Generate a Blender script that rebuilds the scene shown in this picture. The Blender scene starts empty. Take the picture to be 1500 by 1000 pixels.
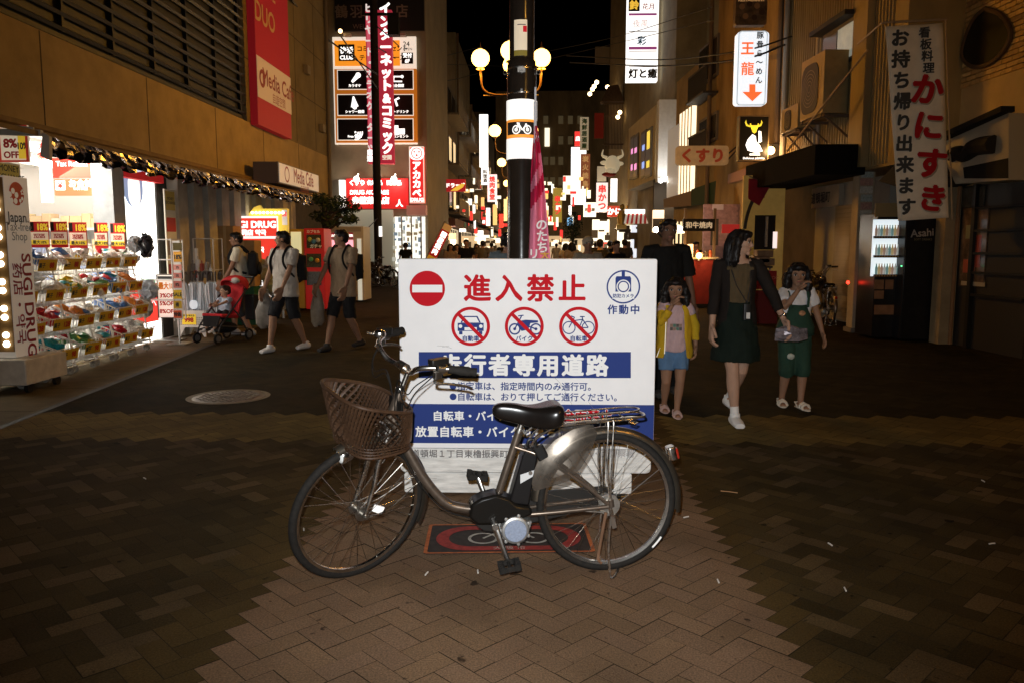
import bpy, bmesh, math, random
from mathutils import Vector, Matrix
rnd = random.Random(11)
SC = bpy.context.scene
C = SC.collection
V = Vector
PI = math.pi
# ------------------------------------------------------------------ camera
FPX = 1500 * 28 / 36.0            # focal length in pixels of a 1500 px wide frame
TILT = math.atan((500 - 362) / FPX)
YAW = math.atan(30 / (FPX / math.cos(TILT)))
HC = 1.48
cd = bpy.data.cameras.new('camera'); cam = bpy.data.objects.new('camera', cd); C.objects.link(cam)
cd.lens = 28; cd.sensor_width = 36; cd.clip_start = .05; cd.clip_end = 2000
cam.location = (0, 0, HC); cam.rotation_euler = (PI / 2 - TILT, 0, YAW)
SC.camera = cam
# ------------------------------------------------------------------ night sky
w = bpy.data.worlds.new('World'); SC.world = w; w.use_nodes = True
nt = w.node_tree; bg = nt.nodes['Background']
sky = nt.nodes.new('ShaderNodeTexSky'); sky.sky_type = 'NISHITA'; sky.sun_disc = False
sky.sun_elevation = math.radians(-6); sky.sun_rotation = math.radians(200)
nt.links.new(sky.outputs[0], bg.inputs[0]); bg.inputs[1].default_value = .0006
# ------------------------------------------------------------------ the camera's flash, beside the lens
def lamp(name, kind, loc, energy, col=(1, 1, 1), size=.1, rot=None, **k):
 l = bpy.data.lights.new(name, kind); o = bpy.data.objects.new(name, l); C.objects.link(o)
 l.energy = energy; l.color = col; o.location = loc
 if kind in ('POINT', 'SPOT'): l.shadow_soft_size = size
 if kind == 'AREA':
  l.shape = 'RECTANGLE'; l.size = size[0]; l.size_y = size[1]
 if rot is not None: o.rotation_euler = rot
 for a, b in k.items(): setattr(l, a, b)
 return o
lamp('camera_flash', 'SPOT', (-.03, .02, HC + .075), 750, (.955, .985, 1), .012,
     (PI / 2 - TILT, 0, YAW - .01), spot_size=math.radians(84), spot_blend=1.0)
SC.view_settings.view_transform = 'Standard'; SC.view_settings.look = 'None'
SC.view_settings.exposure = 0; SC.view_settings.gamma = 1
SC.render.engine = 'CYCLES'
SC.cycles.use_denoising = True
SC.cycles.max_bounces = 6; SC.cycles.diffuse_bounces = 3; SC.cycles.glossy_bounces = 3
SC.cycles.transparent_max_bounces = 12; SC.cycles.sample_clamp_indirect = 6
SC.cycles.caustics_reflective = False; SC.cycles.caustics_refractive = False
# ------------------------------------------------------------------ helpers
bpy.context.view_layer.update()
CM = cam.matrix_world.to_3x3(); CO = V((0, 0, HC))
def ray(px, py): return CM @ V(((px - 750) / FPX, -(py - 500) / FPX, -1))
def P(px, py, Y):                       # point seen at a picture position, Y metres down the street
 d = ray(px, py); return CO + d * (Y / d.y)
def G(px, py, z=0.0):                   # point of the ground
 d = ray(px, py); return CO + d * ((z - HC) / d.z)
def PX(px, py, x0, k=0.0):              # point of an upright facade: X = x0 + k*Y
 d = ray(px, py); t = x0 / (d.x - k * d.y); return CO + d * t
MATS = {}
def mat(name, col=(.5, .5, .5), rough=.6, metal=0, es=0, ecol=None, noise=0, nscale=8, bump=0, bscale=60,
  alpha=1, trans=0, coat=0, spec=.22, stretch=None, attr=None, rnoise=0):
 if name in MATS: return MATS[name]
 m = bpy.data.materials.new(name); m.use_nodes = True; MATS[name] = m
 nt = m.node_tree; b = nt.nodes['Principled BSDF']; L = nt.links.new
 b.inputs['Base Color'].default_value = (*col, 1); b.inputs['Roughness'].default_value = rough
 b.inputs['Metallic'].default_value = metal; b.inputs['Specular IOR Level'].default_value = spec
 if alpha < 1: b.inputs['Alpha'].default_value = alpha
 if trans: b.inputs['Transmission Weight'].default_value = trans
 if coat: b.inputs['Coat Weight'].default_value = coat; b.inputs['Coat Roughness'].default_value = .08
 if es:
  b.inputs['Emission Color'].default_value = (*(ecol or col), 1); b.inputs['Emission Strength'].default_value = es
 if noise or bump or rnoise:
  tc = nt.nodes.new('ShaderNodeTexCoord'); src = tc.outputs['Object']
  if stretch:
   mp = nt.nodes.new('ShaderNodeMapping'); mp.inputs['Scale'].default_value = stretch
   L(src, mp.inputs[0]); src = mp.outputs[0]
 if noise or attr or rnoise:
  mx = nt.nodes.new('ShaderNodeMix'); mx.data_type = 'RGBA'; mx.blend_type = 'MULTIPLY'
  mx.inputs[0].default_value = 1; mx.inputs[6].default_value = (*col, 1); mx.inputs[7].default_value = (1, 1, 1, 1)
  if attr:
   at = nt.nodes.new('ShaderNodeAttribute'); at.attribute_name = attr; L(at.outputs['Color'], mx.inputs[6])
  if noise or rnoise:
   n1 = nt.nodes.new('ShaderNodeTexNoise'); n1.inputs['Scale'].default_value = nscale; n1.inputs['Detail'].default_value = 6
   n1.inputs['Roughness'].default_value = .62; L(src, n1.inputs['Vector'])
  if noise:
   mr = nt.nodes.new('ShaderNodeMapRange'); mr.inputs['From Min'].default_value = .3; mr.inputs['From Max'].default_value = .7
   mr.inputs['To Min'].default_value = 1 - noise; mr.inputs['To Max'].default_value = 1 + noise * .6
   L(n1.outputs[0], mr.inputs[0]); L(mr.outputs[0], mx.inputs[7])
  if rnoise:
   m3 = nt.nodes.new('ShaderNodeMapRange'); m3.inputs['From Min'].default_value = .3; m3.inputs['From Max'].default_value = .7
   m3.inputs['To Min'].default_value = max(.02, rough - rnoise); m3.inputs['To Max'].default_value = min(1, rough + rnoise)
   L(n1.outputs[0], m3.inputs[0]); L(m3.outputs[0], b.inputs['Roughness'])
  L(mx.outputs[2], b.inputs['Base Color'])
  if es and not ecol and not attr: L(mx.outputs[2], b.inputs['Emission Color'])
 if bump:
  n2 = nt.nodes.new('ShaderNodeTexNoise'); n2.inputs['Scale'].default_value = bscale; n2.inputs['Detail'].default_value = 5
  L(src, n2.inputs['Vector'])
  bp = nt.nodes.new('ShaderNodeBump'); bp.inputs['Strength'].default_value = bump; bp.inputs['Distance'].default_value = .01
  L(n2.outputs[0], bp.inputs['Height']); L(bp.outputs[0], b.inputs['Normal'])
 return m
def glow(name, col, es=1.5): return mat(name, col, .5, es=es, ecol=col)
def root_of(o):
 while o.parent: o = o.parent
 return o
def tag(o, label=None, cat=None, group=None, kind=None):
 if label: o['label'] = label
 if cat: o['category'] = cat
 if group: o['group'] = group
 if kind: o['kind'] = kind
 return o
def thing(name, label, cat, loc=(0, 0, 0), yaw=0, group=None):
 o = bpy.data.objects.new(name, None); C.objects.link(o); o.empty_display_size = .1
 o.location = loc; o.rotation_euler = (0, 0, yaw); o['rx'] = 0
 del o['rx']
 return tag(o, label, cat, group)
def root_mat(o):
 r = root_of(o); return Matrix.Translation(r.location) @ r.rotation_euler.to_matrix().to_4x4()
class MB:
 """collects shapes and links them as one mesh object"""
 def __init__(s): s.v = []; s.f = []; s.mi = []; s.m = 0; s.X = None
 def add(s, vs, fs):
  n = len(s.v)
  s.v += [V(v) if s.X is None else s.X @ V(v) for v in vs]
  s.f += [[i + n for i in f] for f in fs]; s.mi += [s.m] * len(fs); return s
 def box(s, c, d, rot=None, az=0):
  x, y, z = d[0] / 2, d[1] / 2, d[2] / 2
  R = rot if rot is not None else Matrix.Rotation(az, 3, 'Z')
  vs = [V(c) + R @ V((i * x, j * y, k * z)) for i in (-1, 1) for j in (-1, 1) for k in (-1, 1)]
  return s.add(vs, [(0, 1, 3, 2), (4, 6, 7, 5), (0, 4, 5, 1), (2, 3, 7, 6), (0, 2, 6, 4), (1, 5, 7, 3)])
 def rbox(s, c, d, r, rot=None, az=0, n=3):   # box with its upright edges rounded (in local x,y)
  R = rot if rot is not None else Matrix.Rotation(az, 3, 'Z')
  pts = rrect(d[0], d[1], r, n); k = len(pts)
  vs = [V(c) + R @ V((p[0], p[1], z)) for z in (-d[2] / 2, d[2] / 2) for p in pts]
  return s.add(vs, [tuple(range(k))[::-1], tuple(range(k, 2 * k))] + [(i, (i + 1) % k, k + (i + 1) % k, k + i) for i in range(k)])
 def bar(s, a, b, wd, h, up=(0, 0, 1)):
  a, b = V(a), V(b); d = (b - a); L = d.length
  if L < 1e-6: return s
  d /= L; side = d.cross(V(up))
  if side.length < 1e-4: side = d.cross(V((1, 0, 0)))
  side.normalize(); u = side.cross(d)
  R = Matrix((side, d, u)).transposed()
  return s.box((a + b) / 2, (wd, L, h), R)
 def tube(s, pts, r, n=8, closed=False, caps=True, ell=None):
  pts = [V(p) for p in pts]; m = len(pts); rs = r if isinstance(r, (list, tuple)) else [r] * m
  prev = None; rings = []
  for i, p in enumerate(pts):
   if closed: t = pts[(i + 1) % m] - pts[i - 1]
   else: t = pts[min(i + 1, m - 1)] - pts[max(i - 1, 0)]
   if t.length < 1e-9: t = V((0, 0, 1))
   t.normalize()
   if prev is None:
    u = t.cross(V((0, 0, 1)))
    if u.length < .05: u = t.cross(V((0, 1, 0)))
   else: u = prev - t * prev.dot(t)
   u.normalize(); prev = u; q = t.cross(u)
   ra, rb = (rs[i] if isinstance(rs[i], (list, tuple)) else (rs[i], rs[i]))
   rings.append([p + u * math.cos(2 * PI * k / n) * ra + q * math.sin(2 * PI * k / n) * rb for k in range(n)])
  vs = [v for g in rings for v in g]; fs = []
  for i in range(m if closed else m - 1):
   a, b = i * n, ((i + 1) % m) * n
   fs += [(a + k, a + (k + 1) % n, b + (k + 1) % n, b + k) for k in range(n)]
  if caps and not closed: fs += [tuple(range(n))[::-1], tuple(range((m - 1) * n, m * n))]
  return s.add(vs, fs)
 def cyl(s, a, b, r, n=16): return s.tube([a, b], r, n)
 def ball(s, c, r, n=12, R=None):
  rr = r if isinstance(r, (list, tuple)) else (r, r, r); k = max(4, n // 2); c = V(c)
  vs = [V((0, 0, -rr[2]))]; fs = []
  for i in range(1, k):
   a = -PI / 2 + PI * i / k
   vs += [V((math.cos(a) * math.cos(2 * PI * j / n) * rr[0], math.cos(a) * math.sin(2 * PI * j / n) * rr[1], math.sin(a) * rr[2])) for j in range(n)]
  vs.append(V((0, 0, rr[2])))
  for j in range(n): fs.append((0, 1 + (j + 1) % n, 1 + j))
  for i in range(k - 2):
   a, b = 1 + i * n, 1 + (i + 1) * n
   fs += [(a + j, a + (j + 1) % n, b + (j + 1) % n, b + j) for j in range(n)]
  a = 1 + (k - 2) * n; top = len(vs) - 1
  for j in range(n): fs.append((a + j, a + (j + 1) % n, top))
  if R is not None: vs = [R @ v for v in vs]
  return s.add([c + v for v in vs], fs)
 def lathe(s, prof, c=(0, 0, 0), n=16, R=None):       # profile (radius, height) about local z
  vs = []; fs = []; c = V(c)
  for (r, z) in prof:
   for k in range(n):
    v = V((r * math.cos(2 * PI * k / n), r * math.sin(2 * PI * k / n), z))
    vs.append(c + (R @ v if R is not None else v))
  for i in range(len(prof) - 1):
   a, b = i * n, (i + 1) * n
   fs += [(a + k, a + (k + 1) % n, b + (k + 1) % n, b + k) for k in range(n)]
  if prof[0][0] > 1e-5: fs.append(tuple(range(n))[::-1])
  if prof[-1][0] > 1e-5: fs.append(tuple(range((len(prof) - 1) * n, len(prof) * n)))
  return s.add(vs, fs)
 def prism(s, poly, vec):
  poly = [V(p) for p in poly]; n = len(poly); vec = V(vec)
  return s.add(poly + [p + vec for p in poly], [tuple(range(n))[::-1], tuple(range(n, 2 * n))] + [(i, (i + 1) % n, n + (i + 1) % n, n + i) for i in range(n)])
 def poly(s, pts): return s.add(pts, [tuple(range(len(pts)))])
 def torus(s, c, nrm, R, r, n=40, k=8, a0=0, a1=2 * PI):
  nrm = V(nrm).normalized(); u = nrm.orthogonal().normalized(); q = nrm.cross(u)
  full = abs(a1 - a0 - 2 * PI) < 1e-3
  pts = [V(c) + (u * math.cos(a0 + (a1 - a0) * i / n) + q * math.sin(a0 + (a1 - a0) * i / n)) * R for i in range(n if full else n + 1)]
  return s.tube(pts, r, k, closed=full)
 def ring(s, c, u, q, r0, r1, n=48):      # flat ring / disc in the plane of u, q
  c = V(c); u = V(u); q = V(q)
  a = [c + (u * math.cos(2 * PI * i / n) + q * math.sin(2 * PI * i / n)) * r1 for i in range(n)]
  if r0 <= 0: return s.add(a, [tuple(range(n))])
  b = [c + (u * math.cos(2 * PI * i / n) + q * math.sin(2 * PI * i / n)) * r0 for i in range(n)]
  return s.add(a + b, [(i, (i + 1) % n, n + (i + 1) % n, n + i) for i in range(n)])
 def build(s, name, mats, parent=None, local=False, smooth=True, bevel=0, recalc=True, label=None, sharp=42):
  me = bpy.data.meshes.new(name)
  o = bpy.data.objects.new(name, me); C.objects.link(o)
  vs = s.v
  if parent is not None:
   if not local:
    Mi = root_mat(parent).inverted(); vs = [Mi @ v for v in vs]
   o.parent = parent
  elif not local and vs:
   c = V(((min(v.x for v in vs) + max(v.x for v in vs)) / 2, (min(v.y for v in vs) + max(v.y for v in vs)) / 2, min(v.z for v in vs)))
   o.location = c; vs = [v - c for v in vs]
  me.from_pydata([tuple(v) for v in vs], [], s.f)
  for m in (mats if isinstance(mats, (list, tuple)) else [mats]): me.materials.append(m)
  if any(s.mi): me.polygons.foreach_set('material_index', s.mi)
  me.update()
  if recalc:
   b = bmesh.new(); b.from_mesh(me); bmesh.ops.recalc_face_normals(b, faces=b.faces); b.to_mesh(me); b.free()
  if smooth:
   me.polygons.foreach_set('use_smooth', [True] * len(me.polygons)); me.set_sharp_from_angle(angle=math.radians(sharp))
  if bevel:
   md = o.modifiers.new('bevel', 'BEVEL'); md.width = bevel; md.segments = 2; md.limit_method = 'ANGLE'
  if label: o['label'] = label
  return o
def rrect(w_, h_, r, n=4):
 out = []
 for (cx, cy, a0) in ((w_ / 2 - r, h_ / 2 - r, 0), (-w_ / 2 + r, h_ / 2 - r, PI / 2), (-w_ / 2 + r, -h_ / 2 + r, PI), (w_ / 2 - r, -h_ / 2 + r, 1.5 * PI)):
  out += [(cx + r * math.cos(a0 + PI / 2 * i / n), cy + r * math.sin(a0 + PI / 2 * i / n)) for i in range(n + 1)]
 return out
def bez(pts, n=8):                        # smooth curve through points (Catmull-Rom)
 pts = [V(p) for p in pts]; q = [pts[0] * 2 - pts[1]] + pts + [pts[-1] * 2 - pts[-2]]; out = []
 for i in range(1, len(q) - 2):
  a, b, c, d = q[i - 1:i + 3]
  for k in range(n):
   t = k / n
   out.append(.5 * ((2 * b) + (c - a) * t + (2 * a - 5 * b + 4 * c - d) * t * t + (3 * b - a - 3 * c + d) * t ** 3))
 return out + [pts[-1]]
def dup(root, loc=None, yaw=None, label=None):
 def cp(o, par):
  c = o.copy(); C.objects.link(c)
  if par is not None: c.parent = par
  for ch in list(o.children): cp(ch, c)
  return c
 r = cp(root, None)
 if loc is not None: r.location = loc
 if yaw is not None: r.rotation_euler = (0, 0, yaw)
 if label: r['label'] = label
 return r
# ------------------------------------------------------------------ lettering: flat meshes made from the built-in font
GL = {}
def glyphs(body, pitch=1.0):
 k = (body, pitch)
 if k not in GL:
  c = bpy.data.curves.new('t', 'FONT'); c.body = body; c.size = 1; c.align_x = 'CENTER'; c.space_character = pitch
  c.resolution_u = 3
  o = bpy.data.objects.new('t', c); me = bpy.data.meshes.new_from_object(o)
  GL[k] = ([v.co.copy() for v in me.vertices], [list(p.vertices) for p in me.polygons])
  bpy.data.objects.remove(o); bpy.data.curves.remove(c); bpy.data.meshes.remove(me)
 return GL[k]
class Frame:
 """a flat face: origin, right, up, and metres per picture pixel"""
 def __init__(s, o, ex, ey=(0, 0, 1), m=.01):
  s.o = V(o); s.ex = V(ex).normalized(); s.n = s.ex.cross(V(ey)).normalized(); s.ey = s.n.cross(s.ex); s.m = m
 def hit(s, px, py):
  d = ray(px, py); t = (s.o - CO).dot(s.n) / d.dot(s.n); return CO + d * t
 def at(s, u, v, z=0): return s.o + s.ex * u + s.ey * v + s.n * z
 def uv(s, px, py): q = s.hit(px, py) - s.o; return q.dot(s.ex), q.dot(s.ey)
def text(body, m, size, fr, u, v, z=.003, bold=0, pitch=1.0, vertical=False, parent=None, name='lettering', align='C', rot=0, sx=1, dy=None):
 mb = MB(); n0 = fr
 cjk = any(ord(ch) > 0x2e00 for ch in body)
 by = (-.38 if cjk else -.36) if dy is None else dy
 offs = [(0, 0)] if not bold else [(math.cos(a) * bold, math.sin(a) * bold) for a in [i * PI / 3 for i in range(6)]]
 items = []
 if vertical:
  k = len(body)
  for i, ch in enumerate(body):
   if ch != ' ': items.append((glyphs(ch), 0, ((k - 1) / 2 - i) * pitch))
 else:
  g = glyphs(body, pitch); dx = 0
  if align == 'L' and g[0]: dx = -min(p.x for p in g[0])
  items.append((g, dx, 0))
 cr, sr = math.cos(rot), math.sin(rot)
 for (vs, fs), dx, dyy in items:
  for j, (ox, oy) in enumerate(offs):
   pts = []
   for p in vs:
    x, y = (p.x + dx + ox) * size * sx, (p.y + by + dyy + oy) * size
    pts.append(fr.at(u + x * cr - y * sr, v + x * sr + y * cr, z + j * .00025))
   mb.add(pts, fs)
 return mb.build(name, m, parent, smooth=False, recalc=False)
def panel(fr, u0, v0, u1, v1, d, m, name, parent=None, z=0, r=0, bevel=0):     # slab standing z..z+d proud of the face
 mb = MB(); a, b = min(u0, u1), max(u0, u1); c, e = min(v0, v1), max(v0, v1)
 if r: pts = [fr.at((a + b) / 2 + x, (c + e) / 2 + y, z) for x, y in rrect(b - a, e - c, r)]
 else: pts = [fr.at(a, c, z), fr.at(b, c, z), fr.at(b, e, z), fr.at(a, e, z)]
 mb.prism(pts, fr.n * d)
 return mb.build(name, m, parent, bevel=bevel)
def flatpoly(fr, pts, z, m, name, parent=None):
 return MB().poly([fr.at(p[0], p[1], z) for p in pts]).build(name, m, parent, smooth=False)
chrome = mat('chrome', (.66, .61, .55), .27, 1, rnoise=.08, nscale=20)
steel = mat('steel', (.35, .33, .3), .38, 1, noise=.3, nscale=30)
blk = mat('black_plastic', (.009, .008, .007), .4, spec=.3, noise=.3, nscale=40)
blkm = mat('black_matt', (.006, .005, .004), .7, spec=.2)
rubber = mat('rubber', (.014, .012, .010), .8, noise=.4, nscale=50, spec=.2)
white = mat('white_paint', (.8, .8, .78), .5, noise=.06, nscale=6)
navy = mat('navy_print', (.03, .055, .20), .5)
red = mat('red_print', (.55, .012, .02), .5)
wprint = mat('white_print', (.82, .82, .80), .5)
brownf = mat('bronze_paint', (.17, .13, .10), .32, .75, noise=.25, nscale=30, coat=.3)
# ------------------------------------------------------------------ ground
gm = mat('asphalt_joint', (.032, .024, .013), .95, spec=.05, noise=.5, nscale=3, bump=.4)
tag(MB().poly([(-300, -20, -.007), (300, -20, -.007), (300, 600, -.007), (-300, 600, -.007)]).build('ground', gm, smooth=False), kind='structure')
def gutx(Y): return -4.465 - (Y - 6.86) * .0905
def bricks():
 wd = .1005; vs = []; fs = []; cols = []; r = random.Random(5); g = .0016
 c45 = math.sqrt(.5)
 def W(u, v): return ((u - v) * c45 * wd - .13, (u + v) * c45 * wd + 1.0)
 N = 290
 for i in range(-80, N):
  for j in range(-140, N):
   k = (i - j) % 4
   if k == 0: u0, v0, u1, v1 = i, j, i + 2, j + 1
   elif k == 3: u0, v0, u1, v1 = i, j, i + 1, j + 2
   else: continue
   x, y = W((u0 + u1) / 2, (v0 + v1) / 2)
   if y < 1.6 or y > 17 or x < gutx(y) - .02 or x > 6.2 or x < -7 - (y < 5) * 3: continue
   q = [(u0 + g / wd, v0 + g / wd), (u1 - g / wd, v0 + g / wd), (u1 - g / wd, v1 - g / wd), (u0 + g / wd, v1 - g / wd)]
   dz = r.uniform(-.0012, .0012); tx = r.uniform(-.003, .003); ty = r.uniform(-.003, .003)
   n = len(vs)
   for (a, b) in q:
    X, Yy = W(a, b); vs.append((X, Yy, dz + tx * (X - x) + ty * (Yy - y)))
   fs.append((n, n + 1, n + 2, n + 3))
   s = r.uniform(.82, 1.18)
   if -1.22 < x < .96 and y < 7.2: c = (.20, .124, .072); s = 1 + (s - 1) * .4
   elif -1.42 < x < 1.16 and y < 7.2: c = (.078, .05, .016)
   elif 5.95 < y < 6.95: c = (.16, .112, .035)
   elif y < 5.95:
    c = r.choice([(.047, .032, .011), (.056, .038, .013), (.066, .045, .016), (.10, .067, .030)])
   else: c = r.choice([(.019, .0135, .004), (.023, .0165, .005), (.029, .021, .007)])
   cols.append((c[0] * s, c[1] * s, c[2] * s * r.uniform(.96, 1.04), 1))
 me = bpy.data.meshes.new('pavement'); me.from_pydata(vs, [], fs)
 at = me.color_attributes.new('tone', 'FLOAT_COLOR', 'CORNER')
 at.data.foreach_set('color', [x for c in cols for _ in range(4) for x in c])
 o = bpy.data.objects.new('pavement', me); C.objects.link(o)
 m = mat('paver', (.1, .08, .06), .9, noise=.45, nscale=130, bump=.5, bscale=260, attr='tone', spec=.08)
 nt = m.node_tree; b = nt.nodes['Principled BSDF']; mx0 = b.inputs['Base Color'].links[0].from_socket
 tc = nt.nodes.new('ShaderNodeTexCoord')
 def spots(scale, lo, hi, dark, src):
  n = nt.nodes.new('ShaderNodeTexNoise'); n.inputs['Scale'].default_value = scale; n.inputs['Detail'].default_value = 3
  nt.links.new(tc.outputs['Object'], n.inputs['Vector'])
  mr = nt.nodes.new('ShaderNodeMapRange'); mr.inputs['From Min'].default_value = lo; mr.inputs['From Max'].default_value = hi
  mr.inputs['To Min'].default_value = 1; mr.inputs['To Max'].default_value = dark; nt.links.new(n.outputs[0], mr.inputs[0])
  mx = nt.nodes.new('ShaderNodeMix'); mx.data_type = 'RGBA'; mx.blend_type = 'MULTIPLY'; mx.inputs[0].default_value = 1
  nt.links.new(src, mx.inputs[6]); nt.links.new(mr.outputs[0], mx.inputs[7]); return mx.outputs[2]
 s1 = spots(9, .68, .72, .25, mx0); s2 = spots(1.1, .42, .68, .6, spots(26, .7, .74, .45, s1))
 nt.links.new(s2, b.inputs['Base Color'])
 me.materials.append(m); tag(o, kind='structure')
bricks()
am = mat('apron_concrete', (.105, .08, .042), .85, noise=.3, nscale=5, bump=.3, bscale=90)
ap = MB(); Ys = [1.0 + 1.2 * i for i in range(22)]
for y0, y1 in zip(Ys, Ys[1:]):
 ap.poly([(gutx(y0) - .02, y0, .002), (gutx(y1 - .012) - .02, y1 - .012, .002), (gutx(y1) - .9, y1 - .012, .002), (gutx(y0) - .9, y0, .002)])
 ap.poly([(gutx(y0) - .912, y0, .002), (gutx(y1) - .912, y1 - .012, .002), (-9, y1 - .012, .002), (-9, y0, .002)])
tag(ap.build('sidewalk', am, smooth=False), kind='structure')
tag(MB().poly([(gutx(1) - .016, 1, .003), (gutx(1) + .06, 1, .003), (gutx(27) + .06, 27, .003), (gutx(27) - .016, 27, .003)]).build('gutter', mat('gutter', (.02, .018, .014), .6, noise=.4), smooth=False), kind='structure')
mhc = G(335, 581); t = thing('manhole_cover', 'round patterned iron manhole cover with a pale ring set in the dark pavers', 'manhole cover', mhc)
mb = MB(); mb.lathe([(.0, .006), (.335, .006), (.345, .004)], mhc, 40)
for i in range(-8, 9):
 for j in range(-8, 9):
  if (i + j) % 2 == 0 and i * i + j * j < 60: mb.box(mhc + V((i * .038, j * .038, .009)), (.03, .012, .006), az=(.8 if i % 2 else -.8))
mb.box(mhc + V((0, 0, .01)), (.16, .07, .008)); mb.build('lid', steel, t)
MB().ring(mhc + V((0, 0, .006)), (1, 0, 0), (0, 1, 0), .345, .40, 48).build('ring', mat('pale_stone', (.2, .17, .12), .7, noise=.3), t)
st = [G(622, 769.5), G(615, 811), G(880, 808), G(862, 767.5)]
so = (st[0] + st[1] + st[2] + st[3]) / 4
t = thing('road_sticker', 'dark road sticker with a red oval ring and a crossed bicycle, under the bicycle motor', 'road sticker', so)
fr = Frame(so, st[2] - st[1], V((0, 1, 0)))
W_, H_ = .42, .205
panel(fr, -W_, -H_, W_, H_, .003, mat('sticker_dark', (.035, .024, .018), .7, noise=.4, nscale=30), 'backing', t, z=.002, r=.02)
def rr_ring(fr, w0, h0, r0, w1, h1, r1, z, m, name, parent):
 a = rrect(w0, h0, r0, 8); b = rrect(w1, h1, r1, 8); n = len(a)
 return MB().add([fr.at(x, y, z) for x, y in a] + [fr.at(x, y, z) for x, y in b], [(i, (i + 1) % n, n + (i + 1) % n, n + i) for i in range(n)]).build(name, m, parent, smooth=False)
rr_ring(fr, 2 * W_, 2 * H_, .02, 2 * W_ - .035, 2 * H_ - .03, .015, .0065, mat('sticker_orange', (.42, .11, .03), .7, noise=.4, nscale=40), 'border', t)
rr_ring(fr, .74, .34, .17, .61, .235, .117, .0065, mat('sticker_red', (.28, .03, .022), .7, noise=.35, nscale=40), 'red_ring', t)
mb = MB(); ic = mat('sticker_white', (.4, .36, .3), .7, noise=.4, nscale=40)
for s_ in (-.13, .13): mb.ring(fr.at(s_, -.01, .0075), fr.ex, fr.ey, .062, .078, 32)
for (a, b) in (((-.13, -.01), (-.06, .07)), ((-.06, .07), (.06, .07)), ((.06, .07), (.13, -.01)), ((-.03, -.01), (.06, .07)), ((-.06, .07), (-.03, -.01))):
 mb.bar(fr.at(*a, .0075), fr.at(*b, .0075), .012, .001)
mb.build('bicycle_mark', ic, t)
text('大阪市', ic, .045, fr, 0, -.145, .0085, parent=t, pitch=1.6)
lit = [(625, 841), (700, 838), (1084, 721), (1238, 864), (1052, 852), (1216, 798), (1005, 758), (1440, 705), (445, 776), (212, 701), (1453, 797)]
pm = mat('paper', (.6, .56, .5), .8)
for i, (x, y) in enumerate(lit):
 p = G(x, y); a = rnd.uniform(0, 3)
 if i == 2: p = G(1068, 721)
 mb = MB(); L_ = .036 if i != 2 else .10
 mb.tube([p + V((-math.cos(a) * L_ / 2, -math.sin(a) * L_ / 2, .006)), p + V((0, 0, .007)), p + V((math.cos(a) * L_ / 2, math.sin(a) * L_ / 2, .006))], .0036 if i != 2 else .0025, 6)
 o = mb.build('cigarette_butt' if i != 2 else 'wooden_skewer', pm if i != 2 else mat('wood_stick', (.4, .22, .1), .7))
 if i == 2: tag(o, 'thin wooden stick dropped on the dark pavers right of the rear wheel', 'litter')
 else: tag(o, 'small white cigarette butt dropped on the herringbone pavers', 'litter', 'cigarette butts on the pavers')
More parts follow.
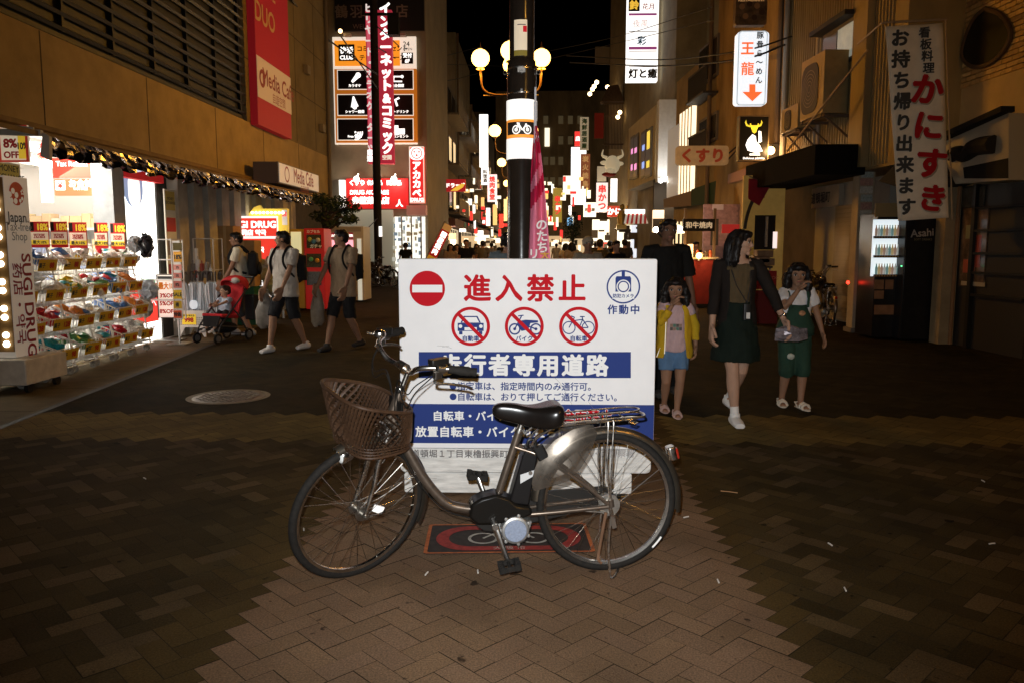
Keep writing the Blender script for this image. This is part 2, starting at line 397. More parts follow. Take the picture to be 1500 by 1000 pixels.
# ------------------------------------------------------------------ the no-entry board
def make_sign():
 YS = 4.6
 t = thing('notice_board', 'large white no-entry notice board with red and navy Japanese lettering behind the bicycle', 'notice board', (-.04, YS, 0))
 fr = Frame(P(770, 550, YS), (1, 0, 0))
 A = lambda x, y: fr.uv(x, y)
 M = (A(870, 450)[0] - A(670, 450)[0]) / 200
 z0 = .30
 x0, x1 = -.775, .715
 mb = MB(); r = rrect(x1 - x0, 1.412 - z0, .012)
 mb.prism([(x + (x0 + x1) / 2, YS + .16, z + (1.412 + z0) / 2) for x, z in r], (0, -.16, 0))
 wb = mat('board_white', (.80, .79, .79), .6, noise=.05, nscale=4, spec=.25)
 mb.build('board', wb, t, bevel=.004)
 mb = MB()
 mb.prism([(x + (x0 + x1) / 2 - .01, YS + .15, z + .222) for x, z in rrect(x1 - x0 - .0, .145, .03)], (0, -.135, 0))
 mb.prism([(x - .085, YS + .145, z + .082) for x, z in rrect(1.36, .125, .012)], (0, -.115, 0))
 mb.build('base', mat('base_white', (.7, .68, .64), .5, noise=.3, nscale=7, stretch=(1, 1, 6)), t, bevel=.004)
 for x in (-.62, .45): MB().rbox((x, YS + .09, .011), (.16, .18, .022), .02).build('foot', blk, t)
 T = lambda s, px, py, size, m, **k: text(s, m, size * M, fr, *A(px, py), parent=t, **k)
 rd = mat('sign_red', (.50, .004, .012), .7, spec=.15); nv = mat('sign_navy', (.022, .043, .19), .7, spec=.15); wp = mat('sign_white', (.82, .82, .81), .7, spec=.15)
 E = .0025
 u, v = A(626, 423); MB().ring(fr.at(u, v, E), fr.ex, fr.ey, 0, 26 * M, 64).build('no_entry_disc', rd, t, smooth=False)
 flatpoly(fr, [A(604, 417.5), A(648, 417.5), A(648, 428.5), A(604, 428.5)], E + .001, wp, 'no_entry_bar', t)
 T('進入禁止', 768.5, 422, 41, rd, bold=.032, pitch=1.255, name='title_lettering')
 def slash(px, py, r):
  a = 45 * PI / 180; d = 2.6
  c, s = math.cos(a), math.sin(a); pts = []
  for (p, q) in ((-r, -d), (r, -d), (r, d), (-r, d)): pts.append(A(px + p * c - q * s, py + p * s + q * c))
  return flatpoly(fr, pts, E + .0025, rd, 'slash', t)
 def ringp(px, py, r0, r1, m, name='ring'):
  u, v = A(px, py); return MB().ring(fr.at(u, v, E + .0018), fr.ex, fr.ey, r0 * M, r1 * M, 56).build(name, m, t, smooth=False)
 for px, cap in ((689.5, '自動車'), (768, 'バイク'), (847.5, '自転車')):
  ringp(px, 478, 24, 28.6, rd, 'prohibition_ring'); slash(px, 478, 26)
  T(cap, px, 495.5, 8.6, nv, bold=.03, pitch=1.0, name='caption_lettering')
 mb = MB(); Q = lambda pts, z=E: mb.poly([fr.at(*A(*p), z) for p in pts])
 cx = 689.5
 Q([(cx - 10, 463), (cx + 10, 463), (cx + 15, 473), (cx - 15, 473)]); Q([(cx - 19, 473.2), (cx + 19, 473.2), (cx + 19, 485), (cx - 19, 485)])
 Q([(cx - 17, 485.2), (cx - 12, 485.2), (cx - 12, 490), (cx - 17, 490)]); Q([(cx + 12, 485.2), (cx + 17, 485.2), (cx + 17, 490), (cx + 12, 490)])
 mb.build('car_mark', nv, t, smooth=False)
 mb = MB(); Q([(cx - 8.4, 464.8), (cx + 8.4, 464.8), (cx + 12.4, 472.4), (cx - 12.4, 472.4)], E + .0006)
 for s in (-15, 15): mb.ring(fr.at(*A(cx + s, 478), E + .0006), fr.ex, fr.ey, 0, 2.7 * M, 20)
 Q([(cx - 9, 479.5), (cx + 9, 479.5), (cx + 9, 484), (cx - 9, 484)], E + .0006)
 mb.build('car_mark_detail', wp, t, smooth=False)
 def wheelmark(px, py, r, th): mb.ring(fr.at(*A(px, py), E), fr.ex, fr.ey, (r - th) * M, r * M, 36)
 def ln(a, b, th, z=E + .0002): mb.bar(fr.at(*A(*a), z), fr.at(*A(*b), z), th * M, .0002, up=fr.n)
 mb = MB(); cx = 768
 for s in (-14, 17): wheelmark(cx + s, 482, 8.6, 2.2); mb.ring(fr.at(*A(cx + s, 482), E), fr.ex, fr.ey, 0, 2.2 * M, 16)
 Q([(cx - 9, 470.5), (cx + 2, 468.5), (cx + 20, 469.5), (cx + 20, 472.5), (cx + 9, 473.5), (cx + 6, 483), (cx - 4, 485), (cx - 9, 478)], E + .0004)
 ln((cx - 14, 482), (cx - 4, 463), 1.8); ln((cx - 9, 463), (cx - 1, 462), 1.6); ln((cx + 6, 478), (cx + 17, 482), 2)
 mb.build('motorbike_mark', nv, t, smooth=False)
 mb = MB(); cx = 847.5
 for s in (-14, 14): wheelmark(cx + s, 480, 9.6, 1.5)
 for a, b in (((-14, 480), (-6, 465)), ((-8, 470), (6, 468)), ((-8, 470), (1, 480)), ((1, 480), (14, 480)), ((6, 468), (1, 480)), ((6, 468), (14, 480)), ((6, 468), (5, 464)), ((2, 464), (9, 464)), ((-6, 465), (-11, 463))):
  ln((cx + a[0], a[1]), (cx + b[0], b[1]), 1.5)
 mb.build('bicycle_mark', nv, t, smooth=False)
 ringp(913, 420.5, 22.2, 24.4, nv, 'camera_ring')
 mb = MB(); cx = 913
 Q([(cx - 2.4, 397.5), (cx + 2.4, 397.5), (cx + 2.4, 405), (cx + 10, 405), (cx + 11.5, 408), (cx + 11.5, 427.5), (cx - 11.5, 427.5), (cx - 11.5, 408), (cx - 10, 405), (cx - 2.4, 405)], E)
 mb.build('camera_mark', nv, t, smooth=False)
 mb = MB(); mb.ring(fr.at(*A(cx, 420), E + .0006), fr.ex, fr.ey, 0, 10 * M, 32); mb.build('lens_white', wp, t, smooth=False)
 mb = MB(); mb.ring(fr.at(*A(cx, 420), E + .0012), fr.ex, fr.ey, 6.6 * M, 8.4 * M, 32); mb.build('lens_ring', nv, t, smooth=False)
 flatpoly(fr, [A(cx - 16, 428.5), A(cx + 16, 428.5), A(cx + 16, 438), A(cx - 16, 438)], E + .0022, wp, 'caption_ground', t)
 T('防犯カメラ', 913, 433.5, 6.2, nv, bold=.03, name='caption_lettering', z=E + .003)
 T('作動中', 913.5, 453.5, 14.5, nv, bold=.03, pitch=1.28)
 flatpoly(fr, [A(613.5, 515), A(924, 515), A(924, 553), A(613.5, 553)], E, nv, 'blue_band', t)
 T('歩行者専用道路', 767.5, 534, 33, wp, bold=.042, pitch=1.18, z=.005)
 l0 = -.772; r0 = .713
 v0, v1 = A(770, 591.5)[1], A(770, 649)[1]
 flatpoly(fr, [(l0 - fr.o.x, v0), (r0 - fr.o.x, v0), (r0 - fr.o.x, v1), (l0 - fr.o.x, v1)], E, nv, 'blue_band', t)
 T('●指定車は、指定時間内のみ通行可。', 659, 564.5, 12.9, nv, bold=.018, align='L', pitch=1.0)
 T('●自転車は、おりて押してご通行ください。', 659, 580, 12.9, nv, bold=.018, align='L', pitch=1.0)
 T('自転車・バイクの放置は', 636, 608, 15.6, wp, bold=.028, align='L', pitch=1.07, z=.005)
 T('全面禁止', 860, 607.5, 18.5, wp, bold=.07, pitch=1.02, z=.0045)
 T('全面禁止', 860, 607.5, 18.5, rd, bold=.03, pitch=1.02, z=.0068)
 T('放置自転車・バイクは直ちに撤去します', 609, 631, 17, wp, bold=.028, align='L', pitch=1.08, z=.005)
 gy = mat('sign_grey_print', (.12, .11, .11), .5); gy2 = mat('sign_faded_print', (.36, .34, .33), .5)
 T('道頓堀１丁目東櫓振興町会', 603, 663, 13, gy, bold=.012, align='L', pitch=1.04)
 T('・南警察署', 872, 663, 13.2, gy2, bold=.012, align='L', pitch=.92)
 sc = mat('scuff', (.22, .2, .18), .7); mb = MB()
 for pts in ([(640, 506), (652, 507), (662, 510)], [(648, 508), (658, 506)], [(637, 569), (645, 571), (650, 570)], [(780, 541), (800, 545), (820, 560), (838, 592)], [(862, 588), (880, 612)], [(716, 486), (712, 489)], [(590, 697), (640, 700)], [(680, 690), (760, 692)], [(600, 668), (622, 670)]):
  mb.tube([fr.at(*A(*p), E) for p in bez([(*p, 0) for p in pts], 4) for p in [(p.x, p.y)]], .0007, 4)
 mb.build('scratches', sc, t)
make_sign()
# ------------------------------------------------------------------ the bicycle (x forward, y to the rider's left, z up)
def make_bike():
 R = .326
 loc = G(887, 834); ang = math.atan2(-.157, -.988)
 t = thing('bicycle', 'silver-brown electric city bicycle with a brown front basket parked in front of the notice board', 'bicycle', loc, ang)
 HUB = V((1.112, 0, R)); th = math.radians(33)
 ax = V((-.375, 0, .927)).normalized(); A0 = V((.905, 0, .91))
 RS = Matrix.Translation(A0) @ Matrix.Rotation(th, 4, ax) @ Matrix.Translation(-A0)
 alu = mat('brushed_alloy', (.55, .53, .5), .3, 1, noise=.2, nscale=60)
 rimm = mat('rim_alloy', (.5, .47, .43), .26, 1, noise=.35, nscale=15)
 fend = mat('fender_steel', (.2, .165, .125), .28, .9, noise=.25, nscale=12)
 lb = dict(local=True)
 def wheel(c, X, name):
  mb = MB(); mb.X = X; mb.torus(c, (0, 1, 0), R - .019, .0185, 72, 10)
  w_ = mb.build('wheel', rubber, t, **lb)
  mb = MB(); mb.X = X
  prof = [(R - .034, -.011), (R - .045, -.008), (R - .047, 0), (R - .045, .008), (R - .034, .011), (R - .030, .012), (R - .030, -.012)]
  RX = Matrix.Rotation(PI / 2, 3, 'X'); vs = []; fs = []; n = 72; k = len(prof)
  for i in range(n):
   a = 2 * PI * i / n
   vs += [c + V((math.cos(a) * r, y, math.sin(a) * r)) for r, y in prof]
  for i in range(n):
   for j in range(k): fs.append((i * k + j, i * k + (j + 1) % k, ((i + 1) % n) * k + (j + 1) % k, ((i + 1) % n) * k + j))
  mb.add(vs, fs); mb.build('rim', rimm, w_, **lb)
  mb = MB(); mb.X = X
  for i in range(36):
   a = 2 * PI * i / 36; s = 1 if i % 2 else -1; off = (1 if (i // 2) % 2 else -1) * 1.15
   h = V((math.cos(a + off) * .028, s * .032, math.sin(a + off) * .028)); e = V((math.cos(a) * (R - .045), 0, math.sin(a) * (R - .045)))
   mb.tube([c + h, c + e], .00135, 5)
  mb.build('spokes', mat('spoke_steel', (.6, .57, .52), .22, 1), w_, **lb)
  mb = MB(); mb.X = X
  mb.cyl(c + V((0, -.05, 0)), c + V((0, .05, 0)), .014, 16)
  for s in (-.032, .032): mb.cyl(c + V((0, s - .003, 0)), c + V((0, s + .003, 0)), .033, 20)
  mb.cyl(c + V((0, -.07, 0)), c + V((0, .072, 0)), .006, 10); mb.cyl(c + V((0, .06, 0)), c + V((0, .07, 0)), .012, 6)
  mb.build('hub', steel, w_, **lb)
  return w_
 rw = wheel(V((0, 0, R)), None, 'r'); fw = wheel(HUB, RS, 'f')
 mb = MB(); mb.X = RS; a = -.5
 mb.rbox(HUB + V((-.09, .012, -.012)), (.055, .012, .032), .004, Matrix.Rotation(-.5, 3, 'Y')); mb.build('reflector', mat('reflector_white', (.85, .83, .8), .25, es=.35, ecol=(1, .97, .92)), fw, **lb)  # reflector emits a little, imitating the flash it would return
 mb = MB(); mb.torus((0, .0125, R), (0, 1, 0), R - .012, .0068, 10, 6, -.02, .26)
 vs = []
 mb = MB()
 for i in range(9):
  a = -2.55 + .02 * i * 1.3
  for r in (R - .013, R - .022): vs.append((math.cos(a) * r, .0195, R + math.sin(a) * r))
 mb.add(vs, [(2 * i, 2 * i + 1, 2 * i + 3, 2 * i + 2) for i in range(8)])
 mb.build('tyre_strip', mat('strip_white', (.85, .83, .8), .4), rw, smooth=False, **lb)
 def guard(c, a0, a1, X, name, parent=t, rad=R + .018, wd=.03):
  mb = MB(); mb.X = X; n = 30; cs = [(-wd, -.016), (-wd * .9, -.004), (-wd * .5, .006), (0, .009), (wd * .5, .006), (wd * .9, -.004), (wd, -.016)]
  inner = [(y, z - .0025) for y, z in cs]; vs = []; fs = []; k = len(cs) * 2; ring = cs + inner[::-1]
  for i in range(n + 1):
   a = a0 + (a1 - a0) * i / n
   vs += [c + V((math.cos(a) * (rad + z), y, math.sin(a) * (rad + z))) for y, z in ring]
  for i in range(n): fs += [(i * k + j, i * k + (j + 1) % k, (i + 1) * k + (j + 1) % k, (i + 1) * k + j) for j in range(k)]
  fs += [tuple(range(k))[::-1], tuple(range(n * k, n * k + k))]
  mb.add(vs, fs); return mb.build(name, fend, parent, **lb)
 guard(V((0, 0, R)), -.05 + .12, PI + .12 + .05, None, 'rear_fender')
 guard(HUB, 1.22, PI + .45, RS, 'front_fender')
 mb = MB()
 ht0, ht1 = V((.975, 0, .735)) - ax * .0, V((.93, 0, .85))
 ht0 = A0 - ax * .20; ht1 = A0 - ax * .06
 mb.cyl(ht0, ht1, .021, 18)
 loop = bez([ht0 + ax * .035, (.90, 0, .60), (.82, 0, .455), (.735, 0, .355), (.66, 0, .325), (.575, 0, .315)], 8)
 mb.tube(loop, .0215, 16)
 bbp = V((.525, 0, .30)); st1 = V((.405, 0, .665))
 mb.tube([bbp, st1], .0185, 16)
 for s in (-1, 1):
  mb.tube(bez([(.425, s * .018, .60), (.30, s * .05, .555), (.12, s * .062, .43), (.01, s * .066, .335)], 5), .0095, 10)
  mb.tube(bez([(.50, s * .03, .29), (.30, s * .052, .302), (0, s * .066, .325)], 4), .0105, 10)
  mb.tube(bez([(-.005, s * .07, .325), (0, s * .07, .36)], 2), .014, 10)
 mb.build('frame', brownf, t, **lb)
 d = (st1 - bbp).normalized()
 mb = MB(); mb.cyl(st1 - d * .04, st1 + d * .075, .0135, 16); mb.cyl(st1 - d * .005, st1 + d * .012, .0215, 16)
 mb.build('seat_post', chrome, t, **lb)
 mb = MB(); mb.cyl(st1 + V((-.02, .0, .004)), st1 + V((-.02, .05, .004)), .006, 8); mb.tube([st1 + V((-.02, .05, .004)), st1 + V((-.05, .055, .03))], .005, 8); mb.build('quick_release', alu, t, **lb)
 sb = MB(); vs = []; fs = []; n = 18; prof = []
 S = [(.525, .014, .776, .03), (.515, .027, .792, .055), (.48, .034, .80, .08), (.42, .04, .796, .092), (.37, .055, .784, .095), (.32, .085, .784, .105), (.28, .108, .793, .115), (.245, .116, .80, .115), (.225, .106, .797, .10), (.213, .08, .785, .075), (.209, .045, .77, .045)]
 for (x, hw, zt, dp) in S:
  for k in range(n):
   a = PI * 2 * k / n; c, s = math.cos(a), math.sin(a)
   y = hw * (abs(c) ** .75) * (1 if c > 0 else -1)
   z = zt - dp * .45 + (dp * .45 * (s ** .6 if s > 0 else 0)) - (dp * .55 * (abs(s) ** .5) if s < 0 else 0) - (.008 * (1 - min(1, abs(c) * 3)) if s > 0 and x < .4 else 0)
   vs.append((x, y, z))
 for i in range(len(S) - 1): fs += [(i * n + k, i * n + (k + 1) % n, (i + 1) * n + (k + 1) % n, (i + 1) * n + k) for k in range(n)]
 fs += [tuple(range(n))[::-1], tuple(range((len(S) - 1) * n, len(S) * n))]
 sb.add(vs, fs); so_ = sb.build('saddle', mat('saddle_vinyl', (.008, .006, .005), .26, spec=.4, noise=.3, nscale=30), t, sharp=80, **lb)
 md = so_.modifiers.new('s', 'SUBSURF'); md.levels = 1; md.render_levels = 2
 mb = MB()
 for s in (-1, 1):
  mb.tube(bez([(.46, s * .012, .745), (.40, s * .022, .735), (.33, s * .03, .732), (.27, s * .05, .74)], 4), .004, 8)
  for k in range(1): mb.tube([V((.262 + .012 * math.cos(a), s * .055 + .012 * math.sin(a), .725 + a * .0016)) for a in [i * .5 for i in range(38)]], .0025, 6)
 mb.box((.385, 0, .735), (.05, .05, .025)); mb.build('saddle_springs', steel, so_, **lb)
 mb = MB(); mb.X = RS
 stop = A0 + ax * .055
 mb.cyl(A0 - ax * .06, stop, .0115, 16); mb.lathe([(.016, 0), (.019, .01), (.019, .03), (.014, .036)], A0 - ax * .068, 16)
 mb.tube([stop - ax * .01, stop + V((.03, 0, .012)), stop + V((.035, 0, .014))], .014, 12)
 mb.cyl(stop + V((.033, -.028, .014)), stop + V((.033, .028, .014)), .019, 16); mb.build('stem', chrome, t, **lb)
 bc = stop + V((.033, 0, .014)); BP = lambda x, y, z: bc + V((x, y, z))
 half = [(0, 0, 0), (.004, .05, -.006), (.022, .10, .006), (.032, .145, .036), (.018, .185, .056), (-.03, .225, .062), (-.09, .262, .058), (-.165, .30, .048)]
 pts = [BP(x, -y, z) for x, y, z in half[::-1]] + [BP(*p) for p in half[1:]]
 mb = MB(); mb.X = RS; mb.tube(bez(pts, 6), .0112, 14); hb = mb.build('handlebar', chrome, t, **lb)
 for s in (-1, 1):
  g0, g1 = BP(-.065, s * .248, .060), BP(-.168, s * .302, .0475)
  mb = MB(); mb.X = RS; dd = (g1 - g0) / 10
  mb.tube([g0 + dd * i for i in range(11)], [.0165 + .0012 * (i % 2) + (.002 if i in (0, 10) else 0) + (.003 if 3 < i < 8 else 0) for i in range(11)], 14)
  mb.build('grip', rubber, hb, **lb)
  mb = MB(); mb.X = RS
  c0 = BP(-.035, s * .23, .061)
  mb.cyl(c0 + V((.012, -.003 * s, .002)), c0 - V((.02, -.005 * s, .003)), .019, 14)
  mb.rbox(c0 + V((.012, s * .004, -.025)), (.035, .022, .03), .006)
  mb.tube(bez([c0 + V((.015, 0, -.03)), c0 + V((.03, s * .02, -.05)), c0 + V((-.03, s * .045, -.058)), c0 + V((-.10, s * .06, -.075)), c0 + V((-.125, s * .063, -.09))], 6), [.0065] * 8 + [.0055] * 17, 8)
  mb.build('brake_lever', alu, hb, **lb)
 mb = MB(); mb.X = RS; c0 = BP(-.03, .225, .087)
 mb.rbox(c0 + V((0, 0, .004)), (.085, .042, .024), .01, Matrix.Rotation(.16, 3, 'X')); mb.rbox(c0 + V((0, 0, -.016)), (.03, .03, .03), .006); mb.build('control_panel', blk, hb, bevel=.003, **lb)
 mb = MB(); mb.X = RS; c0 = BP(.015, -.185, .082)
 mb.lathe([(.027, 0), (.029, .008), (.024, .02), (.008, .027), (0, .028)], c0, 18); mb.tube([c0, c0 - V((0, 0, .02))], .008, 8)
 mb.tube([c0 + V((.01, -.02, .0)), c0 + V((.045, -.03, .01))], .006, 8)
 mb.build('bell', chrome, hb, **lb)
 mb = MB(); mb.X = RS; mb.rbox(BP(-.03, -.225, .085), (.07, .04, .035), .01); mb.build('gear_shifter', blk, hb, bevel=.004, **lb)
 cb = MB()
 P_ = lambda p: RS @ V(p)
 for (s, e, sag, sw) in ((.23, V((.955, .012, .70)), -.05, .05), (.23, V((.94, .02, .66)), -.11, .07), (-.23, V((.95, -.015, .70)), -.04, .05), (-.235, V((.94, -.02, .66)), -.07, .1)):
  a = P_(BP(-.04, s, .055)); f0 = P_(BP(.06, s * .6, -.02 + sag)); m_ = P_(BP(.05, s * .2, sag * .6 - .01))
  cb.tube(bez([a, (a + f0) / 2 + V((.03, 0, -.012)), f0, m_, e + V((0, 0, .05)), e], 6), .0028, 6)
 cb.tube(bez([(.93, .024, .60), (.85, .03, .45), (.74, .026, .33), (.62, .024, .285), (.56, .03, .29)], 6), .003, 6)
 cb.build('cables', blkm, t, **lb)
 mb = MB(); mb.X = RS
 mb.rbox(ht0 - ax * .028, (.05, .085, .03), .012, Matrix.Rotation(-.38, 3, 'Y'))
 for s in (-1, 1):
  mb.tube(bez([ht0 - ax * .02 + V((0, s * .036, 0)), ht0 - ax * .17 + V((0, s * .042, 0)), HUB + V((-.045, s * .05, .14)), HUB + V((-.006, s * .055, .02)), HUB + V((0, s * .056, 0))], 6), [.0135] * 7 + [.012] * 6 + [.010] * 6 + [.009] * 6, 10)
  mb.tube(bez([HUB + V((0, s * .062, 0)), HUB + V((-.12, s * .05, .0)), HUB + V((-.31, s * .033, .1))], 4), .0026, 6)
 mb.build('fork', chrome, t, **lb)
 bm_ = mat('basket_resin', (.05, .025, .013), .5, noise=.35, nscale=50)
 n = 52
 zt, zb = .868, .655
 def ringpt(k, f):          # f 0 bottom .. 1 top
  a = 2 * PI * (k % n) / n; ex_ = .62
  lx = .135 + .024 * f; ly = .162 + .028 * f
  c, s = math.cos(a), math.sin(a)
  x = lx * abs(c) ** ex_ * (1 if c > 0 else -1); y = ly * abs(s) ** ex_ * (1 if s > 0 else -1)
  top = zt + .05 * (x / lx) * -1 * .2
  cx = 1.06 + .03 * f
  return V((cx + x, y, zb + (zt - zb) * f + (-.045 * f * (-x / lx) + .0)))
 mb = MB(); mb.X = RS
 mb.tube([ringpt(k, 1) for k in range(n)], (.008), 8, closed=True)
 mb.tube([ringpt(k, .0) for k in range(n)], (.006), 8, closed=True)
 for f in (.06, .12, .18): mb.tube([ringpt(k, f) for k in range(n)], .003, 6, closed=True)
 def strip(k0, sgn, off):
  pts = [ringpt(k0, 0)]
  out = []
  for i in range(9):
   f = .18 + .82 * i / 8; kk = k0 + sgn * i * .62
   a, b = int(math.floor(kk)), kk - math.floor(kk)
   p = ringpt(a, f) * (1 - b) + ringpt(a + 1, f) * b
   rad = (p - V((1.08, 0, p.z))).normalized()
   out.append(p + rad * off)
  mb.tube(out, [(.0068, .0016)] * 9, 4)
 for k in range(n): strip(k, 1, .0022); strip(k, -1, -.0018)
 for k in range(0, n): mb.tube([ringpt(k, 0), ringpt(k, .19)], .0022, 4)
 for i in range(-5, 6):
  mb.tube([(1.06 + .10, i * .022, zb), (1.06 - .10, i * .022, zb)], .0025, 4)
  if abs(i) < 5: mb.tube([(1.06 + i * .021, -.12, zb), (1.06 + i * .021, .12, zb)], .0025, 4)
 bk = mb.build('basket', bm_, t, **lb)
 mb = MB(); mb.X = RS
 mb.rbox((.945, 0, .76), (.012, .11, .13), .005); mb.rbox((1.0, 0, .65), (.16, .10, .008), .01); mb.tube([(.935, 0, .83), (.935, 0, .74)], .01, 8)
 mb.build('basket_bracket', blk, bk, **lb)
 mb = MB(); mb.X = RS; lc = V((1.19, .0, .615))
 mb.lathe([(.012, -.045), (.026, -.03), (.034, 0), (.036, .014), (.034, .018)], lc, 18, Matrix.Rotation(PI / 2, 3, 'Y')); mb.bar(lc - V((.03, 0, 0)), V((1.07, 0, .65)), .016, .006)
 hl = mb.build('headlamp', chrome, t, **lb)
 mb = MB(); mb.X = RS; mb.lathe([(.033, .016), (.025, .024), (0, .027)], lc, 18, Matrix.Rotation(PI / 2, 3, 'Y')); mb.build('lens', mat('lamp_lens', (.75, .75, .72), .1, coat=.5), hl, **lb)
 mb = MB()
 z1 = .705
 mb.tube(bez([(.36, .03, .60), (.33, .045, .645), (.27, .055, .685), (.22, .06, .70), (-.02, .06, .722), (-.14, .055, .728), (-.165, .02, .729), (-.165, -.02, .729), (-.14, -.055, .728), (-.02, -.06, .722), (.22, -.06, .70), (.27, -.055, .685), (.33, -.045, .645), (.36, -.03, .60)], 5), .0052, 8)
 mb.tube(bez([(.25, .022, .682), (.18, .024, .694), (-.1, .024, .712), (-.135, 0, .714), (-.1, -.024, .712), (.18, -.024, .694), (.25, -.022, .682)], 4), .0042, 8)
 for x, z in ((.2, .699), (.06, .709), (-.07, .717)): mb.tube([(x, -.06, z), (x, .06, z)], .0042, 6)
 for s in (-1, 1):
  mb.tube(bez([(.0, s * .074, .335), (.0, s * .078, .5), (-.01, s * .068, .69), (-.01, s * .06, .715)], 4), .0042, 8)
  mb.tube(bez([(.0, s * .074, .335), (.02, s * .078, .5), (.015, s * .068, .69), (.015, s * .06, .715)], 4), .0036, 8)
 mb.tube([(-.09, .03, .70), (-.12, .03, .69), (-.14, .0, .69), (-.12, -.03, .69), (-.09, -.03, .70)], .0035, 6)
 mb.tube(bez([(.20, .052, .735), (.05, .05, .745), (-.1, .05, .752), (-.145, .0, .754), (-.1, -.05, .752), (.05, -.05, .745), (.2, -.052, .735)], 4), .0038, 6)
 mb.build('rear_carrier', chrome, t, **lb)
 for s in (1, -1):
  mb = MB(); out = [(.08, .70), (.06, .655), (.085, .58), (.135, .50), (.19, .445), (.26, .425), (.345, .405), (.355, .44), (.345, .50), (.31, .575), (.25, .635), (.17, .68)]
  k_ = len(out); cx_, cz_ = sum(p[0] for p in out) / k_, sum(p[1] for p in out) / k_; vs = [(cx_, s * .078, cz_)] + [(cx_ + (x - cx_) * q, s * (.052 + .026 * (1 - q * q)), cz_ + (z - cz_) * q) for q in (.35, .7, 1) for x, z in out]; mb.add(vs, [(0, 1 + i, 1 + (i + 1) % k_) for i in range(k_)] + [(1 + r_ * k_ + i, 1 + r_ * k_ + (i + 1) % k_, 1 + (r_ + 1) * k_ + (i + 1) % k_, 1 + (r_ + 1) * k_ + i) for r_ in (0, 1) for i in range(k_)])
  mb.build('skirt_guard', mat('smoked_plastic', (.2, .17, .14), .3, .7, noise=.4, nscale=7, alpha=.72, rnoise=.08), t, sharp=90, **lb)
 mb = MB(); out = [(.635, .30), (.625, .36), (.58, .385), (.515, .40), (.46, .38), (.42, .345), (.36, .335), (.35, .30), (.42, .275), (.52, .262), (.60, .265)]
 mb.prism([(x, -.05, z) for x, z in out], (0, .115, 0)); mb.build('motor_cover', mat('cover_gloss', (.007, .006, .005), .3, spec=.25), t, bevel=.012, **lb)
 mb = MB(); mb.lathe([(.068, 0), (.07, .02), (.062, .07), (.05, .075)], (.43, .0, .235), 28, Matrix.Rotation(-PI / 2, 3, 'X'))
 mb.prism([(.52, -.04, .27), (.40, -.04, .29), (.35, -.04, .26), (.37, -.04, .19), (.46, -.04, .17), (.52, -.04, .21)], (0, .075, 0))
 for k in range(7): a = k * .9; mb.cyl((.43 + .066 * math.cos(a), .03, .235 + .066 * math.sin(a)), (.43 + .066 * math.cos(a), .068, .235 + .066 * math.sin(a)), .009, 8)
 mu = mb.build('motor', mat('cast_alloy', (.42, .41, .39), .45, .8, noise=.3, nscale=40), t, bevel=.003, **lb)
 mb = MB(); mb.cyl((.43, .07, .235), (.43, .082, .235), .05, 30); mb.build('motor_cap', mat('cap_blue_grey', (.25, .29, .38), .5, .2, noise=.2, nscale=120), mu, bevel=.003, **lb)
 mb = MB(); bt = V((.425, 0, .355)); bd = d; pr = V((-d.z, 0, d.x))
 q = [bt + pr * .012, bt + pr * .10, bt + pr * .105 + d * .24, bt + pr * .085 + d * .26, bt + pr * .022 + d * .26]
 q = [V((.455, 0, .35)), V((.365, 0, .335)), V((.325, 0, .565)), V((.335, 0, .598)), V((.355, 0, .603)), V((.375, 0, .60)), V((.395, 0, .565))]
 mb.prism([p + V((0, -.042, 0)) for p in q], (0, .084, 0)); bat = mb.build('battery', mat('battery_black', (.008, .007, .007), .35, spec=.3), t, bevel=.008, **lb)
 mb = MB(); mb.prism([(.405, .0428, .44), (.405, .0428, .48), (.34, .0428, .50), (.35, .0428, .47)], (0, .002, 0)); lk = mb.build('battery_plate', mat('plate_silver', (.6, .6, .6), .4, .3), bat, smooth=False, **lb)
 mb = MB(); mb.cyl((.36, .044, .487), (.36, .05, .487), .009, 12); mb.build('battery_lock', chrome, bat, **lb)
 mb = MB(); mb.tube(bez([(.37, .0, .59), (.36, .0, .625), (.33, 0, .62), (.335, 0, .585)], 4), .007, 8); mb.build('battery_handle', blk, bat, **lb)
 bb = V((.525, 0, .272))
 mb = MB(); mb.cyl(bb + V((0, -.09, 0)), bb + V((0, .105, 0)), .014, 14); mb.build('crank_axle', steel, t, **lb)
 def crank(y, e, name):
  s = 1 if y > 0 else -1
  mb = MB(); a = bb + V((0, y, 0)); b = bb + V((e[0], y + s * .02, e[1])); dd = (b - a)
  mb.tube([a - dd * .05, a, a + dd * .5, b, b + dd * .05], [(.011, .014), (.012, .018), (.008, .012), (.009, .013), (.007, .010)], 12)
  mb.cyl(a + V((0, s * .006, 0)), a + V((0, s * .014, 0)), .013, 16)
  c = mb.build('crank_arm', alu, t, **lb)
  mb = MB(); pc = b + V((0, s * .06, 0)); Rp = Matrix.Rotation(.15 * s, 3, 'Y')
  mb.box(pc + V((0, s * .04, 0)), (.085, .012, .022), Rp); mb.box(pc - V((0, s * .04, 0)), (.085, .012, .022), Rp)
  for x in (-.033, .033): mb.box(pc + Rp @ V((x, 0, 0)), (.022, .088, .028), Rp)
  for x in (-.038, .038):
   for k in range(4): mb.box(pc + Rp @ V((x, -.03 + .02 * k, .0)), (.02, .010, .036), Rp)
  mb.cyl(b, pc + V((0, s * .04, 0)), .008, 10)
  mb.build('pedal', rubber, c, bevel=.002, **lb)
  for z_ in (1, -1):
   pass
 crank(.112, (-.052, -.148), 'n'); crank(-.095, (.052, .148), 'f')
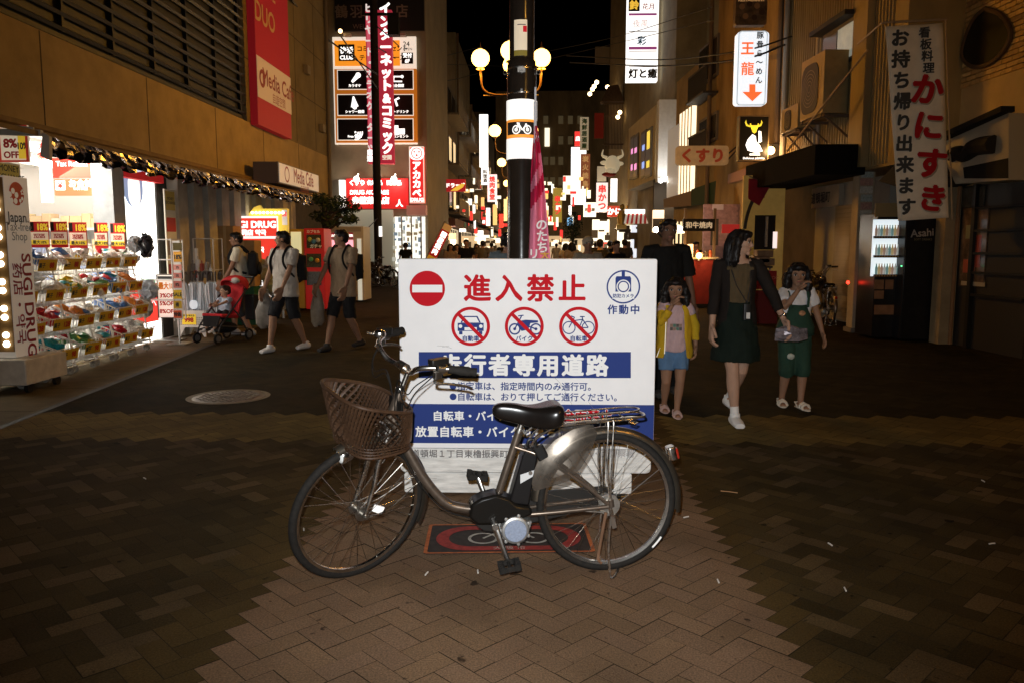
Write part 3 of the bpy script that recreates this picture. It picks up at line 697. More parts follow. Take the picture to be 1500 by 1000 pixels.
 mb = MB(); mb.prism([(x, -.058, z) for x, z in ([(.525 + .085 * math.cos(a), .272 + .085 * math.sin(a)) for a in [-PI / 2 + i * PI / 8 for i in range(9)]] + [(.0 + .05 * math.cos(a), .33 + .05 * math.sin(a)) for a in [PI / 2 + i * PI / 6 for i in range(7)]])], (0, -.014, 0))
 mb.build('chain_case', mat('chain_case_black', (.02, .018, .016), .35), t, bevel=.003, **lb)
 mb = MB(); mb.cyl((0, .036, R), (0, .056, R), .048, 24); mb.cyl((0, .056, R), (0, .064, R), .03, 20)
 mb.bar((.0, .062, R - .03), (.14, .055, .31), .016, .004); mb.build('rear_brake', mat('brake_steel', (.5, .47, .42), .35, .9, noise=.3, nscale=40), t, **lb)
 mb = MB(); mb.bar((.005, .072, R + .01), (-.02, .074, R - .10), .02, .005, up=(0, 1, 0)); mb.box((-.012, .075, R - .06), (.018, .012, .05)); mb.build('stand_lever', chrome, t, **lb)
 mb = MB(); mb.tube(bez([(-.005, .078, R - .01), (.01, .085, .16), (.005, .10, .02), (.0, .105, .008), (-.012, .10, .006), (-.05, .03, .006), (-.05, -.03, .006), (-.012, -.10, .006), (0, -.105, .008), (.005, -.10, .02), (.01, -.085, .16), (-.005, -.078, R - .01)], 5), .006, 8)
 mb.build('kickstand', chrome, t, **lb)
 mb = MB(); mb.tube(bez([(.02, .07, .30), (.055, .09, .13), (.06, .10, .09)], 4), .008, 8); mb.tube([(.06, .1, .09), (.045, .1, .075)], .006, 6); mb.build('stand_spring', mat('rust_steel', (.22, .12, .07), .6, .6, noise=.4), t, **lb)
 mb = MB(); tl = V((-.302, 0, .545)); mb.rbox(tl, (.04, .055, .065), .012, Matrix.Rotation(.25, 3, 'Y')); mb.build('tail_lamp_body', chrome, t, bevel=.006, **lb)
 mb = MB(); mb.rbox(tl + V((-.022, 0, 0)), (.014, .045, .05), .006, Matrix.Rotation(.25, 3, 'Y')); mb.build('tail_reflector', mat('reflector_red', (.3, .02, .01), .15, coat=.5), t, bevel=.004, **lb)
 mb = MB(); mb.torus((.29, 0, .545), (.75, 0, -.66), .052, .009, 24, 8); mb.rbox((.315, .05, .58), (.05, .03, .06), .008, Matrix.Rotation(.5, 3, 'Y')); mb.build('ring_lock', blk, t, **lb)
 return t
make_bike()
# ------------------------------------------------------------------ pole behind the board
def make_pole():
 Y = 5.35; b = P(764, 380, Y); c = V((b.x, Y, 0))
 t = thing('utility_pole', 'tall brown steel pole rising behind the notice board, wrapped in white reflective bands', 'pole', c)
 zz = lambda py: P(764, py, Y).z
 mb = MB(); mb.lathe([(.095, 0), (.095, zz(98)), (.088, zz(90)), (.080, zz(88)), (.0795, 7.5), (0, 7.5)], c, 36)
 mb.build('post', mat('pole_brown', (.02, .014, .010), .22, 0, noise=.2, nscale=10, bump=.05, bscale=30, coat=.3), t)
 wb = mat('reflective_white_glow', (.9, .88, .85), .4, es=.75, ecol=(1, .95, .86))  # emission stands in for the flash thrown back by the sheeting
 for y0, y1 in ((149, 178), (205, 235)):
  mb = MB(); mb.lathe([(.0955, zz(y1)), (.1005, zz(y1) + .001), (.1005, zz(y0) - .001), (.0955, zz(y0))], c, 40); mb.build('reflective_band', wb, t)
 mb = MB(); mb.lathe([(.0955, zz(204.5)), (.099, zz(204)), (.099, zz(178.5)), (.0955, zz(178))], c, 40); bs = mb.build('picture_band', mat('band_orange', (.9, .3, .03), .5, es=.7, ecol=(.9, .32, .05)), t)  # orange sheet also given emission for the returned flash
 def wrap(mb, pts, r):          # flat (angle-metres, z) outline wrapped round the pole, facing the camera
  vs = []
  for u, z in pts: a = -PI / 2 + u / r; vs.append(c + V((math.cos(a) * r, math.sin(a) * r, z)))
  mb.poly(vs)
 def wraprect(mb, u0, z0, u1, z1, r, n=10):
  for i in range(n):
   a, b_ = u0 + (u1 - u0) * i / n, u0 + (u1 - u0) * (i + 1) / n
   wrap(mb, [(a, z0), (b_, z0), (b_, z1), (a, z1)], r)
 z1, z0 = zz(181), zz(202); zm = (z0 + z1) / 2; h = z1 - z0
 mb = MB(); wraprect(mb, -.115, z0 + .008, .115, z1 - .004, .0998, 14); mb.build('picture_ground', mat('band_dark', (.03, .02, .015), .5), bs, smooth=False)
 mb = MB()
 for s in (-.036, .04):
  for i in range(20):
   a, b_ = 2 * PI * i / 20, 2 * PI * (i + 1) / 20
   for (r0, r1) in ((.021, .029), (0.004, .012)): wrap(mb, [(s + math.cos(x) * r, zm - .008 + math.sin(x) * r) for x, r in ((a, r0), (b_, r0), (b_, r1), (a, r1))], .1006)
 for (x0, y0, x1, y1) in ((-.036, -.008, -.02, .03), (-.02, .022, .03, .026), (.03, .03, .04, -.008), (-.015, .022, .006, -.012), (.006, -.012, .03, .024), (-.032, .034, -.012, .03)):
  dx, dy = x1 - x0, y1 - y0; L = math.hypot(dx, dy); nx, ny = -dy / L * .004, dx / L * .004
  wrap(mb, [(x0 + nx, zm + y0 + ny), (x0 - nx, zm + y0 - ny), (x1 - nx, zm + y1 - ny), (x1 + nx, zm + y1 + ny)], .1009)
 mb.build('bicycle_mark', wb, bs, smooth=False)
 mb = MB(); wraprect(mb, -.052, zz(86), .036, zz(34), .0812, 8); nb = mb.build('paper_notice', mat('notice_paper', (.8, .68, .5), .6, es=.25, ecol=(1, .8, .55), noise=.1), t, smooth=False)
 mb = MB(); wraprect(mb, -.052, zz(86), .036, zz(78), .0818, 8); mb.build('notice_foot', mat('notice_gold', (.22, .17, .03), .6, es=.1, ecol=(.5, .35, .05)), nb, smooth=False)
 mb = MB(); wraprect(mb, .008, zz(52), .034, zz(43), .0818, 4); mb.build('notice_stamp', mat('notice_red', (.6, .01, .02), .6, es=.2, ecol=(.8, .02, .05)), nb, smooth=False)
 mb = MB(); wraprect(mb, -.028, zz(42), .026, zz(40.5), .0818, 4); mb.build('notice_rule', mat('notice_grey', (.2, .16, .15), .6), nb, smooth=False)
 mb = MB()
 for z in (zz(103), zz(139)): mb.lathe([(.0955, z - .006), (.0975, z - .004), (.0975, z + .004), (.0955, z + .006)], c, 30)
 for s in (-1, 1): mb.torus(c + V((s * .108, -.03, zz(108))), (0, 1, 0), .012, .003, 16, 6)
 mb.box(c + V((0, -.1, zz(108))), (.05, .02, .03)); mb.box(c + V((.0, -.098, zz(137))), (.012, .02, .02)); mb.build('band_clips', chrome, t)
 fx = P(786, 300, 5.2); t2 = thing('banner_flag', 'magenta and pink banner flag with white lettering hanging on a thin pole', 'flag', (fx.x, 5.2, 0))
 mb = MB(); mb.tube([(fx.x, 5.2, 0), (fx.x - .01, 5.2, P(786, 128, 5.2).z)], .007, 8); mb.tube([(fx.x - .01, 5.2, P(786, 150, 5.2).z), (fx.x - .01, 5.2, P(786, 210, 5.2).z)], .010, 8); mb.build('flag_pole', mat('flag_pole_white', (.55, .55, .58), .35), t2)
 L_ = [(783, 186), (780, 215), (778, 250), (777, 290), (776, 330), (774, 380), (773, 420)]; R_ = [(787, 186), (791, 215), (795, 250), (799, 290), (802, 330), (806, 380), (808, 420)]
 nx = 14; ny = 60
 def fpos(i, j):
  q = j / ny * (len(L_) - 1); k = min(int(q), len(L_) - 2); f = q - k
  py = L_[k][1] * (1 - f) + L_[k + 1][1] * f; a = L_[k][0] * (1 - f) + L_[k + 1][0] * f; b_ = R_[k][0] * (1 - f) + R_[k + 1][0] * f
  s = i / nx; p = P(a + (b_ - a) * s, py, 5.2)
  return p + V((0, -.03 + .035 * math.sin(s * 9 + j * .05) + .02 * math.sin(s * 4 + j * .13), 0)), s, j / ny
 mb = MB(); vs = [fpos(i, j)[0] for j in range(ny + 1) for i in range(nx + 1)]
 mb.add(vs, [(j * (nx + 1) + i, j * (nx + 1) + i + 1, (j + 1) * (nx + 1) + i + 1, (j + 1) * (nx + 1) + i) for j in range(ny) for i in range(nx)])
 for j in range(ny):
  for i in range(nx):
   s, f = i / nx, j / ny
   mb.mi[j * nx + i] = 1 if (f > .40 - .16 * s and not (.46 < f + .12 * s < .56)) or (.2 < f < .27 and s > .6) else 0
   if .04 < f < .13 and s > .4 and (i + j) % 3 == 0: mb.mi[j * nx + i] = 2
 cl = mb.build('flag_cloth', [mat('flag_magenta', (.52, .012, .06), .75), mat('flag_pink', (.75, .2, .3), .75), mat('flag_white', (.75, .7, .68), .75)], t2, recalc=False)
 sm = cl.modifiers.new('solid', 'SOLIDIFY'); sm.thickness = .002
 fr = Frame(P(790, 340, 5.08), (1, 0, 0)); mw = mat('flag_white', (.75, .7, .68), .75)
 u, v = fr.uv(794, 346); text('のたち', mw, .075, fr, u, v, .0, bold=.03, vertical=True, pitch=.95, parent=t2, rot=.05)
 u, v = fr.uv(782, 372); text('リ', mw, .07, fr, u, v, .0, bold=.03, parent=t2)
 u, v = fr.uv(798, 374); text('大', mat('flag_gold', (.6, .3, .05), .7), .06, fr, u, v, .0, bold=.03, parent=t2)
make_pole()
# ------------------------------------------------------------------ left side: the drugstore
XF = -6.0
FL = Frame((XF, 0, 0), (0, 1, 0))            # facade facing the street; u runs down the street
def camf(px, py, Y):                          # frame of a face turned towards the crossing at distance Y
 f = Frame(P(px, py, Y), (1, 0, 0)); f.m = Y / FPX; return f
def board(name, label, cat, x0, y0, x1, y1, Y, m, d=.05, group=None, frame=None, fw=.03, r=0):
 """sign facing the crossing, by the corners it has in the picture, at its own distance; returns thing, frame"""
 f = camf((x0 + x1) / 2, (y0 + y1) / 2, Y); a = f.uv(x0, y0); b = f.uv(x1, y1)
 c = f.o.copy(); c.z = min(f.at(*a).z, f.at(*b).z)
 t = thing(name, label, cat, c, 0, group)
 panel(f, a[0], a[1], b[0], b[1], d, m, 'panel', t, z=-d, r=r)
 if frame:
  u0, u1 = min(a[0], b[0]), max(a[0], b[0]); v0, v1 = min(a[1], b[1]), max(a[1], b[1])
  mb = MB()
  for (p, q) in (((u0, v0 + fw / 2), (u1, v0 + fw / 2)), ((u0, v1 - fw / 2), (u1, v1 - fw / 2))): mb.bar(f.at(*p, .008), f.at(*q, .008), fw, .016, up=f.n)
  for (p, q) in (((u0 + fw / 2, v0 + fw), (u0 + fw / 2, v1 - fw)), ((u1 - fw / 2, v0 + fw), (u1 - fw / 2, v1 - fw))): mb.bar(f.at(*p, .008), f.at(*q, .008), fw, .016, up=f.n)
  mb.build('frame', frame, t)
 return t, f
def tx(f, t, s, px, py, size, m, **k):        # lettering on such a face, size in picture pixels
 return text(s, m, size * f.m, f, *f.uv(px, py), parent=t, **k)
conc = mat('concrete', (.37, .27, .13), .85, noise=.22, nscale=2.2, bump=.35, bscale=40)
concd = mat('concrete_dark', (.2, .155, .085), .88, noise=.25, nscale=1.5, bump=.3, bscale=30)
louv = mat('louvre_dark', (.008, .008, .006), .45, noise=.4, nscale=1.2)
t = thing('drugstore_building', 'long concrete drugstore building with dark louvres above a brightly lit open shop front', 'building', (XF - 2, 14, 0))
mb = MB(); mb.box((XF - .2, 13.2, 3.48), (.4, 21.6, 1.24)); mb.build('concrete_band', conc, t)
mb = MB()
for Y in (4.5, 7.2, 9.9, 12.6, 15.3, 18.0, 20.7): mb.box((XF + .001, Y, 3.48), (.006, .018, 1.22))
mb.build('panel_joint', mat('joint_dark', (.08, .06, .045), .9), t)
mb = MB(); mb.box((XF - .3, 9.5, 8), (.5, 14.9, 7.74)); up = mb.build('upper_wall', mat('upper_dark', (.02, .02, .017), .5, noise=.3), t)
mb = MB()
for i in range(40): mb.box((XF - .02, 9.5, 4.25 + i * .19), (.10, 14.8, .05), Matrix.Rotation(.5, 3, 'Y'))
for i in range(12): mb.box((XF - .02, 2.9 + i * 1.25, 8), (.07, .05, 7.6))
mb.build('louvres', louv, up)
mb = MB(); r_ = random.Random(3)
for i in range(26):
 mb.box((XF - .045, 3.0 + r_.randrange(11) * 1.25 + .62, 4.35 + r_.randrange(16) * .38), (.012, 1.1, .34))
mb.build('louvre_panels', mat('louvre_panel', (.02, .017, .01), .5, noise=.4, nscale=3), up)
mb = MB(); mb.box((XF - 2.5, 20.5, 8.1), (5, 7.0, 8.0)); mb.build('stair_tower', concd, t)
mb = MB()
for z in (5.4, 6.7, 8.0, 9.3, 10.6): mb.box((XF + .001, 20.5, z), (.006, 7, .02))
for Y in (18.8, 20.6, 22.4): mb.box((XF + .001, Y, 8.1), (.0065, .02, 7.9))
mb.build('tower_joint', mat('joint_dark', (.08, .06, .045)), t)
for Y, z in ((19.6, 5.0), (21.5, 6.1), (22.9, 4.8)): MB().box((XF + .06, Y, z), (.12, .3, .22)).build('vent_box', mat('vent_grey', (.2, .17, .13), .6), t, bevel=.01)
MB().tube([(XF + .06, 23.6, 2.9), (XF + .06, 23.6, 12)], .05, 8).build('drain_pipe', mat('pipe_grey', (.16, .13, .1), .6), t)
mb = MB(); mb.box((XF - .2, 18.4, 1.42), (.35, 11.2, 2.84)); mb.build('ground_floor_wall', mat('ribs_back', (.06, .055, .05), .9, noise=.3), t)
mb = MB()
for i in range(11): mb.box((XF + .06, 13.35 + i * .62, 1.42), (.2, .36, 2.83))
mb.build('pilasters', mat('pilaster_grey', (.42, .38, .31), .8, noise=.25, nscale=3), t)
mb = MB(); mb.box((XF - .05, 11.38, 1.42), (.3, .32, 2.83)); mb.build('pillar', mat('pillar_grey', (.36, .38, .4), .6, noise=.15), t)
mb = MB(); mb.box((XF - .1, 8.75, 1.42), (.3, .34, 2.83)); mb.box((XF - .2, 5.2, 1.42), (.4, 5.4, 2.83)); mb.build('side_wall', concd, t)
mb = MB()
mb.prism([(XF, 6.4, 2.86), (XF, 18.3, 2.86), (-5.02, 18.3, 2.60), (-5.02, 6.4, 2.60)], (0, 0, .05))
mb.box((-5.93, 12.9, 2.90), (.14, 19, .06)); aw = mb.build('awning', mat('awning_brown', (.22, .14, .06), .7, noise=.25, nscale=6), t)
mb = MB(); nu, nv = 130, 5; r_ = random.Random(9); vs = []
def frpos(i, j):
 Y = 8.25 + (18.2 - 8.25) * i / nu; f = j / nv
 return (-5.0 + .03 * math.sin(i * 1.7) * f + r_.uniform(-.03, .03) * (.3 + f), Y + r_.uniform(-.03, .03), 2.61 - f * (.2 + .02 * math.sin(i * .9)) + r_.uniform(-.008, .008))
vs = [frpos(i, j) for j in range(nv + 1) for i in range(nu + 1)]
mb.add(vs, [(j * (nu + 1) + i, j * (nu + 1) + i + 1, (j + 1) * (nu + 1) + i + 1, (j + 1) * (nu + 1) + i) for j in range(nv) for i in range(nu)])
fo = mb.build('silver_fringe', mat('mylar', (.2, .19, .22), .2, 1, noise=.7, nscale=4), aw, smooth=False, recalc=False)
sm = fo.modifiers.new('s', 'SOLIDIFY'); sm.thickness = .003
mb = MB(); mb.prism([(-5.0, 8.2, 2.64), (-4.94, 8.2, 2.6), (-4.95, 8.2, 2.36), (-5.05, 8.2, 2.4)], (0, .05, 0)); mb.bar((-6.0, 8.18, 2.66), (-5.0, 8.18, 2.63), .05, .06); mb.bar((-6.0, 7.9, 2.78), (-5.03, 8.1, 2.66), .03, .03)
mb.build('awning_arm', mat('arm_grey', (.45, .42, .38), .5), aw)
iw = mat('shop_wall', (.82, .8, .76), .7)
mb = MB(); mb.poly([(-11, 13.9, 0), (XF - .35, 13.9, 0), (XF - .35, 13.9, 2.85), (-11, 13.9, 2.85)]); mb.poly([(-11, 8, 0), (-11, 13.9, 0), (-11, 13.9, 2.85), (-11, 8, 2.85)]); mb.poly([(-11, 8, 0), (XF - .3, 8, 0), (XF - .3, 8, 2.85), (-11, 8, 2.85)])
mb.build('shop_room', iw, t, smooth=False)
MB().poly([(-11, 8, 2.84), (XF - .02, 8, 2.84), (XF - .02, 13.9, 2.84), (-11, 13.9, 2.84)]).build('shop_ceiling', iw, t, smooth=False)
MB().poly([(-11, 8, .006), (XF + .05, 8, .006), (XF + .05, 13.9, .006), (-11, 13.9, .006)]).build('shop_floor', mat('shop_floor', (.6, .58, .54), .3), t, smooth=False)
for x in (-6.7, -7.8, -9.2):
 mb = MB(); mb.box((x, 10.9, 2.80), (.28, 5.2, .05)); o = mb.build('ceiling_lamp', glow('tube_light', (1, .97, .9), 5), t)
lamp('shop_light', 'AREA', (-6.45, 10.9, 2.74), 260, (1, .93, .8), (1.0, 4.6), (0, math.radians(-30), 0))
MB().box((XF - .08, 12.2, 1.42), (.05, 1.28, 2.82)).build('lit_window', glow('lit_window', (1, .97, .9), 2.6), t)
mb = MB(); f2 = Frame((XF - .05, 12.2, 1.4), (0, 1, 0))
for (u, v, a, b) in ((-.1, 1.0, .3, .32),): mb.prism([f2.at(u + x, v + y, .0) for x, y in rrect(a * 2, b * 2, .28, 6)], f2.n * .004)
mb.build('poster_hair', glow('poster_blue', (.25, .33, .5), .9), t, smooth=False)
mb = MB(); mb.prism([f2.at(-.08 + x, .93 + y, .005) for x, y in rrect(.36, .5, .17, 6)], f2.n * .004); mb.build('poster_face', glow('poster_skin', (1, .9, .8), 1.3), t, smooth=False)
panel(f2, -.6, -.5, .5, -1.1, .006, glow('poster_red', (.9, .06, .04), .8), 'window_poster', t)
panel(f2, .0, -.42, .45, -.62, .01, glow('poster_green', (.15, .5, .3), .7), 'window_poster', t)
text('お持ち帰りへ', glow('poster_white', (1, 1, 1), 1), .16, f2, -.05, -.8, .012, bold=.02, parent=t)
mb = MB(); mb.box((XF + .02, 12.2, 2.62), (.12, 1.3, .26)); mb.build('red_valance', mat('valance_red', (.5, .02, .02), .7, es=.25, ecol=(.8, .03, .03)), t)
def jamb(Y, w, z0, z1, stripes, name='jamb_notice'):
 panel(FL, Y - w / 2, z0, Y + w / 2, z1, .02, mat('jamb_white', (.78, .74, .6), .6), name, t, z=.10)
 for (a, b, c) in stripes:
  panel(FL, Y - w * .42, z0 + (z1 - z0) * a, Y + w * .42, z0 + (z1 - z0) * b, .005, mat('strip_%g_%g_%g' % c, c, .6), 'notice_strip', t, z=.121)
jamb(12.95, .38, .9, 2.4, [(.78, .98, (.65, .5, .1)), (.55, .7, (.6, .05, .04)), (.3, .45, (.25, .2, .15)), (.05, .2, (.5, .05, .04))])
jamb(14.0, .3, 1.5, 2.45, [(.1, .9, (.45, .6, .75))])
jamb(8.95, .42, 1.25, 2.42, [(.82, .98, (.7, .6, .15)), (.62, .78, (.7, .65, .5)), (.36, .5, (.6, .1, .08)), (.05, .2, (.3, .4, .5))])
text('MONEY\nEXCHANGE', mat('ink', (.05, .05, .05), .6), .10, FL, 8.95, 2.30, .127, parent=t, bold=.01, dy=.2)
text('MONEY\nEXCHANGE', mat('ink', (.05, .05, .05), .6), .065, FL, 12.95, 2.22, .127, parent=t, bold=.01, dy=.2)
sh = thing('shop_shelf', 'white shop shelf stacked with pale boxes inside the lit drugstore', 'shelf', (-7.8, 13.6, 0))
mb = MB()
for z in (.9, 1.35, 1.78): mb.box((-7.75, 13.62, z), (2.6, .45, .04))
mb.box((-7.75, 13.86, 1.0), (2.7, .03, 2.0)); mb.build('shelves', white, sh)
pbm = [mat('carton_%d' % i, c, .6) for i, c in enumerate([(.75, .6, .35), (.8, .75, .65), (.7, .5, .3), (.35, .45, .7), (.75, .7, .55)])]
for z in (1.39, 1.82, .94):
 x = -8.95
 k = 0
 while x < -6.6:
  w_ = rnd.choice((.16, .2, .24)); mb = MB(); mb.box((x + w_ / 2, 13.55, z - .02 + .1 + .02), (w_ - .01, .25, rnd.choice((.16, .2, .24))))
  o = mb.build('product_box', rnd.choice(pbm), bevel=.003); o.location.z = z - .02
  tag(o, 'small pale carton in the row on the white shelf inside the lit drugstore', 'box', 'cartons on the shop shelf'); x += w_
ink = mat('ink', (.05, .05, .05), .6)
redsign = glow('sign_red_lit', (.82, .05, .03), .95); wl = glow('white_lit', (1, .98, .93), 1.5)
t1, f = board('checkout_sign', 'orange-red checkout sign with white Japanese lettering hanging inside the drugstore', 'sign', 79, 263, 157, 287, 12.6, glow('sign_orange', (.85, .16, .07), 1.0), .04)
tx(f, t1, 'お会計', 118, 269, 12, wl, bold=.04, pitch=1.0); tx(f, t1, 'TAX FREE', 118, 277, 5, wl, bold=.03)
panel(f, *f.uv(81, 265), *f.uv(96, 279), .006, wl, 'yen_field', t1); tx(f, t1, '¥', 88.5, 272, 12, redsign, bold=.04, z=.009)
t1, f = board('refund_banner', 'red tax-refund banner hanging inside the drugstore above the checkout sign', 'banner', 76, 232, 134, 261, 11.6, redsign, .02)
tx(f, t1, 'Tax Refund', 105, 240, 10, wl, bold=.03)
t1, f = board('price_banner', 'tall white hanging banner with red brush lettering at the drugstore entrance', 'banner', 55, 207, 78, 297, 10.6, glow('banner_white', (1, .95, .9), 1.3), .02)
tx(f, t1, '大特', 66, 214, 11, redsign, bold=.04); tx(f, t1, '集六', 66, 229, 11, redsign, bold=.04); tx(f, t1, '花', 62, 268, 7, glow('petal', (.9, .45, .4), 1)); tx(f, t1, '花', 72, 278, 7, glow('petal', (.9, .45, .4), 1))
mb = MB(); q = P(144, 278, 12.3); mb.ball(q + V((0, 0, -.02)), (.07, .07, .06), 14); mb.cyl(q, q + V((0, 0, .06)), .075, 16)
tag(mb.build('dome_camera', mat('camera_white', (.5, .5, .5), .3)), 'small white dome camera under the red checkout sign', 'security camera')
t1, f = board('discount_sign', 'white and yellow 8 percent off sign in a red frame hanging over the shop corner', 'sign', -4, 184, 43, 238, 8.5, mat('disc_white', (.72, .62, .5), .6, es=.35, ecol=(.9, .75, .55)), .03, frame=mat('frame_red', (.5, .04, .02), .5, es=.2, ecol=(.6, .05, .03)), fw=.02)
yel = mat('price_yellow', (.66, .42, .025), .55); yl = mat('yellow_lit', (.8, .55, .03), .6, es=.35, ecol=(.9, .6, .05))
rp = mat('price_red', (.5, .02, .02), .55)
panel(f, *f.uv(25, 188), *f.uv(41, 233), .004, yl, 'yellow_field', t1)
tx(f, t1, '8%', 15, 210, 17, rp, bold=.05); tx(f, t1, 'OFF', 17, 227, 13, rp, bold=.04); tx(f, t1, '10%', 33, 214, 13, ink, bold=.04, z=.008, sx=.75)
def taxboard():
 X0 = -5.28
 a = PX(4, 257, X0); b = PX(39, 258, X0); z1 = a.z; Y0, Y1 = a.y, b.y
 t = thing('tax_free_sign', 'tall white tax-free drugstore sign with vertical red lettering and a strip of round bulbs', 'sign', (X0 - .1, (Y0 + Y1) / 2, 0))
 mb = MB(); mb.box((X0 - .09, (Y0 + Y1) / 2, (z1 + .36) / 2), (.18, Y1 - Y0, z1 - .36)); mb.build('panel', mat('tax_white', (.78, .74, .7), .5, es=.10, ecol=(.9, .82, .7)), t)
 mb = MB(); mb.box((X0 - .09, (Y0 + Y1) / 2 + .06, .22), (.5, Y1 - Y0 + .34, .26)); mb.build('base', mat('tax_base', (.62, .58, .52), .5, noise=.2), t, bevel=.01)
 mb = MB()
 for s in (-.18, .18): mb.cyl((X0 - .09 + s, Y0 + .0, .05), (X0 - .05 + s, Y0 + .0, .05), .05, 14); mb.cyl((X0 - .09 + s, Y1 + .1, .05), (X0 - .05 + s, Y1 + .1, .05), .05, 14)
 mb.build('castors', rubber, t)
 mb = MB(); mb.box((X0 - .09, Y0 - .006, (z1 + .4) / 2), (.17, .01, z1 - .44)); bs = mb.build('bulb_strip', mat('strip_brown', (.25, .14, .05), .5), t)
 z = .5; i = 0
 while z < z1 - .1:
  for dz in (0, .09):
   mb = MB(); mb.ball((X0 - .075, Y0 - .02, z + dz), .033, 12); mb.build('bulb', glow('bulb', (1, .93, .72), 6), bs)
  z += .27
 f = Frame((X0, (Y0 + Y1) / 2, 0), (0, 1, 0)); hw = (Y1 - Y0) / 2
 rdx = mat('tax_red', (.55, .06, .03), .55); S = lambda px, py: (PX(px, py, X0).y - f.o.y, PX(px, py, X0).z)
 u, v = S(22, 284); MB().ring(f.at(0, v, .004), f.ex, f.ey, 0, hw * .62, 40).build('sun_emblem', rdx, t, smooth=False)
 mb = MB()
 for (cx, cy, r) in ((-.06, -.03, .055), (.08, -.08, .035), (.09, .02, .02)):
  for k in range(5): a_ = k * 2 * PI / 5 + .3; mb.ring(f.at(cx + math.cos(a_) * r, v + cy + math.sin(a_) * r, .006 + k * .0003), f.ex, f.ey, 0, r * .55, 12)
 mb.build('blossom_emblem', mat('tax_white', (.78, .74, .7)), t, smooth=False)
 text('Japan.', ink, .145, f, 0, S(24, 318)[1], .004, bold=.012, parent=t); gy = mat('tax_grey', (.2, .2, .2), .6)
 text('Tax-free', gy, .125, f, 0, S(25, 332)[1], .004, parent=t); text('Shop', gy, .125, f, 0, S(26, 346)[1], .004, parent=t)
 zc = (S(36, 366)[1] + S(46, 528)[1]) / 2; L = S(36, 366)[1] - S(46, 528)[1]
 rw = mat('tax_wine', (.30, .02, .035), .55)
 text('SUGI DRUG', rw, L / 5.6, f, hw * .42, zc, .004, bold=.025, parent=t, rot=-PI / 2)
 text('药店・약국', rw, L / 7.0, f, -hw * .42, zc + .03, .004, bold=.02, parent=t, rot=-PI / 2, pitch=1.1)
taxboard()
# ------------------------------------------------------------------ wire carts of snacks
wire = mat('wire_white', (.72, .7, .66), .4)
def cart_proto():
 t = thing('basket_cart', 'white wire cart', 'cart', (0, 0, 0), 0, 'wire carts of snacks before the drugstore')
 lb = dict(local=True); W2 = .245
 mb = MB()
 for s in (-1, 1):
  mb.tube([(-.02, s * W2, .1), (-.28, s * W2, 1.5)], .009, 6); mb.tube([(-.45, s * W2, .1), (-.45, s * W2, 1.5)], .009, 6); mb.tube([(-.45, s * W2, .1), (-.02, s * W2, .1)], .009, 6); mb.tube([(-.45, s * W2, 1.5), (-.28, s * W2, 1.5)], .009, 6)
 for x, z in ((-.45, .1), (-.02, .1), (-.45, 1.5), (-.28, 1.5)): mb.tube([(x, -W2, z), (x, W2, z)], .007, 6)
 mb.build('frame', wire, t, **lb)
 for x in (-.06, -.41):
  for s in (-1, 1):
   mb = MB(); mb.torus((x, s * .2, .05), (0, 1, 0), .037, .013, 18, 6); mb.cyl((x, s * .2 - .012, .05), (x, s * .2 + .012, .05), .02, 10)
   w_ = mb.build('wheel', mat('castor_grey', (.3, .28, .25), .6), t, **lb)
   MB().bar((x, s * .2 - .018, .05), (x, s * .2 - .018, .11), .03, .004).bar((x, s * .2 + .018, .05), (x, s * .2 + .018, .11), .03, .004).build('fork', steel, w_, **lb)
 for i in range(4):
  zb = .15 + i * .335; xf = .02 - i * .062; xb = -.43; r = .0042
  mb = MB()
  n = 9
  for k in range(n + 1):
   y = -W2 + .01 + (2 * W2 - .02) * k / n
   mb.tube([(xf + .045, y, zb + .19), (xf, y, zb), (xb, y, zb + .03)], r, 4, caps=False)
  for s in (-1, 1):
   y = s * (W2 - .01)
   mb.tube([(xf + .045, y, zb + .19), (xb + .12, y, zb + .33), (xb, y, zb + .33)], .006, 5); mb.tube([(xf, y, zb), (xb, y, zb + .03)], r, 4)
   for k in range(1, 9):
    f = k / 9; x = xf * (1 - f) + xb * f; mb.tube([(x, y, zb + .03 * f), (x + .045 * (1 - f), y, zb + min(.33, .19 + .2 * f))], r, 4, caps=False)
  mb.tube([(xf + .045, -W2 + .01, zb + .19), (xf + .045, W2 - .01, zb + .19)], .006, 5); mb.tube([(xf + .01, -W2 + .01, zb + .05), (xf + .01, W2 - .01, zb + .05)], r, 4)
  b = mb.build('basket', wire, t, **lb)
  mb = MB(); mb.prism([(xf + .022 + .028 * q + .006, y, zb + .055 + .125 * q) for y, q in ((-.17, 0), (.17, 0), (.17, 1), (-.17, 1))], (.004, 0, .001)); pc = mb.build('price_card', yel, b, **lb)
  n_ = V((.976, 0, -.219)); f = Frame(V((xf + .022 + .014 + .011, 0, zb + .118)), (0, 1, 0), (.219, 0, .976))
  Lx = text('菓子', ink, .06, f, -.11, 0, .003, bold=.03); Ly = text(['98', '128', '199', '88'][i], rp, .085, f, .07, 0, .003, bold=.05)
  for q in (Lx, Ly): q.parent = pc
 return t
cp = cart_proto()
cx = [(-5.30, 8.32), (-5.34, 8.88), (-5.38, 9.44), (-5.42, 9.98), (-5.46, 10.52), (-5.50, 11.06)]
ords = ['nearest the tax-free sign', 'second from the tax-free sign', 'third from the tax-free sign', 'fourth from the tax-free sign', 'fifth from the tax-free sign', 'farthest from the tax-free sign']
pk_cols = [('blue', (.08, .2, .5)), ('red', (.5, .02, .03)), ('yellow', (.65, .45, .03)), ('pale', (.72, .7, .66)), ('green', (.1, .3, .12)), ('teal', (.03, .32, .38)), ('orange', (.6, .2, .04))]
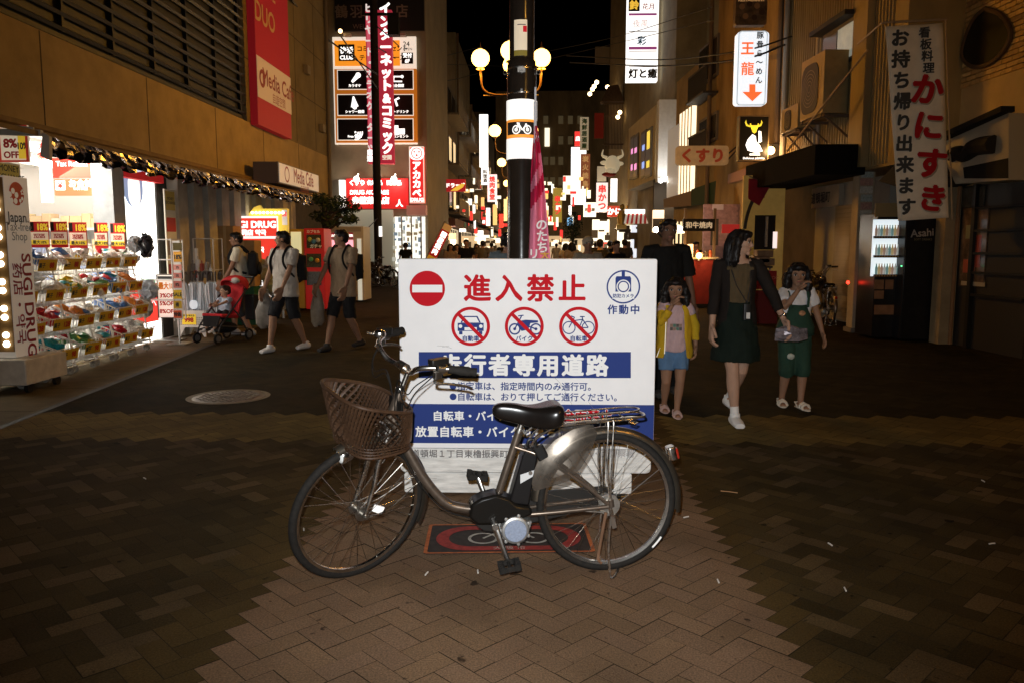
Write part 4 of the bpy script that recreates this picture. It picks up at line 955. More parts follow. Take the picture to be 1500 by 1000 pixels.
def pack_mesh(seed):
 r = random.Random(seed); mb = MB(); n = 6
 def pt(i, j, s):
  u, v = i / n * 2 - 1, j / n * 2 - 1
  h = (1 - u ** 4) * (1 - v ** 2) * .04
  return (u * .09 * (1 - .08 * abs(v)), v * .065 * (1 + .05 * math.cos(u * 5)), s * h + r.uniform(-.004, .004))
 vs = [pt(i, j, s) for s in (1, -1) for i in range(n + 1) for j in range(n + 1)]; k = (n + 1) ** 2; fs = []
 for s in (0, 1):
  for i in range(n):
   for j in range(n):
    a = s * k + i * (n + 1) + j; q = (a, a + n + 1, a + n + 2, a + 1); fs.append(q if s == 0 else q[::-1])
 mb.add(vs, fs); return mb
packs = {}
for nme, c in pk_cols:
 m = mat('wrap_' + nme, c, .28, coat=.6, noise=.5, nscale=25)
 packs[nme] = [pack_mesh(i + len(nme)).build('snack_packet', m) for i in range(2)]
used = set()
tier_cols = {(1, 3): 'blue', (0, 3): 'blue', (2, 3): 'pale', (3, 3): 'pale', (4, 3): 'pale', (5, 3): 'pale', (1, 2): 'pale', (2, 2): 'yellow', (3, 2): 'pale', (4, 2): 'blue', (5, 2): 'orange', (0, 2): 'red', (1, 1): 'red', (2, 1): 'orange', (3, 1): 'pale', (4, 1): 'blue', (5, 1): 'orange', (0, 1): 'blue', (0, 0): 'teal', (1, 0): 'teal', (2, 0): 'green', (3, 0): 'pale', (4, 0): 'red', (5, 0): 'pale'}
for i, (x, y) in enumerate(cx):
 c = cp if i == 0 else dup(cp)
 c.location = (x, y, 0.002); c['label'] = 'white wire cart with four tiers of snack baskets, ' + ords[i]
 for tier in range(4):
  main = tier_cols[(i, tier)]
  for k in range(12):
   nme = main if rnd.random() < .72 else rnd.choice(pk_cols)[0]
   src = rnd.choice(packs[nme])
   if src.name in used: o = src.copy(); C.objects.link(o)
   else: o = src; used.add(src.name)
   xf = .02 - tier * .062; f = rnd.uniform(.12, .8)
   o.location = (x + xf * (1 - f) - .43 * f + .02, y + rnd.uniform(-.15, .15), .15 + tier * .335 + .07 + f * .13 + rnd.uniform(0, .09))
   o.rotation_euler = (rnd.uniform(-.6, .6), rnd.uniform(-.1, .9), rnd.uniform(0, 6.3)); s = rnd.uniform(.8, 1.15); o.scale = (s, s, s)
   tag(o, nme + ' plastic-wrapped snack packet heaped in the wire baskets of the drugstore carts', 'snack packet', nme + ' snack packets in the cart baskets')
hp = None
for i, (x0, x1, y0) in enumerate(((43, 72.5, 325), (73, 99.5, 325), (100, 128, 326), (137, 158.5, 326.5), (161, 183.5, 327.5))):
 Y = (8.75, 9.15, 9.6, 10.3, 10.9)[i]
 f = camf((x0 + x1) / 2, y0 + 18, Y); a = f.uv(x0, y0); b = f.uv(x1, y0 + 38); c = f.o.copy(); c.z = f.at(*b).z
 t = thing('header_card', 'red and yellow sale card standing on the wire carts, ' + ['first from the tax-free sign', 'second from the tax-free sign', 'third from the tax-free sign', 'fourth from the tax-free sign', 'farthest from the tax-free sign'][i], 'sale card', c, 0, 'sale cards on the carts')
 panel(f, *a, *b, .012, mat('card_red', (.5, .02, .02), .5, es=.12, ecol=(.8, .03, .03)), 'card', t, z=-.012)
 u0, u1 = a[0], b[0]; vt, vb = a[1], b[1]; H = vt - vb; W = u1 - u0
 panel(f, u0 + .02 * W, vt - .40 * H, u1 - .02 * W, vt - .70 * H, .002, mat('card_cream', (.8, .62, .48), .5, es=.25, ecol=(.9, .7, .5)), 'price_field', t)
 panel(f, u0 + .02 * W, vt - .70 * H, u1 - .02 * W, vt - .88 * H, .002, yl, 'yellow_field', t)
 panel(f, u0 + .02 * W, vt - .02 * H, u0 + .22 * W, vt - .36 * H, .002, blk, 'black_field', t)
 text('18%', mat('card_gold', (.85, .6, .05), .5, es=.3, ecol=(.9, .65, .05)), H * .34, f, u0 + .68 * W, vt - .2 * H, .003, bold=.05, parent=t, sx=.8)
 text('3%5%8%', rp, H * .24, f, (u0 + u1) / 2, vt - .55 * H, .005, bold=.03, parent=t, sx=.62 * W / H * 1.2)
 text('最大18%', ink, H * .15, f, (u0 + u1) / 2, vt - .79 * H, .005, bold=.03, parent=t)
# ------------------------------------------------------------------ street lamps with round globes
globe_m = glow('globe_glass', (1, .58, .15), 6)
lpm = mat('lamp_post_brown', (.05, .026, .014), .45, .4)
def street_lamp(px, Y, half, zc, label, globes=((-1, 0), (1, 0)), energy=0, r=.2, base=None):
 x = (P(px, 362, Y)).x if base is None else base
 t = thing('street_lamp', label, 'street lamp', (x, Y, 0), 0, 'globe street lamps down the street')
 mb = MB(); mb.lathe([(.09, 0), (.09, .5), (.055, .6), (.05, zc - .3), (.03, zc + .15), (0, zc + .2)], (x, Y, 0), 14); mb.build('post', lpm, t)
 for (sx, sy) in globes:
  h = V((sx * half, sy * half, 0)); c = V((x, Y, zc))
  ab = MB(); ab.tube(bez([c + V((0, 0, -.72)), c + h * .55 + V((0, 0, -.72)), c + h * .92 + V((0, 0, -.6)), c + h + V((0, 0, -.22))], 6), .022, 8)
  ab.tube([c + V((0, 0, -.74)), c + h * .9 + V((0, 0, -.74))], .015, 6)
  a = ab.build('arm', lpm, t)
  mb = MB(); mb.lathe([(.09, -.22), (.07, -.19), (.03, -.2)], c + h, 14); mb.lathe([(.05, .19), (.02, .22), (.012, .3), (0, .32)], c + h, 10); mb.build('globe_cap', lpm, a)
  mb = MB(); mb.ball(c + h, (r, r, r * .97), 20); mb.build('globe', globe_m, a)
 if energy: lamp('street_lamp_light', 'POINT', (x, Y, zc - .25), energy * .5, (1, .48, .08), .25)
 return t
street_lamp(748.5, 16.7, .62, 5.28, 'nearest lit globe street lamp, four round globes partly behind the banded pole', ((-1, 0), (1, 0), (0, 1), (0, -1)), 0, .185)
street_lamp(752, 26.3, .60, 5.2, 'second lit globe street lamp down the street, left of the banded pole', ((-1, 0), (1, 0)), 500)
street_lamp(754, 37, .60, 5.3, 'third lit globe street lamp down the street, small round globes by the pole', ((-1, 0), (1, 0)), 500)
street_lamp(757, 49, .62, 5.3, 'fourth lit globe street lamp, far down the street', ((-1, 0), (1, 0)), 500)
street_lamp(758, 62, .62, 5.2, 'fifth lit globe street lamp, tiny among the far signs', ((-1, 0), (1, 0)), 400)
street_lamp(759, 78, .62, 5.2, 'farthest lit globe street lamp, at the end of the street', ((-1, 0), (1, 0)), 1400)
for sx, sy in ((-.62, 0), (.62, 0)): lamp('street_lamp_light', 'POINT', (P(748.5, 362, 16.7).x + sx, 16.7 + sy, 5.0), 360, (1, .44, .035), .2)
street_lamp(0, -1.5, .62, 5.42, 'added globe street lamp, unseen behind the camera, warming the facades and banner', ((-1, 0), (1, 0)), 0, .2, base=4.6)  # unseen post, added to carry the extra light on the next line
lamp('street_lamp_light', 'POINT', (4.6, -1.5, 5.0), 390, (1, .48, .07), .3)  # extra light added out of view to warm facades and banner
# ------------------------------------------------------------------ things outside the drugstore
def vtube_rack(name, label, cat, x0, x1, y0, y1, Y, dp, shelves, m=wire, group=None):
 a, b = P(x0, y1, Y), P(x1, y1, Y); z1 = P(x0, y0, Y).z; z0 = max(.02, a.z)
 t = thing(name, label, cat, ((a.x + b.x) / 2, Y + dp / 2, 0 if z0 < .1 else z0), 0, group); mb = MB()
 for x in (a.x, b.x):
  for y in (Y, Y + dp): mb.tube([(x, y, z0), (x, y, z1)], .012, 6)
 mb.build('posts', m, t)
 for s in shelves:
  z = z0 + (z1 - z0) * s; mb = MB()
  for k in range(7): yy = Y + dp * k / 6; mb.tube([(a.x, yy, z), (b.x, yy, z)], .006, 5)
  for k in range(2): xx = (a.x, b.x)[k]; mb.tube([(xx, Y, z), (xx, Y + dp, z)], .008, 5)
  mb.build('shelf', m, t)
 return t, a, b, z0, z1
vtube_rack('wire_rack', 'tall white wire rack beside the snack carts', 'rack', 204, 256, 351, 470, 12.15, .4, (.25, .5, .75, 1))
vtube_rack('wire_rack', 'white wire rack behind the clear umbrellas', 'rack', 288, 317, 350, 470, 13.7, .4, (.3, .62, 1))
for (px, py, s, c, lab) in ((197, 358, (.1, .09, .12), (.62, .62, .62), 'pale plastic pack on the end of the snack carts, upper'), (193, 380, (.1, .09, .07), (.55, .5, .45), 'grey plastic pack on the end of the snack carts, lower'), (218, 425, (.14, .1, .13), (.55, .62, .7), 'large pale blue bag hanging beside the snack carts'), (210, 450, (.13, .1, .15), (.5, .48, .42), 'crumpled clear bag hanging low beside the snack carts'), (214, 360, (.09, .1, .17), (.02, .02, .025), 'black umbrella cover hanging on the white wire rack')):
 q = P(px, py, 11.7); mb = MB(); r_ = random.Random(px)
 mb.ball(q, s, 18); mb.v = [v + V((r_.uniform(-.03, .03), r_.uniform(-.03, .03), r_.uniform(-.03, .03))) for v in mb.v]
 tag(mb.build('plastic_bag', mat('bag_%d' % px, c, .3, coat=.4, noise=.4, nscale=14)), lab, 'bag')
t1, f = board('sale_sign', 'white sale sign with red discount figures standing behind the snack carts', 'sign', 229, 402, 262, 466, 12.5, mat('sale_white', (.8, .74, .66), .6, es=.5, ecol=(1, .85, .7)), .04, frame=ink, fw=.012)
panel(f, *f.uv(231, 405), *f.uv(261, 411), .004, ink, 'black_field', t1)
tx(f, t1, '最大18%', 246, 419, 11, mat('orange_ink', (.8, .25, .02), .6), bold=.05, sx=.7)
for i, s in enumerate(('3%OFF', '5%OFF', '8%OFF')): tx(f, t1, s, 246, 433 + i * 11.5, 8.5, rp, bold=.04)
MB().cyl(f.at(0, -.9, -.02), (f.o.x, f.o.y, 0), .02, 8).box((f.o.x, f.o.y, .012), (.4, .3, .024)).build('stand', steel, t1)
t1, f = board('price_strip', 'narrow tall price strip on a thin stand, right of the white sale sign', 'sign', 252, 353, 268, 468, 12.0, mat('strip_white', (.75, .68, .55), .6, es=.3, ecol=(.9, .75, .55)), .02)
panel(f, *f.uv(253, 356), *f.uv(267, 367), .003, mat('strip_olive', (.12, .09, .03), .6), 'field', t1)
for y0, y1, c in ((369, 384, (.7, .35, .05)), (388, 396, (.7, .3, .25)), (400, 408, (.65, .25, .2)), (412, 422, (.6, .2, .16)), (425, 438, (.8, .55, .05)), (441, 452, (.6, .4, .05)), (455, 466, (.65, .12, .05))):
 panel(f, *f.uv(254, y0), *f.uv(266.5, y1), .003, mat('field_%g' % y0, c, .6, es=.1, ecol=c), 'field', t1)
 tx(f, t1, {369: '18%', 388: '3%', 400: '5%', 412: '8%', 425: 'SALE', 441: '得', 455: '特価'}[y0], 260, (y0 + y1) / 2, (y1 - y0) * .6, ink, bold=.04, z=.006, sx=.8)
MB().cyl((f.o.x - .02, 12.02, 0), (f.o.x - .02, 12.02, .6), .012, 8).box((f.o.x - .02, 12.02, .01), (.3, .3, .02)).build('stand', steel, t1)
Yc = 13.0; a, b = P(262, 490, Yc), P(302, 490, Yc); cxm = (a.x + b.x) / 2
t = thing('white_crate', 'white plastic crate on short legs holding clear umbrellas, with a yellow 998 price card', 'crate', (cxm, Yc + .2, 0))
W = b.x - a.x; mb = MB(); zt = P(262, 455, Yc).z
for (dx, dy, sx, sy) in ((0, 0, W, .02), (0, .4, W, .02), (-W / 2, .2, .02, .42), (W / 2, .2, .02, .42)):
 mb.box((cxm + dx, Yc + dy, (.16 + zt) / 2), (sx, sy, zt - .16))
mb.box((cxm, Yc + .2, .18), (W, .4, .03))
for s in (-1, 1):
 for y in (0, .38): mb.prism([(cxm + s * W / 2, Yc + y - .012, .17), (cxm + s * (W / 2 - .12), Yc + y - .012, .17), (cxm + s * (W / 2 - .03), Yc + y - .012, 0), (cxm + s * W / 2, Yc + y - .012, 0)], (0, .03, 0))
mb.build('tub', mat('crate_white', (.75, .73, .66), .5), t)
mb = MB()
for i in range(14):
 for j in range(4): mb.box((cxm - W / 2 + .03 + i * (W - .06) / 13, Yc - .0115, .21 + j * .035), (.016, .003, .02))
mb.build('lattice', mat('lattice_dark', (.3, .28, .24), .7), t)
f = camf(275, 468, Yc - .014)
pc = panel(f, *f.uv(266.5, 460.5), *f.uv(287.5, 475.5), .004, yl, 'price_card', t)
q = tx(f, t, '998', 277, 468.5, 9, rp, bold=.06, z=.006); q2 = tx(f, t, '特価 限定品', 277, 462.5, 3.2, ink, bold=.03, z=.006)
clr = mat('clear_vinyl', (.75, .8, .84), .25, noise=.35, nscale=30, stretch=(6, 6, .6), coat=.5, alpha=.85)
def umbrella_proto():
 t = thing('clear_umbrella', 'furled clear umbrella', 'umbrella', (0, 0, 0), 0, 'clear umbrellas in the white crate'); lb = dict(local=True)
 mb = MB(); n = 12; vs = [];
 for i, (r, z) in enumerate(((.008, .02), (.018, .1), (.03, .35), (.036, .55), (.03, .66), (.012, .70))):
  for k in range(n): a = 2 * PI * k / n; q = r * (1 + (.35 if k % 2 else -.2)); vs.append((q * math.cos(a), q * math.sin(a), z))
 mb.add(vs, [(i * n + k, i * n + (k + 1) % n, (i + 1) * n + (k + 1) % n, (i + 1) * n + k) for i in range(5) for k in range(n)]); mb.build('canopy', clr, t, **lb)
 MB().tube([(0, 0, 0), (0, 0, .8)], .005, 6).build('shaft', steel, t, **lb)
 MB().tube(bez([(0, 0, .72), (0, 0, .82), (.02, 0, .865), (.05, 0, .86), (.06, 0, .82)], 4), .011, 8).build('handle', mat('handle_dark', (.06, .05, .045), .4), t, **lb)
 return t
up_ = umbrella_proto(); k = 0
for j in range(3):
 for i in range(8):
  o = up_ if k == 0 else dup(up_); k += 1
  o.location = (cxm - .22 + i * .075 + rnd.uniform(-.015, .015) + .06, Yc + .08 + j * .12, .2); o.rotation_euler = (rnd.uniform(-.05, .1), rnd.uniform(-.1, .1), rnd.uniform(0, 6))
  o['label'] = 'furled clear umbrella with dark handle standing in the white crate'; o['group'] = 'clear umbrellas in the white crate'
t1, f = board('umbrella_card', 'white round card in front of the clear umbrellas', 'card', 277, 440, 290, 453, 12.96, mat('card_pale', (.7, .78, .85), .5, es=.3, ecol=(.8, .9, 1)), .01, r=.06)
mb = MB(); q = P(290, 420, 13.55); mb.box(q + V((0, 0, 0)), (.05, .04, 1.3)); mb.box(q + V((0, 0, -.9)), (.05, .04, .5)); tag(mb.build('rack_post', white), 'white square post standing between the clear umbrellas', 'post')
for i, (px, py) in enumerate(((283, 392), (290, 386), (296, 392), (303, 390), (309, 398), (286, 402), (301, 402))):
 q = P(px, py, 13.5); mb = MB(); mb.rbox(q, (.07, .05, .13), .015, az=i * .5); mb.tube([q + V((0, 0, .06)), q + V((0, 0, .12))], .008, 6)
 tag(mb.build('hanging_pack', mat('pack_%d' % (i % 3), ((.25, .22, .2), (.6, .6, .58), (.4, .08, .06))[i % 3], .35), bevel=.004), ('dark', 'pale', 'red')[i % 3] + ' small goods pack hanging above the clear umbrellas', 'goods pack', ('dark', 'pale', 'red')[i % 3] + ' packs above the umbrellas')
cbm = mat('cardboard', (.4, .24, .1), .8, noise=.2, nscale=6)
for i, (x0, y0, x1, y1, lab) in enumerate(((319, 377, 337, 410, 'lower cardboard carton behind the man at the stroller'), (318, 331, 341, 377, 'upper cardboard carton behind the man at the stroller'), (340, 352, 372, 385, 'wide cardboard carton on the pile behind the man with the backpack'), (338, 385, 372, 420, 'cardboard carton under the wide one behind the man with the backpack'))):
 Y = 15.0; a = P(x0, y1, Y); b = P(x1, y0, Y)
 o = thing('cardboard_carton', lab, 'carton', ((a.x + b.x) / 2, Y + .2, a.z), 0, 'cardboard cartons by the drugstore wall')
 MB().box(((a.x + b.x) / 2, Y + .2, (a.z + b.z) / 2), (b.x - a.x, .4, b.z - a.z - .004)).build('box', cbm, o, bevel=.006)
 MB().box(((a.x + b.x) / 2, Y - .002, (a.z + b.z) / 2), (.05, .003, b.z - a.z - .02)).build('tape', mat('tape_tan', (.5, .36, .18), .35), o)
MB_ = None
a, b = P(318, 470, 15.0), P(372, 420, 15.0)
o = thing('green_crate', 'dark green plastic crate under the pile of cardboard cartons', 'crate', ((a.x + b.x) / 2, 15.2, 0)); MB().box(((a.x + b.x) / 2, 15.2, b.z / 2 - .002), (b.x - a.x, .4, b.z - .006)).build('tub', mat('crate_green', (.02, .1, .05), .5), o, bevel=.01)
MB().box(((a.x + b.x) / 2, 14.997, b.z / 2), (b.x - a.x - .1, .01, b.z * .5)).build('rim', mat('crate_green2', (.015, .07, .035), .5), o)
t1, f = board('drugstore_sign', 'lit red and white drugstore sign standing by the wall behind the men', 'sign', 332, 317, 409, 452, 16.2, glow('sugi_white', (1, .95, .9), 1.1), .12)
panel(f, *f.uv(335, 320), *f.uv(406, 346.5), .012, redsign, 'red_panel', t1); panel(f, *f.uv(335, 350), *f.uv(406, 382), .012, redsign, 'red_panel', t1)
tx(f, t1, 'SUGI DRUG', 370, 329, 13.5, wl, bold=.045, z=.016); tx(f, t1, '药店 약국', 372, 341, 9, wl, bold=.05, z=.016); tx(f, t1, '药店・약국', 366, 366, 9, wl, bold=.04, z=.016)
ym = mat('marquee_yellow', (.7, .5, .06), .5, es=.45, ecol=(.9, .62, .1))
t2 = thing('marquee_board', 'yellow arrow-shaped marquee board with small bulbs behind the lit drugstore sign', 'sign board', P(392, 400, 16.4) * 1)
t2.location.z = 0
f = camf(392, 330, 16.45); q = lambda x, y: f.at(*f.uv(x, y))
mb = MB(); mb.prism([q(361, 318), q(372, 304), q(380, 301), q(383, 306), q(421, 306), q(421, 344), q(409, 400), q(361, 400)], (0, .12, 0)); mb.build('panel', ym, t2)
for i in range(9):
 mb = MB(); mb.ball(f.at(*f.uv(370 + i * 5.6, 312), .02), .028, 8); mb.build('bulb', glow('bulb', (1, .93, .72), 6), t2)
mb = MB(); mb.cyl(V((f.o.x - .3, 16.5, 0)), V((f.o.x - .3, 16.5, 1)), .03, 8); mb.cyl(V((f.o.x + .25, 16.5, 0)), V((f.o.x + .25, 16.5, 1)), .03, 8); mb.build('legs', steel, t2)
panel(f, *f.uv(413, 308), *f.uv(421, 330), .012, mat('marquee_side', (.75, .72, .68), .5, es=.3, ecol=(.9, .85, .8)), 'side_field', t2); text('店', redsign, .1, f, *f.uv(417, 314), .016, parent=t2, bold=.04)
vtube_rack('goods_cart', 'white wire goods cart with shelves in front of the lit drugstore sign', 'cart', 357, 378, 414, 471, 15.2, .4, (.1, .35, .6, .85, 1))
for i in range(16):
 px, py = rnd.uniform(383, 405), 384 + i * 5.0; q = P(px, py, 15.6 - .2 * rnd.random()); mb = MB(); r_ = random.Random(i)
 mb.ball(q, (.12, .09, .13), 10); mb.v = [v + V([r_.uniform(-.03, .03) for _ in range(3)]) for v in mb.v]
 kc = i % 3; tag(mb.build('goods_bag', mat('goodsbag_%d' % kc, ((.6, .55, .4), (.45, .38, .15), (.35, .28, .2))[kc], .3, coat=.5, noise=.5, nscale=12)), ('pale', 'yellowish', 'brownish')[kc] + ' bag of goods in the hanging bundle under the lit drugstore sign', 'bag', ('pale', 'yellowish', 'brownish')[kc] + ' bags in the hanging bundle')
def machine(name, label, cat, x0, x1, y0, Y, m, dp=.7, yb=None):
 a, b = P(x0, y0, Y), P(x1, y0, Y); t = thing(name, label, cat, ((a.x + b.x) / 2, Y + dp / 2, 0))
 MB().box(((a.x + b.x) / 2, Y + dp / 2, a.z / 2 + .02), (b.x - a.x, dp, a.z - .04)).build('cabinet', m, t, bevel=.012); return t, camf((x0 + x1) / 2, y0 + 30, Y)
t1, f = machine('yellow_cabinet', 'tall yellow-framed cabinet with a pale glowing front, left of the red toy machine', 'cabinet', 424, 444, 336, 18.6, mat('cab_yellow', (.55, .33, .04), .5))
panel(f, *f.uv(426, 340), *f.uv(442, 372), .012, glow('cab_glow', (.75, .68, .35), .7), 'front', t1)
t1, f = machine('toy_machine', 'red capsule toy machine stack with dark windows behind the walking men', 'toy machine', 445, 474, 335, 18.4, mat('toy_red', (.42, .015, .015), .4, es=.12, ecol=(.8, .02, .02)))
gl = mat('machine_glass', (.05, .05, .05), .12, noise=.6, nscale=30)
for y0 in (344, 372, 398): panel(f, *f.uv(449, y0), *f.uv(471, y0 + 20), .01, gl, 'window', t1)
tx(f, t1, 'ガチャ', 463, 361, 6, wprint, bold=.05, z=.014); tx(f, t1, 'カプセル', 459, 339.5, 5, wprint, bold=.04, z=.006)
for (px, py, c) in ((454, 351, (.5, .5, .1)), (460, 354, (.1, .3, .5)), (466, 352, (.5, .5, .5)), (456, 380, (.1, .4, .2)), (465, 382, (.6, .3, .05))):
 mb = MB(); mb.ball(f.at(*f.uv(px, py), .018), .055, 10); mb.build('capsule', mat('caps_%d' % px, c, .3), t1)
t1, f = machine('game_machine', 'white prize game machine with a pink glowing inside, beside the pole-side building', 'game machine', 482, 532, 332, 21.5, mat('game_white', (.55, .52, .48), .5), .9)
panel(f, *f.uv(486, 352), *f.uv(519, 425), .01, glow('game_pink', (1, .42, .5), 1.2), 'lit_window', t1); panel(f, *f.uv(484, 341), *f.uv(517, 350), .014, mat('game_red', (.3, .02, .03), .5, es=.2, ecol=(.6, .03, .06)), 'name_plate', t1)
tx(f, t1, 'GAME CORNER', 500, 345.5, 5, wl, bold=.03, z=.018); panel(f, *f.uv(484, 333), *f.uv(529, 339.5), .012, mat('game_lattice', (.35, .33, .3), .6), 'lattice', t1)
panel(f, *f.uv(523, 350), *f.uv(531, 440), .012, glow('game_side', (.75, .78, .65), .5), 'side_light', t1)
leafm = mat('leaf_dark', (.016, .028, .010), .6, noise=.6, nscale=6)
leafm2 = mat('leaf_mid', (.03, .05, .016), .6, noise=.6, nscale=6)
def leaves(mb, c, rad, n, s, r_):
 for _ in range(n):
  d = V((r_.gauss(0, 1), r_.gauss(0, 1), r_.gauss(0, 1))); d.normalize(); d *= r_.random() ** .45
  p = V(c) + V((d.x * rad[0], d.y * rad[1], d.z * rad[2])); u = V((r_.gauss(0, 1), r_.gauss(0, 1), r_.gauss(0, .6))).normalized(); q = u.orthogonal().normalized(); k = s * r_.uniform(.6, 1.3)
  mb.m = 0 if r_.random() < .6 else 1
  mb.add([p - u * k, p + q * k * .45, p + u * k, p - q * k * .45], [(0, 1, 2, 3)])
 mb.m = 0
r_ = random.Random(4)
tr = P(477, 430, 19.5); t = thing('street_tree', 'small dark cloud-pruned tree at the corner of the drugstore', 'tree', (tr.x, 19.5, 0))
mb = MB(); top = P(480, 312, 19.5)
mb.tube(bez([(tr.x, 19.5, 0), (tr.x + .04, 19.5, .8), (tr.x - .03, 19.5, 1.5), (tr.x + .05, 19.5, top.z)], 5), [.075 - .0025 * i for i in range(16)], 8)
cl = [(472, 292, .26), (484, 300, .3), (500, 296, .3), (512, 304, .26), (470, 318, .28), (486, 326, .25), (502, 318, .3), (515, 322, .2), (494, 308, .26)]
for px, py, rr in cl: q = P(px, py, 19.5); mb.tube(bez([(tr.x, 19.5, min(q.z - .35, 1.9)), (q + V((tr.x, 19.5, q.z - .2))) / 2, q], 4), [.035 - .002 * i for i in range(9)], 6)
mb.build('trunk', mat('bark_dark', (.05, .035, .025), .9, noise=.4), t)
mb = MB()
for px, py, rr in cl: q = P(px, py, 19.5); leaves(mb, q + V((0, r_.uniform(-.3, .3), 0)), (rr, rr, rr * .55), 170, .05, r_)
mb.build('crown', [leafm, leafm2], t, smooth=False, recalc=False)
for i, (px, pb, w_, h_, lab) in enumerate(((455, 446, .5, .9, 'dark potted shrub between the walking men and the red toy machine'), (472, 441, .35, .6, 'small potted shrub beside the trunk of the corner tree'))):
 q = G(px, pb); t = thing('potted_shrub', lab, 'shrub', q)
 MB().lathe([(.13, 0), (.18, .26), (.19, .28), (.16, .28), (.15, .24), (0, .24)], q, 16).build('pot', mat('pot_clay', (.14, .06, .035), .8), t)
 mb = MB(); leaves(mb, q + V((0, 0, .3 + h_ * .45)), (w_ * .7, w_ * .6, h_ * .5), 500, .06, r_); mb.build('foliage', [leafm, leafm2], t, smooth=False, recalc=False)
 MB().tube([q + V((0, 0, .2)), q + V((.02, 0, .6))], .02, 6).build('stem', mat('bark_dark', (.05, .035, .025)), t)
t = thing('cafe_sign_box', 'white lit cafe sign box over the end of the drugstore awning', 'sign', (-5.45, 17.6, 2.8))
a, b = PX(408, 237, -5.28), PX(467, 266, -5.28); z1, z0 = PX(408, 237, -5.28).z, PX(408, 268, -5.28).z
MB().box((-5.56, (a.y + b.y) / 2, (z0 + z1) / 2), (.52, b.y - a.y, z1 - z0)).build('box', mat('cafe_box_side', (.16, .13, .11), .6), t)
f = Frame((-5.29, (a.y + b.y) / 2, (z0 + z1) / 2), (0, 1, 0)); w2, h2 = (b.y - a.y) / 2 - .03, (z1 - z0) / 2 - .02
panel(f, -w2, -h2, w2, h2, .012, mat('cafe_lit', (.55, .47, .36), .5, es=.22, ecol=(1, .86, .68)), 'face', t)
text('Media Cafe', mat('cafe_red', (.3, .05, .04), .5), .44, f, .25, .04, .015, parent=t, bold=.015, sx=.8); text('自遊空間', mat('cafe_red', (.3, .05, .04)), .17, f, .3, -.22, .015, parent=t)
MB().ring(f.at(-1.02, .0, .015), f.ex, f.ey, .13, .17, 24).build('emblem', mat('cafe_red', (.3, .05, .04)), t, smooth=False)
def redbanner():
 a = PX(379, 182, -5.98 + .16); b = PX(428, 205, -5.98 + .16); zb = (a.z + b.z) / 2; Y0, Y1 = a.y, b.y
 t = thing('cafe_banner', 'tall red cafe banner with a white band fixed on the upper drugstore wall', 'banner', (-5.85, (Y0 + Y1) / 2, zb))
 rm = mat('banner_red', (.33, .012, .02), .6, es=.13, ecol=(.6, .02, .03)); wm = mat('banner_white2', (.62, .5, .38), .6, es=.1, ecol=(.8, .6, .4))
 MB().box((-5.91, (Y0 + Y1) / 2, (zb + 9) / 2), (.16, Y1 - Y0, 9 - zb)).build('panel', rm, t)
 f = Frame((-5.82, (Y0 + Y1) / 2, 0), (0, 1, 0)); hw = (Y1 - Y0) / 2
 z0, z1 = PX(383, 145, -5.83).z, PX(383, 86, -5.83).z
 panel(f, -hw, z0, hw, z1, .006, wm, 'white_band', t)
 text('Media Cafe', mat('cafe_red', (.3, .05, .04)), hw * .42, f, .22 * hw, (z0 + z1) / 2 + .08, .01, parent=t, bold=.015); text('自遊空間', mat('cafe_red', (.3, .05, .04)), hw * .2, f, .2 * hw, (z0 + z1) / 2 - .28, .01, parent=t)
 MB().ring(f.at(-hw * .74, (z0 + z1) / 2, .01), f.ex, f.ey, hw * .09, hw * .16, 24).build('emblem', mat('cafe_red', (.3, .05, .04)), t, smooth=False)
 gm_ = mat('banner_gold', (.6, .4, .22), .6)
 text('DUO', gm_, hw * .5, f, -hw * .45, z1 + .95, .004, parent=t, bold=.02); text('NINE', gm_, hw * .42, f, -hw * .3, z1 + 1.6, .004, parent=t, bold=.02)
 f = Frame((-5.9, Y0 - .001, 0), (1, 0, 0))
redbanner()
# ------------------------------------------------------------------ building with the orange club sign, beyond the side lane
YK = 36.0; fK = camf(555, 200, YK)
bk = thing('club_building', 'grey building with a large lit orange club sign above a red drugstore', 'building', (P(545, 362, YK).x, YK + 4, 0))
xl, xr = P(440, 362, YK).x, P(627, 362, YK).x
MB().box(((xl + xr) / 2, YK + 4.5, 7.6), (xr - xl, 8.9, 15.2)).build('wall', mat('club_grey', (.26, .21, .14), .8, noise=.2, nscale=1, bump=.2), bk)
panel(fK, *fK.uv(490, -40), *fK.uv(622, 46), .12, mat('club_black', (.02, .02, .02), .5), 'black_fascia', bk)
tx(fK, bk, '鶴羽ビル店', 545, 18, 19, mat('faded_sign', (.22, .18, .14), .6), bold=.02, z=.13, pitch=1.25); tx(fK, bk, 'WELCOME', 540, 40, 9, mat('faded_sign', (.22, .18, .14), .6), z=.13)
tC = thing('club_sign', 'large lit orange and black club sign with white icons on the grey building', 'sign', (fK.o.x, YK - .1, fK.at(*fK.uv(500, 210)).z))
org = glow('sign_orange_lit', (.95, .32, .02), .85); cream = glow('sign_cream', (.9, .8, .66), .8); blkp = mat('sign_black_panel', (.015, .013, .012), .4)
z = .0; panel(fK, *fK.uv(488, 56), *fK.uv(612, 212), .15, cream, 'panel', tC)
panel(fK, *fK.uv(491, 61.5), *fK.uv(587, 98), .17, org, 'orange_field', tC); panel(fK, *fK.uv(491, 103), *fK.uv(612, 210), .17, mat('orange_dim', (.5, .15, .02), .5, es=.4, ecol=(.8, .24, .02)), 'orange_field', tC)
panel(fK, *fK.uv(497, 67), *fK.uv(521, 91), .18, blkp, 'club_plate', tC); tx(fK, tC, '快活', 509, 75.5, 9.5, wl, bold=.04, z=.19); tx(fK, tC, 'CLUB', 509, 86, 7.6, wl, bold=.04, z=.19)
